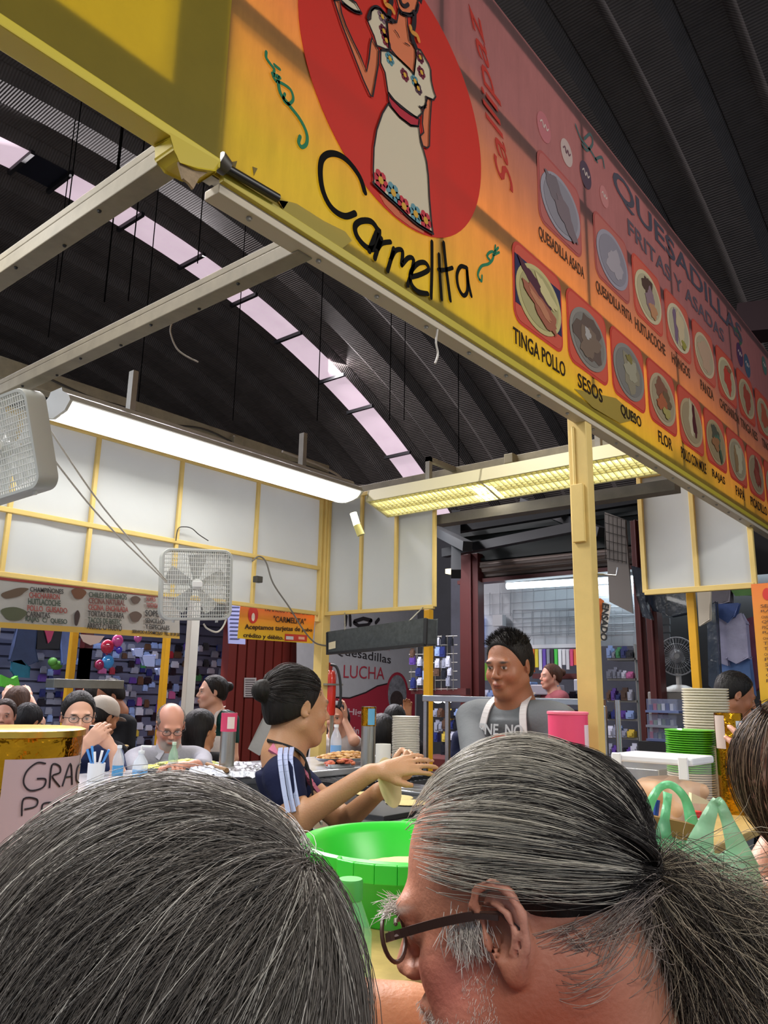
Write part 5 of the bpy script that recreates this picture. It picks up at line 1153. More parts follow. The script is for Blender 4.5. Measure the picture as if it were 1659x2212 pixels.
        if hair in ('short', 'bun', 'thin'):
            rs = np.random.default_rng(int(abs(hc[0]*1000)) % 9999); nS = 500 if h > .0068 else 900; D = rs.normal(size=(nS*5, 3)); D /= np.linalg.norm(D, axis=1, keepdims=True)
            ok = (D[:, 2] > -.25) & (D[:, 1] < .62) & ~((D[:, 1] > .05) & (D[:, 2] < .12))
            if hair == 'thin': ok &= (D[:, 2] < .35) & (D[:, 1] < .2)
            D = D[ok][:nS]; q0 = V3((0, -.013, .036))+D*V3((.083, .105, .094)); tg = V3((0, -.9, .25)) if hair == 'bun' else V3((0, .1, .0)); T_ = np.cross(D, rs.normal(size=(len(D), 3))*.35+V3((1, 0, 0))); T_ = np.where(D[:, 1:2] < .3, T_, -T_) if hair != 'bun' else T_*np.sign((T_ @ V3((0, -1, .2))))[:, None]
            tt = np.linspace(0, 1, 5)[None, :, None]; PP = q0[:, None, :]+(T_[:, None, :]*.022+D[:, None, :]*.004)*tt-D[:, None, :]*.006*tt*tt
            WW = f.o+(PP.reshape(-1, 3)*f.s) @ f.R.T; strands('hair_strands', WW.reshape(len(D), 5, 3), V3(hl)*rs.uniform(.5, 2.2, (len(D), 1)), .0009, e)
    if cap:
        cs = SDF(); cs.ell(f.p(0, -.012, .045), V3((.088, .108, .088))*sc, f.R, .001); cs.half(f.p(0, 0, .018), f.d((0, .1, -1)), .004)
        cs.cone(f.p(-.04, .12, .03), f.p(.04, .12, .03), .028*sc, None, .01, flat=(f.d((0, .25, 1)), .2)); sdf_obj('cap', cs, .006, M_CLOTH, e, lin(cap))
    if glass: glasses(f, e, glass)
    return e, f, dict(nb=nb, sl=sl, sr=sr, hip=hip, bf=bf, br=br, sc=sc)
def apron(e, J, col, top=-.20, w=.13, strapc=None, extra=.012, r_t=.078, long=.5):
    z = V3((0, 0, 1)); c = SDF(); sc = J['sc']; torso(c, J['nb']-z*.045*sc, J['hip'], J['sl'], J['sr'], (r_t*sc+extra)); bf, br = J['bf'], J['br']
    c.cone(J['hip']-br*.08, J['hip']-br*.08-z*.3, .125, .14, .04); c.cone(J['hip']+br*.08, J['hip']+br*.08-z*.3, .125, .14, .04)
    o = J['nb']+z*top; c.half(o, z, .006); mid = (J['sl']+J['sr'])/2
    c.half(mid+bf*.02, -bf, .01)
    for g in (-1, 1): c.half(mid+br*g*w, br*g+z*.25, .006)
    sdf_obj('apron', c, .007, M_CLOTH, e, lin(col))
    for g in (-1, 1):
        sm = MB(); pts = [mid+br*g*w*.75+bf*(r_t+extra+.012)+z*(top+.075), mid+br*g*w*.62+bf*(r_t*.9+.01)+z*.02, J['nb']+br*g*.068+bf*.035+z*.02, J['nb']+br*g*.05-bf*.05+z*.045]
        P = smooth_path(pts, 6)
        for i in range(len(P)-1): sm.bar(P[i], P[i+1], .026, .006, bf+z*.4)
        part('strap', sm, cm(strapc or col, .8), e)
Z_ = V3((0, 0, 1))
# ---- cook shaping a tortilla
dC = 2.42; hC = at(641, 1528, dC)
el_r, wr_r = at(643, 1772, 2.22), at(795, 1672, 2.16); el_l, wr_l = at(745, 1775, 2.52), at(815, 1712, 2.28)
bC = unit(HR*.85+HF*.12)
eC, fC, JC = person('woman cook with a dark bun, navy jersey and black apron shaping dough by hand', hC, HR*.86+HF*.50+Z_*-.05, bC, skin=SK['olive'], shirt='#1b2140', pants='#202028', sc=.93, male=False, h=.0055, hair='bun', haircol='#15110f', near=True, shw=.165, r_t=.066, hair_h=.005,
    arms={'R': (el_r, wr_r, HR*.9+Z_*.22-HF*.05, Z_*.6-HF*.75, dict(curl=(12, 14, 10), thumb=(40, -10))), 'L': (el_l, wr_l, HR*.75+Z_*.62, HR*.5-HF*.75, dict(curl=(40, 55, 40), thumb=(20, -30)))}, sleeve=.42)
apron(eC, JC, '#17181b', top=-.17, w=.14, extra=.013, r_t=.066)
st_ = MB()
for k in range(3):
    S_ = JC['sr']; d_ = unit(el_r-S_); o_s = -HF*.012*0
    base = JC['nb']*.35+S_*.65+Z_*.045
    off = unit(np.cross(d_, Z_))*(.019*(k-1)-.008)
    P = [base+off*1.1+Z_*.012-HF*.018, S_+off+Z_*.047-HF*.036, S_+d_*.05+off-HF*.056+Z_*.016, S_+d_*.090+off-HF*.060]
    P = smooth_path(P, 5)
    for i in range(len(P)-1): st_.bar(P[i], P[i+1], .0125, .010, -HF+Z_*.6)
part('sleeve_stripe', st_, cm('#aeb9dd', .8), eC)
pc = MB()
for a, b in ((.0, .09),):
    P = smooth_path([JC['nb']-bC*.03-HF*.065+Z_*.03, JC['nb']+bC*.02-HF*.072+Z_*.0, JC['nb']+bC*.075-HF*.05-Z_*.06, JC['nb']+bC*.105-Z_*.10], 6)
    for i in range(len(P)-1): pc.bar(P[i], P[i+1], .03, .01, -HF+Z_)
part('collar_trim', pc, cm('#d77f9c', .8), eC)
bibt = MB(); ctr = JC['nb']+Z_*-.175+bC*.112; bibt.bar(ctr-JC['br']*-.10, ctr-JC['br']*.09, .006, .008); part('piping', bibt, cm('#d8d8d8', .7), eC)
T1('raw_tortilla', 'thin raw dough disc held between the cook\'s hands', 'tortilla', MB().lathe([(0, -.003), (.06, -.003), (.066, 0), (.06, .003), (0, .003)], at(842, 1690, 2.20), 28, axis=(unit(HR*.8-HF*.4+Z_*.25))), cm('#cdbf92', .8), None, True)
# cook's hair strands: combed back into the bun
def comb(f, n, tie, seed, rfun, cfun, region, off=.010, k=12, rad=.0004, scale=(.076, .098, .087), c0=(0, -.012, .035), jit=.006, tail=None):
    """hairs lying on the skull from their roots towards the tie point"""
    rs = np.random.default_rng(seed); A = V3(scale)+off; C0 = V3(c0); out = []; cols = []; LK = rs.normal(size=(170, 3)); LK /= np.linalg.norm(LK, axis=1, keepdims=True); LJ = rs.normal(size=(170, 6))
    tie = V3(tie)
    while len(out) < n:
        d = rs.normal(size=3); d /= np.linalg.norm(d)
        if not region(d): continue
        p0 = d; t1 = (tie-C0)/A; t1 = t1/np.linalg.norm(t1); om = math.acos(np.clip(p0 @ t1, -1, 1))
        if om < .05: continue
        L_ = rfun(rs, om); P = []; li = int(np.argmax(LK @ d)); w1, w2 = rs.normal(size=3)*jit*.5+LJ[li, :3]*jit, rs.normal(size=3)*jit*.6+LJ[li, 3:]*jit*.5; lift = rs.uniform(0, 1)*.35+.0
        for j in range(k):
            t = min(j/(k-1)*L_, 1.0); q = (sin((1-t)*om)*p0+sin(t*om)*t1)/sin(om); P.append(C0+q*(A+off*lift*sin(pi*t))+w1*t*(1-t)*4+w2*t*.5)
        out.append([f.p(*p) for p in P]); cols.append(cfun(rs, d))
    return np.array(out), np.array(cols)
P_, C_ = comb(fC, 1500, (0, -.12, .045), 3, lambda rs, om: 1.0, lambda rs, d: V3(lin('#1a1513'))*rs.uniform(.5, 2.6), lambda d: d[2] > -.35 and d[1] < .62 and not (d[1] > .1 and d[2] < .15), off=.009, rad=.0005, jit=.004)
strands('hair_strands', P_, C_, .00065, eC)

# ---- man in the white apron
hD = at(1100, 1438, 3.0)
eD, fD, JD = person('man with short dark hair, grey t-shirt and white apron looking down behind the counter', hD, -HR*.62-HF*.72-Z_*.16, -HR*.55-HF*.7, skin=SK['brown'], shirt='#6f7377', pants='#202428', sc=.98, h=.0055, hair='short', near=True, fat=1.12, shw=.2, r_t=.078, sleeve=.75,
    arms={'R': (at(1035, 1690, 2.8), at(1010, 1750, 2.6)), 'L': (at(1205, 1640, 2.85), at(1150, 1740, 2.65))}, hair_h=.005, lean=(0, 0, 0))
apron(eD, JD, '#d6d2d2', top=-.16, w=.125, r_t=.078)
pr = MB(); ctr = JD['nb']-Z_*.10+JD['bf']*.100
part('shirt_print', MB().lathe([(0, 0), (.05, 0), (.05, .006), (0, .008)], ctr-Z_*.05+JD['bf']*.005, 24, axis=JD['bf']), cm('#b4452c', .8), eD)
text('ENE  NO', ctr+JD['br']*.09+Z_*-.005+JD['bf']*.008, ctr-JD['br']*.09+Z_*-.005+JD['bf']*.008, ctr+JD['br']*.09+Z_*.035+JD['bf']*.004, cm('#b9bcc0', .8), eD, 'shirt_lettering', .02)
rs = np.random.default_rng(8); Pm = []; Cm = []
while len(Pm) < 900:
    d = rs.normal(size=3); d /= np.linalg.norm(d)
    if d[2] < .45 or d[1] > .72: continue
    p = V3((0, -.012, .035))+d*(V3((.076, .098, .087))+.006); q = d*.015+V3((rs.normal()*.005, .012, .004)); Pm.append([fD.p(*(p+q*t+V3((0, 0, .004*t*t)))) for t in np.linspace(0, 1, 6)]); Cm.append(V3(lin('#0e0c0c'))*rs.uniform(.6, 3))
strands('hair_strands', np.array(Pm), np.array(Cm), .0008, eD)

# ---- far customers and helpers
hE = at(168, 1548, 4.3); wE1, wE2 = at(172, 1622, 4.0), at(247, 1624, 4.04)
ph_c = at(208, 1583, 4.03)+HF*.02
eE, fE_, JE = person('man in navy shirt and thin glasses photographing with a phone in both hands', hE, HR*.45-HF*.82-Z_*.12, HR*.35-HF*.9, skin=SK['pale'], shirt='#1f2a4d', seat=.55, hair='short', glass='#1c1a1a', sleeve=.6, h=.006, sc=1.04,
    arms={'R': (at(130, 1680, 4.05), wE1, HR*.65+Z_*.75, -HF, dict(curl=(25, 40, 25), thumb=(25, -10))), 'L': (at(258, 1690, 4.12), wE2, -HR*.65+Z_*.75, -HF, dict(curl=(25, 40, 25), thumb=(25, -10)))})
T1('phone', 'dark phone held in both hands by the man in the navy shirt', 'phone', MB().bar(ph_c-HR*.045, ph_c+HR*.05, .010, .07, Z_), cm('#101114', .2), None, False, .003)
hF = at(368, 1566, 4.8)
eF, fF, JF = person('balding man with grey beard and dark glasses in a light grey shirt looking down', hF, HR*.35-HF*.80-Z_*.42, HR*.2-HF*.95, skin=SK['pink'], shirt='#8f8f96', seat=.55, hair='thin', haircol='#77706a', beard=tuple(lin('#a5978c')), glass='#1a1616', sleeve=1.7, h=.006, shw=.2, r_t=.085,
    arms={'R': (at(310, 1690, 4.3), at(360, 1662, 4.05)), 'L': (at(440, 1660, 4.3), at(420, 1652, 3.98), -HR*.8-HF*.2)}, brow=(.2, .13, .10))
cb = MB(); 
for g in (-1, 1): cb.poly([JF['nb']+JF['br']*g*.02+JF['bf']*.07+Z_*.0, JF['nb']+JF['br']*g*.07+JF['bf']*.03+Z_*.045, JF['nb']+JF['br']*g*.085+JF['bf']*.06-Z_*.02, JF['nb']+JF['br']*g*.045+JF['bf']*.092-Z_*.045], JF['bf']*.006)
part('collar', cb, cm('#9d9da4', .8), eF)
T1('paper_plate', 'white paper sheet under the grey-shirted man\'s hand', 'paper', MB().box(on(418, 1645, 1, 3.64)*V3((1, 1, 0))+V3((0, -.10, 1.036)), on(462, 1645, 1, 3.64)*V3((1, 1, 0))+V3((0, 0, 1.05))), cm('#dcdcda', .6))
hG = at(459, 1496, 5.7)
eG, fG, JG = person('smiling waitress in a dark green jersey and white apron standing by the red door', hG, -HR*.85-HF*.4, -HR*.35-HF*.85, skin=SK['pale'], shirt='#173b36', sc=.95, hair='bun', male=False, sleeve=.5, shw=.16, h=.0075)
apron(eG, JG, '#cfc6bd', top=-.15, w=.11)
P = MB()
for g in (-1, 1):
    for k in range(3): a = JG['nb']*.4+(JG['sl'] if g < 0 else JG['sr'])*.6+Z_*.05+JG['bf']*(.025*(k-1)); b = (JG['sl'] if g < 0 else JG['sr'])+Z_*.052+JG['bf']*(.025*(k-1)); P.bar(a, b, .013, .01)
part('sleeve_stripe', P, cm('#c9cfcd', .8), eG)
person('person with long black hair and black top seated with back turned beside the grey-shirted man', at(434, 1578, 5.15), HF*.6+HR*.5, HF, skin=SK['tan'], shirt='#131214', seat=.5, hair='long', haircol='#0e0c0c', male=False, sleeve=1.5, h=.008, shw=.17)
person('man in a black t-shirt standing beyond the capped person, looking down', at(238, 1504, 6.1), -HR*.7-HF*.5-Z_*.35, -HR*.4-HF*.7, skin=SK['brown'], shirt='#1c1d20', hair='short', sleeve=.6, h=.008, fat=1.1)
person('woman with pulled-back dark hair seen in profile behind the phone man', at(197, 1508, 6.6), -HR*.95-HF*.2, -HR*.6-HF*.6, skin=SK['tan'], shirt='#26242a', hair='bun', male=False, sleeve=.6, h=.008, sc=.95)
person('person in a cream baseball cap and black jacket seen from behind', at(221, 1550, 5.0), HF*.7+HR*.5-Z_*.3, HF*.8+HR*.4, skin=SK['tan'], shirt='#15161a', seat=.5, hair='short', cap='#b7ada0', sleeve=1.8, h=.008)
person('dark-haired child at the edge of the view facing the counter', at(8, 1548, 5.0), HR*.3-HF*.9, None, skin=SK['pink'], shirt='#5a3a3a', seat=.5, hair='short', haircol='#2b1a12', sleeve=.5, h=.008, sc=.85)
eM, fM, JM = person('person with long brown hair seen from behind, hands raised to the head', at(38, 1520, 6.2), HF, HF, skin=SK['pale'], shirt='#3a3238', hair='long', haircol='#4a3327', male=False, sleeve=.3, h=.008,
    arms={'L': (at(-10, 1560, 6.2), at(8, 1515, 6.3)), 'R': (at(85, 1560, 6.2), at(66, 1510, 6.3))})
person('dark-haired person with a white hair band bent over the far table', at(58, 1562, 5.4), HF+HR*.3-Z_*.6, HF, skin=SK['tan'], shirt='#6d7078', seat=.5, hair='short', haircol='#100e10', male=False, h=.008, cap=None)
hO = at(727, 1552, 6.1)
person('woman in a white blouse touching her dark hair in front of the red wave banner', hO, -HF*.9-HR*.2, None, skin=SK['pale'], shirt='#c9c2c0', seat=.5, hair='long', haircol='#120e10', male=False, sleeve=.8, h=.0075, sc=.95, arms={'L': (at(765, 1600, 5.95), at(746, 1560, 6.0), Z_, HR)}, shw=.16)
person('person with long black hair in dark clothes seated behind the gold-topped can', at(823, 1585, 5.5), HF*.8-HR*.4, HF, skin=SK['tan'], shirt='#18161a', seat=.5, hair='long', haircol='#0c0b0d', male=False, sleeve=1.6, h=.008)
person('person with black hair and one raised hand behind the brown-rimmed plates', at(852, 1560, 5.9), HF, HF, skin=SK['tan'], shirt='#1a181c', seat=.5, hair='short', haircol='#0c0b0d', male=False, sleeve=1.2, h=.008, arms={'R': (at(890, 1600, 5.9), at(880, 1560, 6.0), Z_, HF)})
hS = at(1588, 1502, 4.45)
person('short-haired man in profile beyond the tall cream plates, looking down', hS, HR*.9-HF*.15-Z_*.35, HR*.8-HF*.4, skin=SK['brown'], shirt='#23252c', hair='short', haircol='#0d0b0a', sleeve=.6, h=.006, seat=.6)
person('person in a navy top with a pink strap, back turned, beyond the steel frame', at(1040, 1540, 6.6), HF*.9-HR*.3, HF, skin=SK['tan'], shirt='#1b2038', hair='short', haircol='#100d0d', male=False, h=.008, seat=.55)
person('shop assistant with curly brown hair behind the stationery display', at(1190, 1462, 7.9), -HR*.9-HF*.2, None, skin=SK['pink'], shirt='#8a4a50', hair='bun', haircol='#4a2a1a', male=False, h=.009)
# ================================================================== the customers right in front of the camera
def ear(s, f, g):
    """detailed outer ear on side g"""
    q = f.s; E = lambda y, z, o: f.p(g*(.080+o), y, z)
    s.ell(f.p(g*.086, .000, .000), V3((.010, .013, .022))*q, f.R, .006*q, True)
    s.chain([E(.010, .006, .001), E(.014, .020, .004), E(.006, .031, .007), E(-.008, .033, .010), E(-.020, .024, .012), E(-.024, .006, .012), E(-.020, -.014, .010), E(-.010, -.028, .006)], [v*q for v in (.003, .0034, .0036, .0038, .0040, .0040, .0038, .0042)], .003*q)
    s.chain([E(-.002, .018, .004), E(-.012, .010, .008), E(-.014, -.006, .008), E(-.006, -.018, .005)], [v*q for v in (.0026, .0030, .0032, .0034)], .003*q)
    s.ell(E(-.002, -.032, .003), V3((.0052, .009, .010))*q, f.R, .005*q); s.ell(E(.012, -.006, .001), V3((.004, .004, .007))*q, f.R, .004*q)
    s.paint(E(-.002, .0, -.002), V3((.012, .010, .016))*q, mul(SK['pink'], .45), .6, f.R); s.paint(E(-.016, .0, .012), V3((.014, .012, .034))*q, (.62, .30, .22), .7, f.R)
def grow(f, n, k, step, crown, seed, region, wa=1.0, wg=.6, lay=(.010, .028), A0=(.076, .098, .087), c0=(0, -.012, .035), wav=.0, locks=260, conv=.45, gfun=None, jit=.1, drop=.10):
    """strands flowing over the skull away from the crown and then falling"""
    rs = np.random.default_rng(seed); A = V3(A0); c0 = V3(c0); D = rs.normal(size=(n*6, 3)); D /= np.linalg.norm(D, axis=1, keepdims=True); D = D[region(D)][:n]; n = len(D)
    g = f.R.T @ V3((0, 0, -1)); cr = unit(crown); off = rs.uniform(lay[0], lay[1], n)[:, None]; P = c0+D*(A+off*.75); out = [P.copy()]
    LC = D[rs.integers(0, n, locks)]; lid = np.argmax(D @ LC.T, axis=1); ln = rs.normal(size=(locks, 3))[lid]; own = rs.normal(size=(n, 3))*jit
    V = None
    for j in range(k-1):
        U = (P-c0)/A; r = np.linalg.norm(U, axis=1, keepdims=True); U = U/r; N = U/A; N /= np.linalg.norm(N, axis=1, keepdims=True)
        away = U-cr; away -= (away*N).sum(1, keepdims=True)*N; away /= np.linalg.norm(away, axis=1, keepdims=True)+1e-6
        t = j/(k-1); W = away*wa*(1-t*.8)+g*wg*(drop+t*1.6)+ln*.18+own
        if gfun is not None: W = W+gfun(P, t)
        W -= (W*N).sum(1, keepdims=True)*N*.8
        W /= np.linalg.norm(W, axis=1, keepdims=True); V = W if V is None else V*.55+W*.45; V /= np.linalg.norm(V, axis=1, keepdims=True)
        P = P+V*step
        tgt = off*(.75+.25*min(1, (j+1)/4.0)); U = (P-c0)/(A+tgt); r = np.linalg.norm(U, axis=1, keepdims=True); P = np.where(r < 1, c0+U/np.maximum(r, 1e-6)*(A+tgt), P)
        out.append(P.copy())
    S = np.stack(out, 1); tt = np.linspace(0, 1, k)[None, :, None]
    mean = np.zeros((locks, k, 3)); cnt = np.bincount(lid, minlength=locks)
    for a in range(3):
        for j in range(k): mean[:, j, a] = np.bincount(lid, S[:, j, a], locks)/np.maximum(cnt, 1)
    S = S+(mean[lid]-S)*conv*tt**1.2
    if wav: S = S+wav*np.sin(tt*12+rs.uniform(0, 6, (n, 1, 1)))*rs.normal(size=(n, 1, 3))*tt
    W = f.o+(S.reshape(-1, 3)*f.s) @ f.R.T; return W.reshape(n, k, 3), D, lid
# ---- grey-haired woman
fA = Fr(at(352, 2243, .60), V3((-.12, 1, 0))+Z_*-.22, (0, 0, 1), 1.10)
pA_ = thing('person', 'person with loose chin-length salt and pepper hair seen from behind, closest to the view', 'person', (fA.o[0], fA.o[1], 0))
s = head(SDF(), fA, SK['tan'], False); nbA = fA.o-Z_*.17; s.cone(nbA, nbA-Z_*.03, .06, .09, .04)
sdf_obj('body', s, .005, M_SKIN, pA_, SK['tan'])
c = SDF(); bfA = unit(fA.d((0, 1, 0))*V3((1, 1, 0))); brA = np.cross(bfA, Z_); shA = nbA-Z_*.05; torso(c, nbA-Z_*.03, nbA-Z_*.55, shA-brA*.18, shA+brA*.18, .08)
for g in (-1, 1): c.cone(shA+brA*g*.18, shA+brA*g*.22-Z_*.26+bfA*.05, .058, .046, .03); c.cone(shA+brA*g*.22-Z_*.26+bfA*.05, shA+brA*g*.12-Z_*.22+bfA*.28, .046, .036, .02)
c.ell(nbA+Z_*.02, (.07, .07, .06), None, .01, True)
sdf_obj('shirt', c, .009, M_CLOTH, pA_, lin('#3a3a44'))
s = SDF()
for g in (-1, 1): hfr = Fr(shA+brA*g*.11-Z_*.22+bfA*.34, bfA, Z_, 1.0); s.cone(shA+brA*g*.12-Z_*.22+bfA*.27, hfr.p(0, -.02, 0), .03, .026, .01); hand(s, hfr, .95, side=g)
sdf_obj('hands', s, .006, M_SKINF, pA_, SK['tan'])
p_ = SDF(); hpA = nbA-Z_*.55
for g in (-1, 1): kn = hpA+brA*g*.12+bfA*.42; p_.cone(hpA+brA*g*.08, kn, .09, .065, .05); p_.cone(kn, V3((kn[0], kn[1], .08)), .06, .04, .02)
sdf_obj('trousers', p_, .014, M_CLOTH, pA_, lin('#22242c'))
hm = SDF(); hm.ell(fA.p(0, -.014, .036), V3((.086, .108, .097))*fA.s, fA.R, .001)
for g in (-1, -.5, 0, .5, 1):
    a = fA.p(g*.055, -.05+.02*(abs(g) > .8), .0); hm.cone(a, a-Z_*.17+fA.d((g*.02, 0, 0)), .050, .040, .03)
for g in (-1, 1): a = fA.p(g*.072, .02, .0); hm.cone(a, a-Z_*.13, .026, .018, .03)
hm.ell(fA.p(0, .10, -.045), V3((.062, .06, .095))*fA.s, fA.R, .012, True)
sdf_obj('hair', hm, .005, M_HAIRM, pA_, lin('#4a4541'), colfn=lambda V, c_: c_*(1+.5*np.sin(V @ V3((420, 250, 60)))[:, None]))
regA = lambda D: (D[:, 2] > -.45) & ~((D[:, 1] > .45) & (D[:, 2] < .50)) & ~((D[:, 1] > .15) & (D[:, 2] < -.05))
SA, DA, lidA = grow(fA, 27000, 17, .0165, (.30, -.80, .50), 11, regA, wa=1.0, wg=.75, lay=(.012, .034), locks=620, conv=.55, wav=.0016, jit=.16)
rs = np.random.default_rng(2); fr_w = np.clip(.36+.58*DA[:, 1]+.26*DA[:, 2]+.16*rs.normal(size=620)[lidA], .05, .95)  # whiter hair in front; lower back darkened, shade put into the strand colour
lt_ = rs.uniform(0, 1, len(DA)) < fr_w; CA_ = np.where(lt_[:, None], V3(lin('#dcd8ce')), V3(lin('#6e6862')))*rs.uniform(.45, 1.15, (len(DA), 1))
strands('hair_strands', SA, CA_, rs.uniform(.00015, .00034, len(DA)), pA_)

# ---- man with the ponytail
fB = Fr(at(1118, 1950, .71), -HR*.93+HF*.34+Z_*-.32, (0, 0, 1), .97)
pB_ = thing('person', 'grey-haired man with a ponytail, glasses and white stubble in an orange shirt', 'person', (fB.o[0], fB.o[1], 0))
SKB = lin('#bd8068')
s = head(SDF(), fB, SKB, True, beard=None, brow=(.6, .5, .45), fat=1.05); ear(s, fB, -1); ear(s, fB, 1)
nbB = fB.o-Z_*.17-fB.d((0, .03, 0)); s.cone(fB.p(0, -.03, -.06), nbB, .066, .078, .03); s.cone(nbB, nbB-Z_*.04, .075, .09, .04)
s.ell(fB.p(-.045, .045, -.075), V3((.03, .035, .03))*fB.s, fB.R, .03)
s.paint(fB.p(-.05, .05, -.04), V3((.03, .04, .03))*fB.s, lin('#c4766a'), .9, fB.R); s.paint(fB.p(-.07, -.02, -.08), V3((.04, .05, .05))*fB.s, lin('#a5583f'), .8, fB.R)
sdf_obj('body', s, .0032, M_SKIN, pB_, SKB)
c = SDF(); bfB = unit(fB.d((0, 1, 0))*V3((1, 1, 0))); brB = np.cross(bfB, Z_); shB = nbB-Z_*.045; torso(c, nbB-Z_*.02, nbB-Z_*.55, shB-brB*.2, shB+brB*.2, .088)
for g in (-1, 1): c.cone(shB+brB*g*.2, shB+brB*g*.24-Z_*.28+bfB*.05, .065, .052, .03)
c.ell(nbB+Z_*.03, (.082, .082, .06), None, .01, True)
sdf_obj('shirt', c, .008, M_CLOTH, pB_, lin('#b5532f'))
s = SDF()
for g in (-1, 1):
    el = shB+brB*g*.24-Z_*.27+bfB*.05; wr = shB+brB*g*.12-Z_*.22+bfB*.30; s.cone(el, wr, .044, .03, .02); hfr = Fr(wr+bfB*.045, bfB, Z_, 1.05); hand(s, hfr, 1.0, side=g)
sdf_obj('forearms', s, .006, M_SKINF, pB_, SKB)
p_ = SDF(); hpB = nbB-Z_*.55
for g in (-1, 1): kn = hpB+brB*g*.12+bfB*.42; p_.cone(hpB+brB*g*.08, kn, .095, .07, .05); p_.cone(kn, V3((kn[0], kn[1], .08)), .064, .045, .02)
sdf_obj('trousers', p_, .014, M_CLOTH, pB_, lin('#2a2c36'))
part('necklace', MB().tube([nbB+Z_*.012+V3((.088*cos(a), .088*sin(a), .012*sin(a*7)*.2)) for a in np.linspace(0, 2*pi, 40)], .006, 6), cm('#141a2a', .5), pB_, True)
glasses(fB, pB_, '#4b3630', (.028, .020), .0019)
for g in (-1, 1):
    tmp = MB(); P = [fB.p(g*.060, .101, .008), fB.p(g*.078, .080, .012), fB.p(g*.084, .045, .014), fB.p(g*.086, .015, .013), fB.p(g*.087, -.004, .008)]; P = smooth_path(P, 4)
    for i in range(len(P)-1): tmp.bar(P[i], P[i+1], .0022, .0065 if i < len(P)*.7 else .004)
    part('temple_arm', tmp, cm('#3a2a26', .3), pB_)
tieL = fB.inv(at(1392, 1885, .672))
hb_ = SDF(); hb_.ell(fB.p(0, -.014, .035), V3((.0795, .1015, .0905))*fB.s, fB.R, .001); hb_.half(fB.p(0, .012, .05), fB.d((0, .8, .35)), .03); hb_.half(fB.p(0, .01, .012), fB.d((0, .5, -.9)), .02)
for e_ in (-1, 1): hb_.ell(fB.p(e_*.085, .006, -.01), V3((.02, .028, .036))*fB.s, fB.R, .008, True)
hb_.cone(fB.p(0, -.09, .02), fB.p(*tieL), .035, .016, .03)
sdf_obj('hair', hb_, .004, M_HAIRM, pB_, lin('#1b1715'), colfn=lambda V, c_: c_*(1+.6*np.sin(V @ V3((500, 120, 260)))[:, None]))
np.random.seed(4)
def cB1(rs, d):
    w = np.clip(.46+.85*d[1]+.10*rs.normal(), .03, .95); return (V3(lin('#bdb8ab')) if rs.uniform() < w else V3(lin('#2a2420')))*rs.uniform(.55, 1.15)  # back strands darker: own dark hair plus shade put into the colour
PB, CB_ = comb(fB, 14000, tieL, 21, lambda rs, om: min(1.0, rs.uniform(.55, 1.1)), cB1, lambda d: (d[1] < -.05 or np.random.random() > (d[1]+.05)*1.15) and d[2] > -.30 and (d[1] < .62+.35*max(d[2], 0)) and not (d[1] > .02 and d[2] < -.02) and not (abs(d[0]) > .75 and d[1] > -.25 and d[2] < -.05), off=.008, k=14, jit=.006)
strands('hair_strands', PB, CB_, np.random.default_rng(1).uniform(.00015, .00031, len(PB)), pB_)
# nape hair, curly and pale
def cB2(rs, d): return V3(lin('#b9aaa0'))*rs.uniform(.35, 1.1)
PN, CN = comb(fB, 1500, tieL-V3((0, 0, .02)), 22, lambda rs, om: rs.uniform(.3, .9), cB2, lambda d: -.95 < d[2] < -.10 and d[1] < .05 and abs(d[0]) > .1, off=.004, k=12, jit=.013, scale=(.070, .085, .10), c0=(0, -.018, .0))
strands('nape_hair', PN, CN, .00024, pB_)
# ponytail
rs = np.random.default_rng(31); n = 8500; k = 16; e0 = at(1392, 1885, .672); e1 = at(1490, 1990, .70); e2 = at(1700, 2110, .74); e3 = at(1560, 2300, .68)
tt = np.linspace(0, 1, k)[None, :, None]; th = rs.uniform(0, 1, (n, 1, 1)); E2 = e2*(1-th)+e3*th; mid = e1+rs.normal(size=(n, 1, 3))*.018
PT = (1-tt)**2*e0+2*tt*(1-tt)*mid+tt*tt*(E2+rs.normal(size=(n, 1, 3))*.042)
fre = rs.uniform(3, 9, (n, 1, 1)); PT = PT+rs.normal(size=(n, 1, 3))*.011*np.sin(tt*fre+rs.uniform(0, 6, (n, 1, 1)))*tt+rs.normal(size=(n, 1, 3))*.012*np.minimum(tt*5, 1)
lt_ = rs.uniform(0, 1, n) < .55-.30*th[:, 0, 0]
CT = np.where(lt_[:, None], V3(lin('#b3a68f')), V3(lin('#3d342c')))*rs.uniform(.5, 1.2, (n, 1)); strands('ponytail', PT, CT, rs.uniform(.00016, .00032, n), pB_)
pm = SDF(); pm.cone(e0, e1, .014, .026, .03); pm.cone(e1, (e2+e3)/2, .026, .045, .03); pm.cone(e1, e3, .024, .04, .03); sdf_obj('ponytail_core', pm, .007, M_HAIRM, pB_, lin('#15110e'))
part('hair_tie', MB().tube([e0+V3((cos(a)*.014, sin(a)*.004, sin(a)*.018)) for a in np.linspace(0, 2*pi, 18)], .006, 8), cm('#241a1c', .8), pB_, True)
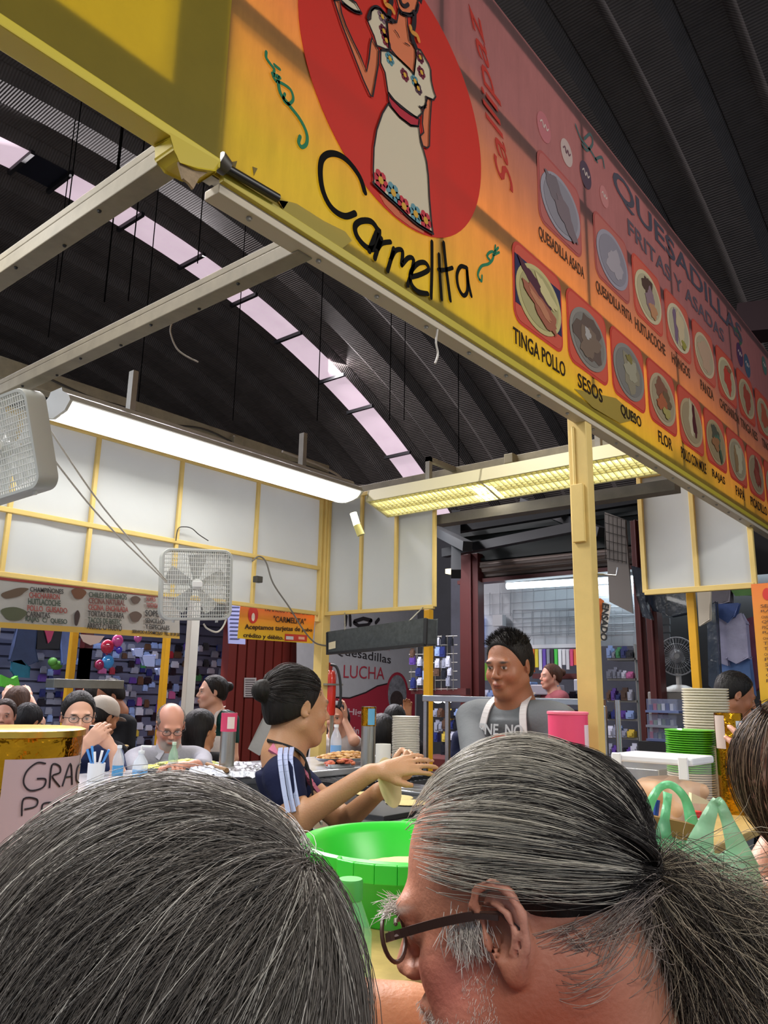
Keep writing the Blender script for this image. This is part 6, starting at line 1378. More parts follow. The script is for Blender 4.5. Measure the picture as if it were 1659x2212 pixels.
# sideburn, eyebrow, stubble and beard edge
def tufts(name, n, base, spread, direc, ln, col, rad, seed, curl=.3):
    rs = np.random.default_rng(seed); b = V3(base)+rs.normal(size=(n, 3))*V3(spread); d = V3(direc)+rs.normal(size=(n, 3))*curl; d /= np.linalg.norm(d, axis=1, keepdims=True); L_ = rs.uniform(.4, 1, (n, 1, 1))*ln
    t = np.linspace(0, 1, 7)[None, :, None]; bend = rs.normal(size=(n, 1, 3))*curl*.4; P = b[:, None, :]+(d[:, None, :]*t+bend*t*t)*L_
    W = fB.o+(P.reshape(-1, 3)*fB.s) @ fB.R.T; strands(name, W.reshape(n, 7, 3), V3(col)*rs.uniform(.6, 1.1, (n, 1)), rad, pB_)
tufts('sideburn', 420, (-.076, .026, .004), (.0025, .008, .007), (-.12, .1, -1), .022, lin('#ddd6ce'), .0003, 5)
tufts('eyebrow', 160, (-.036, .096, .026), (.012, .003, .003), (-.6, .8, .2), .014, lin('#d9d4cc'), .0003, 6, .5)
rs = np.random.default_rng(77); st = []; sb = bpy.data.objects[[o.name for o in pB_.children if o.name.startswith('body')][0]]
vv = np.array([v.co for v in sb.data.vertices])+V3(sb.parent.location); vn = np.array([v.normal for v in sb.data.vertices]); loc = fB.inv(vv)
mk_ = (loc[:, 2] < -.03) & (loc[:, 2] > -.125) & (loc[:, 1] > -.005+.3*(-.03-loc[:, 2])*0) & (loc[:, 0] < .03) & ~((loc[:, 1] > .085) & (loc[:, 2] > -.05)) & ((loc[:, 2] < -.055) | (loc[:, 1] < .045)) & ~((loc[:, 0] < -.074) & (loc[:, 1] < .02))
ids = np.where(mk_)[0]; ids = rs.choice(ids, 4200); b = vv[ids]+rs.normal(size=(len(ids), 3))*.0015; nn_ = vn[ids]; dn = nn_*.5+(fB.d((0, .1, -.8)))[None, :]+rs.normal(size=(len(ids), 3))*.35; dn /= np.linalg.norm(dn, axis=1, keepdims=True)
low = np.clip((-.07-loc[ids, 2])/.04, 0, 1)[:, None, None]; ln = .004+.010*low
t = np.linspace(0, 1, 4)[None, :, None]; strands('stubble', b[:, None, :]+dn[:, None, :]*t*ln*rs.uniform(.5, 1.2, (len(ids), 1, 1)), V3(lin('#dcd5cd'))*rs.uniform(.5, 1.1, (len(ids), 1)), .00017, pB_)

# ---- bare-shouldered customer between the two heads
hU = at(560, 2105, .90)
person('bare-shouldered person leaning on the counter between the two grey heads', hU, HF+Z_*-.5, HF, skin=lin('#c4855f'), shirt='#8a3a2c', seat=.45, hair='short', haircol='#2a1a14', male=False, sleeve=0, near=True, h=.006, shw=.185, r_t=.062, sc=.92, lean=(0, 0, .27),
    arms={'R': (at(925, 2380, .86), at(800, 2330, .95))})
# ---- long-haired woman at the right edge
hT = at(1745, 1660, 1.55)
eT, fT, JT = person('woman with long brown hair and sunglasses pushed up, hand at her chin, bare arm', hT, V3((-.25, 1, 0)), V3((-.1, 1, 0)), skin=lin('#c9957e'), shirt='#2a2428', seat=.55, hair='long', haircol='#3d2c20', male=False, sleeve=0, near=True, h=.0055, shw=.17, r_t=.062,
    arms={'L': (at(1618, 1950, 1.62), at(1716, 1742, 1.72), Z_*.75-HR*.45, -HF, dict(curl=(15, 20, 15)))})
rT = lambda D: (D[:, 2] > -.35) & ~((D[:, 1] > .45) & (D[:, 2] < .55))
ST, DT, lT = grow(fT, 5200, 22, .020, (0, .25, .95), 13, rT, wa=.9, wg=1.0, lay=(.012, .030), locks=160, conv=.5, wav=.003)
rs = np.random.default_rng(5); strands('hair_strands', ST, np.where((rs.uniform(0, 1, len(DT)) < .35)[:, None], V3(lin('#8d765f')), V3(lin('#3a2a20')))*rs.uniform(.6, 1.2, (len(DT), 1)), .0006, eT)
sgm = MB()
for g in (-1, 1): sgm.poly([fT.p(g*.034+.028*cos(a), .070, .105+.020*sin(a)) for a in np.linspace(0, 2*pi, 20, False)], fT.d((0, .003, .001))); sgm.tube([fT.p(g*.062, .070, .108), fT.p(g*.088, .02, .075), fT.p(g*.088, -.03, .05)], .0028, 6)
part('sunglasses', sgm, cm('#2a1a18', .15), eT)

# ---- green carrier bags
M_BAG = mat('bag_plastic', lin('#8fe0ae'), .3, alpha=.9, translucent=.35, noise=.12, nscale=9, bump=.5, bscale=14); M_BAG2 = mat('bag_plastic_pale', lin('#b4e0bf'), .3, alpha=.86, translucent=.4, noise=.12, nscale=7, bump=.6, bscale=12)
def bag(lab, d, rows, handles, m, seed, dep=.05, zc=None):
    rs = np.random.default_rng(seed); ph = rs.uniform(0, 6, 8); e = thing('carrier_bag', lab, 'bag', at((rows[0][0]+rows[0][1])/2, rows[0][2], d), 'green carrier bags')
    def f(u, v):
        i = v*(len(rows)-1); a = min(int(i), len(rows)-2); w = i-a; xl, xr, y = [rows[a][q]*(1-w)+rows[a+1][q]*w for q in range(3)]
        t = 2*pi*u; cx_, hw = (xl+xr)/2, (xr-xl)/2; r = 1+.04*sin(5*t+ph[0]+4*v)+.03*sin(9*t+ph[1])*v
        p = at(cx_+hw*cos(t)*r, y+4*sin(3*t+ph[2])*v, d); return p+HF*(dep*sin(t)*(1-.55*v)*r)
    part('sack', MB().grid(f, 40, 18, True), m, e, True)
    for hh in handles:
        P = smooth_path([at(x, y, d+o) for x, y, o, w in hh], 6); W_ = np.interp(np.linspace(0, len(hh)-1, len(P)), range(len(hh)), [w for *_, w in hh]); k = d/1680
        mb = MB(); V = []; Fc = []
        for i, p in enumerate(P):
            dd = unit(P[min(i+1, len(P)-1)]-P[max(i-1, 0)]); sd = unit(np.cross(dd, HF)); 
            for j in range(8): a = 2*pi*j/8; V.append(p+sd*W_[i]*k/2*cos(a)+HF*(.006+.004*sin(i*.9))*sin(a))
        for i in range(len(P)-1):
            for j in range(8): Fc.append((i*8+j, i*8+(j+1) % 8, (i+1)*8+(j+1) % 8, (i+1)*8+j))
        mb.add(V, Fc); part('handle', mb, m, e, True)
    return e
bag('mint green carrier bag with its handles standing up, beside the ponytail', 1.62, [(1395, 1500, 1990), (1375, 1540, 1960), (1370, 1545, 1900), (1375, 1530, 1850), (1385, 1500, 1812), (1392, 1470, 1800)],
    [[(1382, 1815, .01, 44), (1392, 1775, .01, 24), (1385, 1735, .02, 14), (1368, 1706, .02, 16), (1350, 1712, .02, 15), (1342, 1745, .03, 14), (1352, 1790, .03, 18)],
     [(1432, 1812, -.02, 40), (1436, 1770, -.02, 20), (1441, 1735, -.01, 17), (1442, 1712, 0, 20)],
     [(1395, 1775, .05, 22), (1405, 1735, .05, 20), (1425, 1702, .05, 16), (1450, 1696, .05, 16), (1478, 1722, .05, 18), (1492, 1765, .05, 26), (1496, 1795, .05, 34)]], M_BAG, 3)
bag('pale green carrier bag with one tall pointed handle, in front of the bare-armed woman', 1.52, [(1500, 1640, 2010), (1470, 1662, 1975), (1462, 1650, 1930), (1468, 1634, 1880), (1478, 1622, 1845)],
    [[(1508, 1880, 0, 84), (1512, 1830, 0, 58), (1524, 1785, 0, 36), (1540, 1745, 0, 24), (1549, 1728, 0, 18)],
     [(1606, 1880, 0, 70), (1590, 1825, 0, 44), (1572, 1775, 0, 27), (1558, 1740, 0, 22), (1549, 1727, 0, 18)],
     [(1600, 1870, .04, 40), (1575, 1850, .05, 26), (1566, 1850, .05, 20)]], M_BAG2, 9)
T1('paper_packet', 'folded brown paper packet sticking out of the green bags', 'packet', MB().poly([at(x, y, 1.60) for x, y in ((1396, 1765), (1412, 1764), (1500, 1782), (1512, 1795), (1486, 1836), (1450, 1822), (1390, 1800))], HF*.03), cm('#8f6c38', .7), None, False, .003)
T1('marker_pen', 'blue pen standing between the bag handles', 'pen', MB().tube([at(1416, 1765, 1.75), at(1420, 1728, 1.75)], .006, 8), cm('#1f3f8f', .4), None, True)
rb = at(1501, 1765, 2.15); e = thing('sauce_bottle', 'pale bottle with a red cap behind the bags', 'bottle', (rb[0], rb[1], ZC)); zt_r = at(1501, 1752, 2.15)[2]
part('body', MB().lathe([(0, 0), (.028, 0), (.028, zt_r-ZC-.03), (.014, zt_r-ZC-.012), (0, zt_r-ZC-.012)], (rb[0], rb[1], ZC), 20), cm('#d8b9b4', .3), e, True); part('cap', MB().lathe([(0, zt_r-ZC-.014), (.018, zt_r-ZC-.014), (.017, zt_r-ZC), (0, zt_r-ZC)], (rb[0], rb[1], ZC), 20), cm('#c0241c', .4), e, True)
T1('cream_card', 'cream card with a blue half disc leaning behind the bags', 'card', MB().poly([at(x, y, 2.2) for x, y in ((1494, 1713), (1540, 1734), (1524, 1737), (1494, 1735))], HF*.02), cm('#d8cfa8', .6))
# ================================================================== shops behind the stall
def TB(name, lab, cat, r_, m, group=None, bevel=0): return T1(name, lab, cat, MB().box(*r_), m, group, False, bevel)
rg = random.Random(12)
# slatted shop wall on the far side
a, b = rect(-80, 1330, 500, 1700, 1, 8.3, .08); WZ = (a[2], b[2])
sw = MB().box((a[0], 8.34, 0), (b[0], 8.42, 3.2))
z = .5
while z < 3.1: sw.box((a[0], 8.30, z), (b[0], 8.34, z+.10)); z += .125
struct('wall_left', sw, mat('slat_board', lin('#5c617c'), .5, noise=.2, nscale=3))
# brown door jambs between the two shops
T1('door_jamb', 'dark brown jamb standing between the two halves of the slatted shop wall', 'post', MB().box(*rect(178, 1400, 196, 1480, 1, 8.0, .1)).box((on(178, 1440, 1, 8.0)[0], 8.0, 0), (on(196, 1440, 1, 8.0)[0], 8.1, 3)), M_DRED)
PAL = [('purple', '#5a3f8f'), ('dark blue', '#27306a'), ('pale blue', '#8fa6d6'), ('silver grey', '#8c8fa0'), ('white', '#c4c6d6'), ('red', '#a3303c'), ('pink', '#c2669a'), ('brown', '#5c4436'), ('black', '#1c1d26'), ('green', '#3f8a54'), ('yellow', '#c9b04a')]
WT = [9, 12, 13, 18, 12, 3, 4, 10, 13, 2, 2]
protos = {}
def pack(x, y, w, h, Y, ax=1, zone='hanging on the slatted shop wall', th=.03, grp='shop wall'):
    nm, hx_ = rg.choices(PAL, WT)[0]; p = on(x, y, ax, Y); dd = abs((p-CAM) @ HF); sx = w*dd/F*1.1; sz = h*dd/F
    if nm not in protos:
        mb = MB(); mb.box((-.5, -.5, -.5), (.5, .5, .28)).box((-.42, -.12, .28), (.42, .12, .5)).box((-.30, -.62, -.30), (.30, -.5, .10)); protos[nm] = (part('goods_pack', mb, cm(hx_, .25)).data)
        o = bpy.data.objects[[q.name for q in COL.objects if q.data == protos[nm]][0]]
    else: o = bpy.data.objects.new('goods_pack', protos[nm]); COL.objects.link(o)
    o.location = Vector(p); o.scale = (sx, th, sz) if ax == 1 else (sx, th, sz)
    if ax == 0: o.rotation_euler = (0, 0, -pi/2)
    tag(o, '%s packet %s' % (nm, zone), 'packet', '%s packets %s' % (nm, grp))
for row in range(14):
    y = 1398+row*17; x = 84+rg.uniform(0, 10)
    while x < 488:
        w = rg.uniform(9, 17); h = rg.uniform(11, 18)
        if not (140 < x < 165) and not (176 < x < 200) and rg.random() < (.82 if x > 200 else .55): pack(x, y+rg.uniform(-4, 4), w, h, 8.294)
        x += w+rg.uniform(1, 6)
def garment(lab, pts, ax, Y, col, th=.05, cat='garment', name='garment', seed=1, al=None):
    m = cm(col, .7, noise=.25, nscale=6, bump=.6, bscale=9); o = T1(name, lab, cat, quad(pts, ax, Y, th), m, None, False, .012); return o
garment('dark denim dress hanging at the top of the far shop', [(42, 1352), (80, 1356), (76, 1400), (82, 1428), (60, 1436), (24, 1426), (30, 1395)], 1, 7.9, '#2c3a5c')
garment('black garment with a pink bib hanging next to the denim dress', [(84, 1356), (132, 1362), (128, 1402), (82, 1400)], 1, 7.9, '#15161e')
T1('garment_bib', 'pink lace edged bib on the black hanging garment', 'bib', quad([(96, 1358), (118, 1360), (110, 1384), (104, 1390)], 1, 7.88, .01), cm('#b03a5e', .7))
garment('pale blue coat hanging beside the yellow post', [(134, 1362), (152, 1364), (150, 1432), (138, 1434)], 1, 7.95, '#5c6fa0')
garment('teal cloth hanging below the denim dress', [(30, 1430), (46, 1428), (64, 1442), (62, 1462), (36, 1460), (28, 1448)], 1, 7.9, '#14627a')
garment('lime green bag hanging at the left edge of the far shop', [(2, 1458), (18, 1464), (28, 1466), (38, 1460), (44, 1484), (30, 1490), (4, 1482)], 1, 7.6, '#5fc23a', cat='bag', name='hanging_bag')
T1('doll', 'small parrot toy in green, yellow and blue hanging on the slatted wall', 'toy', MB().sphere(on(114, 1430, 1, 8.1), .05, 12, 8).sphere(on(122, 1437, 1, 8.1), (.07, .04, .05), 12, 8), cm('#5a9a3a', .5), None, True)
for x, y, r, c, n in ((232, 1397, 17, '#a3263c', 'dark red'), (254, 1384, 15, '#b0457c', 'pink'), (233, 1430, 16, '#3a7fb4', 'sky blue'), (215, 1436, 12, '#8a1f46', 'crimson'), (298, 1378, 11, '#a8508a', 'mauve'), (257, 1404, 9, '#3d34a4', 'violet')):
    p = on(x, y, 1, 7.6); R_ = r*7.3/1680; o = T1('balloon', '%s foil balloon floating among the goods of the far shop' % n, 'balloon', MB().sphere(p, (R_, R_*.6, R_*1.05), 18, 12).lathe([(0, -R_*1.2), (R_*.12, -R_*1.15), (.005, -R_)], p, 8), cm(c, .12, coat=.5), 'foil balloons', True)
T1('paper_fan', 'cream paper sheet with red lettering above the balloons', 'poster', quad([(172, 1370), (226, 1374), (215, 1388), (196, 1394), (180, 1386)], 1, 7.9, .01), cm('#c9b6a2', .7))
for x, y, s_ in ((322, 1425, 26), (350, 1450, 16), (300, 1408, 18)):
    T1('plastic_bag', 'shiny pale plastic bag hanging under the shop lamp', 'bag', MB().poly([on(x-s_/2, y-s_*.3, 1, 7.7), on(x+s_/2, y-s_*.35, 1, 7.7), on(x+s_*.4, y+s_*.5, 1, 7.7), on(x-s_*.3, y+s_*.45, 1, 7.7)], (0, .06, 0)), cm('#aebbe6', .2, coat=.5), 'pale plastic bags', False, .01)
# lilac price poster and red slatted door
ps = T1('poster', 'lilac price list poster behind the orange notice', 'poster', quad([(492, 1302), (532, 1304), (530, 1392), (494, 1390)], 1, 5.6, .01), cm('#8d8fb8', .6))
pl = MB()
for k in range(9): pl.poly([on(x, 1310+k*8.5+dy, 1, 5.595) for x, dy in ((497, 0), (518, .5), (518, 3), (497, 2.5))])
part('printed_line', pl, cm('#3e3f66', .6), ps)['kind'] = 'stuff'
a, b = rect(484, 1370, 650, 1700, 1, 7.1, .05); dr = MB().box((a[0], 7.13, 0), (b[0], 7.2, 3.2)); x = a[0]
while x < b[0]-.02: dr.box((x, 7.08, 0), (x+.115, 7.13, 3.1)); x += .14
struct('door_1', dr, mat('door_red', lin('#6d241b'), .5, noise=.15, nscale=4, stretch=(1, 1, .3)))
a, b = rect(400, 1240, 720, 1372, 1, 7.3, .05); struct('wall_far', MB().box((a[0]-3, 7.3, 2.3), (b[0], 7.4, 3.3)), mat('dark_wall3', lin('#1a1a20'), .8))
nt_ = T1('paper_notice', 'small white printed notice taped on the red slatted door', 'notice', quad([(528, 1464), (554, 1464), (553, 1506), (527, 1506)], 1, 7.06, .004), cm('#b3aaa6', .6))
pl = MB()
for k in range(8): pl.poly([on(x, 1468+k*4.8+dy, 1, 7.055) for x, dy in ((530, 0), (551, 0), (551, 1.3), (530, 1.3))])
part('printed_line', pl, cm('#3b3436', .6), nt_)['kind'] = 'stuff'
# fire extinguisher on the far side of the corner post
c_ = at(711, 1545, 5.35); zt_ = at(711, 1447, 5.35)[2]; zb_ = c_[2]; e = thing('fire_extinguisher', 'red fire extinguisher with black hose hanging behind the cream corner post', 'fire extinguisher', c_)
part('cylinder', MB().lathe([(0, 0), (.036, 0), (.040, .01), (.040, zt_-zb_-.03), (.03, zt_-zb_-.008), (.012, zt_-zb_), (0, zt_-zb_)], c_, 24), cm('#c42a1c', .25, coat=.5), e, True)
part('valve', MB().lathe([(.012, zt_-zb_), (.014, zt_-zb_+.04), (0, zt_-zb_+.045)], c_, 14).bar(V3((c_[0], c_[1], zt_+.04)), V3((c_[0], c_[1], zt_+.055))-HR*.04, .012, .01), cm('#8f2a22', .4), e)
part('hose', MB().tube(smooth_path([at(x, y, 5.3) for x, y in ((714, 1436), (726, 1440), (733, 1460), (736, 1490), (735, 1520))], 5), .009, 8).tube([at(735, 1515, 5.3), at(733, 1528, 5.3)], .014, 8), M_BLACK, e, True)
part('bracket', MB().bar(V3((c_[0]-.08, c_[1], zb_+.2)), V3((c_[0]+.08, c_[1]+.0, zb_+.2)), .09, .012).tube([(c_[0]+.06, c_[1]+.03, 0), (c_[0]+.06, c_[1]+.03, zt_)], .012, 8), M_GREY, e)
# ---- right-hand shop: columns, roller shutter, display panels
XS = 7.0
for x0, x1, X_, lab in ((994, 1034, 6.9, 'oxblood steel column at the left side of the lit shop'), (1378, 1400, 6.3, 'oxblood steel column right of the lit shop'), (1402, 1426, 6.1, 'second oxblood column next to the dark fan shop')):
    ya_, yb_ = on(x0, 1450, 0, X_)[1], on(x1, 1450, 0, X_)[1]; mb = MB().box((X_, yb_, 0), (X_+.12, ya_, 2.9)).box((X_-.03, yb_+.3*(ya_-yb_), 0), (X_, yb_+.45*(ya_-yb_), 2.9)); T1('shop_column', lab, 'column', mb, M_DRED, None, False, .004)
yl, yr = on(990, 1240, 0, XS)[1], on(1392, 1240, 0, XS)[1]
z0s, z1s = on(990, 1253, 0, XS)[2], on(990, 1222, 0, XS)[2]
e = thing('roller_shutter', 'rolled-up ribbed grey shutter over the lit shop', 'roller shutter', (XS, (yl+yr)/2, z0s))
pr_ = []
for k in range(19): t = k/18; pr_.append((XS+.10-.16*sin(pi*t*.55)-.008*(k % 3 == 0), z0s+(z1s-z0s)*t))
sm_ = MB(); sm_.poly([(x, yr, z) for x, z in pr_]+[(XS+.12, yr, z1s), (XS+.12, yr, z0s)], (0, yl-yr, 0)); part('slats', sm_, cm('#847870', .6, noise=.2, nscale=5), e)
for k in range(3, 18, 5): part('rib', MB().box((pr_[k][0]-.014, yr, pr_[k][1]-.012), (pr_[k][0]+.02, yl, pr_[k][1]+.012)), cm('#5c524c', .6), e)
T1('shop_lintel', 'dark green-black lintel box above the roller shutter', 'lintel', MB().box((XS, yr, z1s+.02), (XS+.2, yl+.05, z1s+.55)).box((XS-.05, yr, z1s+.30), (XS, yl+.05, z1s+.34)).box((XS-.04, yr, z1s+.02), (XS, yl+.05, z1s+.05)), cm('#14211f', .6, noise=.3))
T1('shop_lintel', 'oxblood bar under the roller shutter', 'lintel', MB().box((XS-.02, yr, z0s-.05), (XS+.12, yl, z0s-.01)), M_DRED)
# roof trusses
tr = MB()
for p, q in (((940, 1150), (1400, 1075)), ((960, 1195), (1240, 1140)), ((1130, 1085), (1300, 1150)), ((985, 1110), (985, 1240)), ((940, 1145), (1010, 1180)), ((1290, 1075), (1400, 1110))): tr.bar(at(p[0], p[1], 8.2), at(q[0], q[1], 7.0), .09, .09)
T1('roof_truss', 'dark steel truss crossing above the shop roofs', 'truss', tr, cm('#11161a', .6))
X2 = 7.55
e = thing('grid_display', 'large pale wall panel with wire grid and hooks inside the lit shop', 'display panel', on(1190, 1400, 0, X2))
part('board', quad([(1040, 1262), (1392, 1225), (1392, 1395), (1040, 1398)], 0, X2, .03), cm('#a7abb0', .6, noise=.08), e)
gm = MB()
for k in range(12): x = 1108+k*20; gm.tube([on(x, 1318+4*(k % 2)*0, 0, X2-.02), on(x, 1372, 0, X2-.02)], .004, 4)
for k in range(4): gm.tube([on(1108, 1318+k*18, 0, X2-.02), on(1370, 1310+k*18, 0, X2-.02)], .004, 4)
for k in range(3): gm.tube([on(1058+k*22, 1280, 0, X2-.02), on(1058+k*22, 1330, 0, X2-.02)], .004, 4)
for k in range(14): gm.tube([on(1080+k*24, 1262, 0, X2-.015), on(1080+k*24, 1400, 0, X2-.015)], .0022, 4)
for k in range(5): gm.tube([on(1045, 1285+k*22, 0, X2-.015), on(1390, 1258+k*24, 0, X2-.015)], .0022, 4)
part('wire_grid', gm, cm('#84888d', .4), e)
part('white_box', MB().box(*rect(1064, 1328, 1085, 1352, 0, X2-.1, .08)), cm('#b9bcc0', .5), e)
e = thing('tube_lamp', 'cold white tube lamp along the top of the pale grid panel', 'ceiling lamp', on(1210, 1258, 0, X2-.12))
part('tube', MB().tube([on(1096, 1266, 0, 7.2), on(1372, 1250, 0, 7.2)], .035, 12), tube_mat('cold_tube', (.72, .9, 1), 7), e, True)
part('housing', MB().bar(on(1094, 1257, 0, 7.22), on(1374, 1241, 0, 7.22), .08, .03), cm('#9aa0a4', .5), e)
e = thing('grid_display', 'tilted grey pegboard on the right above the shop opening', 'display panel', on(1345, 1330, 0, 6.6))
part('board', quad([(1306, 1106), (1350, 1122), (1366, 1325), (1316, 1300)], 0, 6.6, .03), cm('#77726b', .6), e)
gm = MB()
for k in range(6): gm.tube([on(1306+k*9, 1108+k*3, 0, 6.58), on(1308+k*9, 1208+k*2, 0, 6.58)], .003, 4)
for k in range(6): gm.tube([on(1306, 1110+k*19, 0, 6.58), on(1354, 1124+k*18, 0, 6.58)], .003, 4)
part('wire_grid', gm, cm('#3c3a36', .5), e)
# shop inside: back wall, counters, shelves
struct('wall_shop', MB().box((9.0, -3, 0), (9.1, 6.2, 3.3)), mat('shop_back', lin('#3a3c48'), .7, noise=.3, nscale=3))
pens = thing('pen_rack', 'white rack strip carrying hanging pens and cutters', 'rack', on(1190, 1400, 0, 7.5)); part('strip', MB().box(*rect(1120, 1392, 1262, 1400, 0, 7.5, .03)), cm('#c4c6ca', .5), pens)
for i in range(17):
    x = 1122+i*8.4; hx_ = ['#d9d9dc', '#c9c9ce', '#d84a7a', '#e87a3c', '#d6c43c', '#cfd2d6', '#6a4fae', '#8a8f9a', '#3a2f3a', '#4ac24a', '#dfe3e6'][i % 11]; h = rg.uniform(34, 52)
    nmc = ['white', 'grey', 'pink', 'orange', 'yellow', 'light grey', 'purple', 'steel grey', 'dark', 'green', 'pale'][i % 11]
    o = T1('hanging_pen', '%s pen pack hanging in the row above the shop counter' % nmc, 'pen pack', MB().box(*rect(x, 1402, x+6.5, 1402+h, 0, 7.45, .02)), cm(hx_, .35), 'pen packs over the shop counter')
def shelf_rows(X_, x0, x1, ys, slope, labz):
    e = thing('shelf_unit', 'white metal shelves %s' % labz, 'shelf', on((x0+x1)/2, ys[-1], 0, X_)*V3((1, 1, 0)))
    for y in ys: part('shelf', MB().box(*rect(x0, y, x1, y+5, 0, X_, .28)), cm('#8f8e8a', .5), e)
    part('side', MB().box(*rect(x1-2, ys[0]-30, x1, ys[-1]+30, 0, X_, .28)), cm('#8f8e8a', .5), e)
    part('foot', MB().box((X_, on(x1, 1500, 0, X_)[1], 0), (X_+.28, on(x0, 1500, 0, X_)[1], .9)), cm('#6f6e6a', .5), e)
    for y in ys:
        x = x0+2
        while x < x1-9: w = rg.uniform(6, 15); h = rg.uniform(14, 27); pack(x+w/2, y-h/2, w, h, X_+.02, 0, 'standing %s' % labz, .08, labz); x += w+2
shelf_rows(6.9, 1312, 1378, (1421, 1465, 1512, 1552, 1592, 1632), 0, 'on the shelves right of the cream post')
shelf_rows(7.3, 1045, 1262, (1515, 1560, 1600, 1640), 0, 'on the low shelves behind the apron man')
T1('shop_counter', 'dark shop counter edge below the hanging pens', 'counter', MB().box(*rect(1150, 1455, 1265, 1466, 0, 7.35, .4)).box((7.4, on(1265, 1460, 0, 7.35)[1], 0), (7.7, on(1040, 1460, 0, 7.35)[1], 1.3)), M_DRED)
T1('green_note', 'light green paper note taped at the shop entrance', 'note', quad([(1032, 1432), (1054, 1432), (1053, 1470), (1032, 1468)], 0, 7.2, .004), cm('#6fae3c', .6))
T1('screen', 'blue glowing screen behind the oxblood column', 'screen', MB().box(*rect(1022, 1330, 1042, 1402, 0, 7.5, .03)), mat('blue_screen', (.02, .05, .2), .3, emit=(.05, .18, .7), es=1.2))
for k, (x, y, w, h, hx_, l) in enumerate(((1175, 1490, 60, 22, '#8f8a94', 'grey plastic tray of goods on the shop counter'), (1130, 1480, 34, 14, '#6a86b4', 'blue folded cloth on the shop counter'), (1250, 1480, 22, 26, '#a7a9b4', 'white bottle group at the end of the shop counter'))):
    T1('counter_goods', l, 'goods', MB().box(*rect(x-w/2, y-h/2, x+w/2, y+h/2, 0, 7.15, .15)), cm(hx_, .4), None, False, .01)
bk = MB()
for k in range(8): bk.tube([on(888+k*13, 1372, 0, 6.42), on(888+k*13, 1492, 0, 6.42)], .004, 4)
for k in range(7): bk.tube([on(884, 1376+k*19, 0, 6.42), on(988, 1374+k*19, 0, 6.42)], .004, 4)
T1('wire_rack', 'wire rack carrying the packets between the yellow post and the oxblood column', 'rack', bk, M_GREY)
# hanging packets around the second yellow post and under the rail
for row in range(5):
    for k in range(7):
        if rg.random() < .85: pack(893+k*13+rg.uniform(-3, 3), 1386+row*22+rg.uniform(-4, 4), rg.uniform(8, 13), rg.uniform(16, 24), 6.4, 0, 'hanging between the yellow post and the oxblood column', .03, 'by the yellow post')
for row in range(4):
    for k in range(6):
        if rg.random() < .85: pack(944+k*9+rg.uniform(-2, 2), 1540+row*25+rg.uniform(-4, 4), rg.uniform(8, 12), rg.uniform(16, 26), 6.3, 0, 'seen through the steel frame', .05, 'behind the steel frame')
for x in (946, 966): 
    e = T1('shop_spot', 'small bright shop lamp seen under the steel frame bar', 'lamp', MB().sphere(on(x, 1514, 0, 6.2), (.03, .05, .022), 12, 8), tube_mat('spot_glow', (.85, .93, 1), 5), 'small shop lamps', True)
T1('shop_table', 'dark table edge below the packets behind the steel frame', 'table', MB().box((6.3, on(1000, 1600, 0, 6.3)[1], .2), (6.8, on(880, 1600, 0, 6.3)[1], on(950, 1640, 0, 6.3)[2])), M_DRED)
T1('shop_shelf', 'dark red shelf edge between the two groups of hanging packets', 'shelf', MB().box((6.42, on(985, 1490, 0, 6.4)[1]-.1, on(940, 1500, 0, 6.4)[2]), (6.5, on(885, 1490, 0, 6.4)[1], on(940, 1486, 0, 6.4)[2])), M_DRED)
T1('lamp_shade', 'small yellow lit box lamp left of the rolled shutter', 'lamp', MB().box(*rect(962, 1228, 984, 1238, 0, 7.6, .1)), mat('amber_glow', (1, .9, .6), .5, emit=(1, .9, .55), es=1.5))
# vertical lettered sticker board on the cream post
g1, g2, g3, g4 = at(1290, 1296, 2.86), at(1306, 1292, 2.86), at(1318, 1380, 2.86), at(1292, 1386, 2.86)
wd = thing('sign_board', 'small curled board with vertical lettering stuck to the cream post', 'sign', at(1300, 1384, 2.86))
part('orange_sheet', MB().poly([at(x, y, 2.87) for x, y in ((1284, 1296), (1297, 1292), (1305, 1298), (1300, 1330), (1294, 1380), (1284, 1384))], HF*.003), cm('#c4682a', .6), wd)
part('white_sheet', MB().poly([at(x, y, 2.865) for x, y in ((1304, 1300), (1320, 1306), (1314, 1345), (1306, 1384), (1298, 1384), (1300, 1340))], HF*.002), cm('#d2cdc6', .6), wd)
text('ENSADO', at(1301, 1302, 2.862), at(1296, 1382, 2.862), at(1316, 1306, 2.862), M_BLACK, wd, 'lettering', .03)
# ---- dark fan shop on the right
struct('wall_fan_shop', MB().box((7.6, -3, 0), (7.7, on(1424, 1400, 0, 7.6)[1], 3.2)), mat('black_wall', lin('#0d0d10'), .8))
X3 = 6.4; fc_ = on(1463, 1418, 0, X3); rf = 38*6.6/1680
e = thing('pedestal_fan', 'round pedestal fan with white base standing in the dark shop', 'fan', (fc_[0], fc_[1], 0)); fx = unit(V3((-1, -.25, .05)))
rg_ = MB(); A_, U2, D_ = frame_of(fx)
for rr in (1.0, .66, .33): rg_.tube([fc_+rf*rr*(A_*cos(a)+U2*sin(a))+fx*(.05*(1-rr)+.02) for a in np.linspace(0, 2*pi, 33)], .006 if rr == 1 else .003, 6)
for k in range(36): a = 2*pi*k/36; rg_.tube([fc_+rf*.15*(A_*cos(a)+U2*sin(a))+fx*.07, fc_+rf*(A_*cos(a)+U2*sin(a))+fx*.02], .0022, 4)
part('guard', rg_, cm('#8a8d90', .4), e)
for k in range(3):
    a0 = 2*pi*k/3+.5; part('blade', MB().grid(lambda u, v: fc_+rf*(.15+.75*v)*(A_*cos(a0+(u-.5)*1.1)+U2*sin(a0+(u-.5)*1.1))-fx*(.02+(u-.5)*.05), 7, 6), cm('#3f4446', .4), e, True)
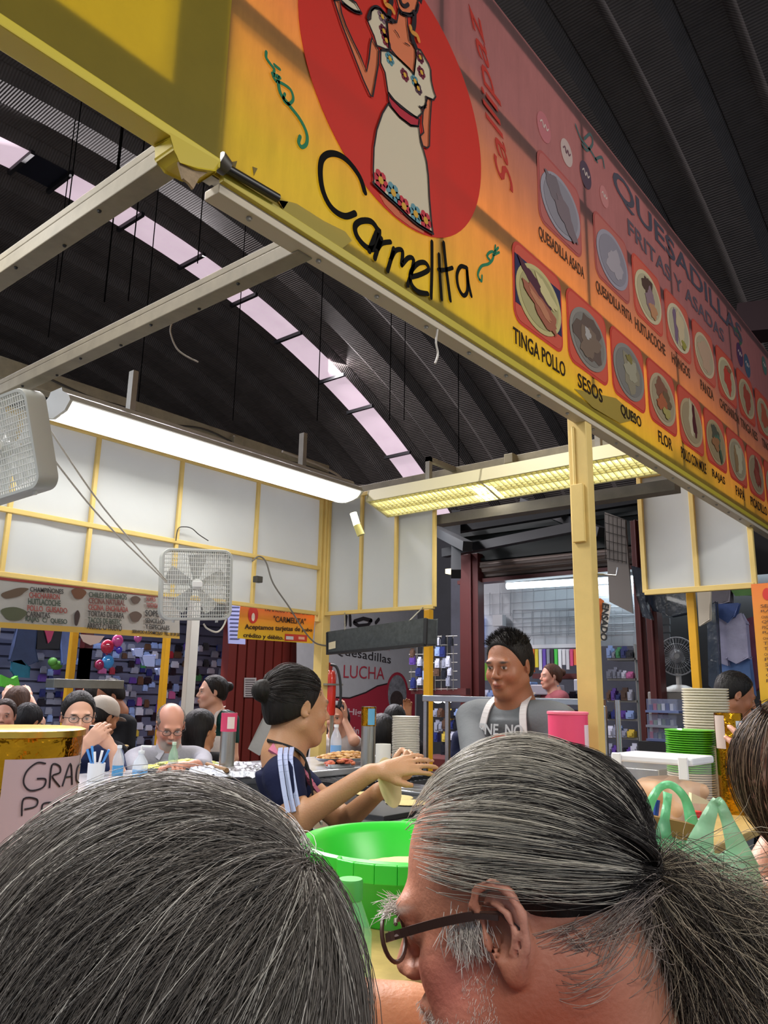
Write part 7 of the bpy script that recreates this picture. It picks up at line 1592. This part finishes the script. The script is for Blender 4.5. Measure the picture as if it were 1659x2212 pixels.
part('hub', MB().lathe([(0, .05), (.04, .05), (.05, -.02), (.05, -.12), (0, -.13)], fc_, 18, axis=fx), cm('#9a9c9c', .4), e, True)
zb2 = on(1455, 1495, 0, X3)[2]; part('pole', MB().tube([fc_-V3((0, 0, rf*.9)), (fc_[0], fc_[1], zb2)], .022, 10), cm('#a9a9a6', .4), e, True)
part('base', MB().lathe([(0, .06), (.05, .055), (.14, .02), (.17, 0), (0, 0)], (fc_[0], fc_[1], zb2), 24), cm('#b5b2ac', .4), e, True)
T1('box', 'white box carrying the pedestal fan', 'box', MB().box((fc_[0]-.16, fc_[1]-.2, 0), (fc_[0]+.16, fc_[1]+.2, zb2)), cm('#8f8c88', .6), None, False, .01)
T1('leaning_board', 'white rounded board hanging beside the yellow post', 'board', quad([(1508, 1277), (1533, 1274), (1533, 1338), (1512, 1349)], 0, 5.4, .02), cm('#bdb6a6', .6), None, False, .01)
slb = MB()
for k in range(6): slb.box(*rect(1418, 1335+k*17, 1446, 1349+k*17, 0, 7.4, .03))
T1('slat_panel', 'dark grey slatted panel behind the pedestal fan', 'panel', slb, cm('#3a3b3d', .6))
for nm, pts, col, X_ in (('white school shirt in clear plastic hanging in the right-hand shop', [(1545, 1335), (1562, 1330), (1580, 1334), (1600, 1328), (1612, 1345), (1618, 1420), (1590, 1430), (1572, 1424), (1570, 1434), (1548, 1426), (1542, 1380)], '#a3a3c0', 5.9),
                        ('blue collar and tie of the hanging uniform', [(1552, 1308), (1592, 1306), (1588, 1330), (1572, 1342), (1556, 1332)], '#2c4478', 5.88), ('light blue skirt below the hanging white shirt', [(1550, 1424), (1616, 1420), (1626, 1500), (1560, 1505)], '#5878ae', 5.95),
                        ('dark pink garment at the edge of the right-hand shop', [(1612, 1340), (1640, 1330), (1650, 1480), (1630, 1490)], '#6d3448', 6.0), ('green folded cloth on top of the hanging clothes', [(1575, 1264), (1625, 1260), (1624, 1282), (1590, 1284)], '#3f6a2c', 5.9), ('patterned grey bundle over the school uniform', [(1535, 1270), (1575, 1266), (1577, 1300), (1545, 1304)], '#57545c', 5.9)):
    garment(nm, pts, 0, X_, col)
M_FILM = mat('dark_film', lin('#2a3442'), .12, alpha=.8, coat=.4, bump=1.0, bscale=9)
def film(lab, pts, X_, seed): 
    o = T1('plastic_sheet', lab, 'plastic sheet', quad(pts, 0, X_, .05), M_FILM, None, False, .01); return o
film('shiny dark plastic sheet draped beside the right white panels', [(1366, 1225), (1392, 1232), (1395, 1300), (1404, 1335), (1390, 1330), (1376, 1290)], 5.7, 1)
film('crumpled dark plastic sheet under the right white panels', [(1392, 1288), (1486, 1272), (1490, 1322), (1450, 1330), (1410, 1318)], 5.8, 2)
film('clear dark plastic cover hanging in front of the school uniform', [(1528, 1310), (1545, 1300), (1556, 1500), (1532, 1480)], 5.8, 3)
# display boxes on the right
for k, (y0, y1, c1_) in enumerate(((1510, 1540, '#5f6f9c'), (1543, 1572, '#7a8090'), (1572, 1602, '#56608a'))):
    e = thing('display_case', 'clear display case with small goods, %s of three beside the cream plates' % ('top', 'middle', 'bottom')[k], 'display case', on(1430, y1, 0, 5.6)); x0, x1 = 1396+k*1, 1464-k*2
    part('case', MB().box(*rect(x0, y0, x1, y1, 0, 5.6, .22)), mat('case_plastic', lin('#8490b0'), .12, alpha=.35, coat=.3), e, False, .006); part('base', MB().box(*rect(x0-2, y1-5, x1+2, y1, 0, 5.58, .26)), cm(c1_, .4), e)
    for j in range(6): part('goods', MB().box(*rect(x0+6+j*9, y0+8+rg.uniform(0, 6), x0+13+j*9, y1-5, 0, 5.66, .05)), cm(rg.choice(['#c9ccd2', '#3a3d46', '#a3303c', '#6f7f5a', '#26306a']), .4), e)
T1('cabinet', 'dark cabinet under the clear display cases', 'cabinet', MB().box((5.55, on(1480, 1600, 0, 5.6)[1], 0), (5.95, on(1385, 1600, 0, 5.6)[1], on(1430, 1603, 0, 5.6)[2])), cm('#17181c', .5))
# orange menu strip hanging at the right edge
om_ = thing('menu_strip', 'tall orange to yellow menu strip hanging at the right edge below the panels', 'menu strip', on(1650, 1600, 0, 4.9))
om2 = mat('strip_print', (1, 1, 1), .6); nt = om2.node_tree; N = nt.nodes; L = nt.links; tcn = N.new('ShaderNodeTexCoord'); spn = N.new('ShaderNodeSeparateXYZ'); L.new(tcn.outputs['Object'], spn.inputs[0])
crn = N.new('ShaderNodeValToRGB'); mrn = N.new('ShaderNodeMapRange'); mrn.inputs[1].default_value = 0; mrn.inputs[2].default_value = .95; L.new(spn.outputs['Z'], mrn.inputs[0]); L.new(mrn.outputs[0], crn.inputs[0]); L.new(crn.outputs[0], N['Principled BSDF'].inputs['Base Color'])
crn.color_ramp.elements[0].color = lin('#dcc22c')+(1,); crn.color_ramp.elements[1].color = lin('#e07032')+(1,)
part('sheet', quad([(1622, 1262), (1720, 1254), (1720, 1610), (1650, 1600)], 0, 4.9, .004), om2, om_)
part('emblem', MB().poly([on(1656+9*cos(a), 1283+13*sin(a), 0, 4.895) for a in np.linspace(0, 2*pi, 20, False)]), cm('#c8302a', .6), om_)
for k in range(15):
    y = 1306+k*11.5; text(rg.choice(['CHAMPIÑONES', 'QUESO', 'HONGOS', 'PANZA', 'RAJAS', 'FLOR', 'SESOS', 'PAPA', 'TINGA', 'PICADILLO']), on(1643+k*.9, y+7, 0, 4.893), on(1690+k*.9, y+3, 0, 4.893), on(1643+k*.9, y, 0, 4.893), cm('#5a3a24', .6), om_, 'lettering')
# steel mesh of dark roof edge at far right
T1('roof_edge_beam', 'dark oxblood beam end behind the top right end of the sign', 'beam', MB().bar(on(1600, 700, 0, 9.0), on(1700, 690, 0, 9.0), .4, .35), cm('#2a1014', .7))
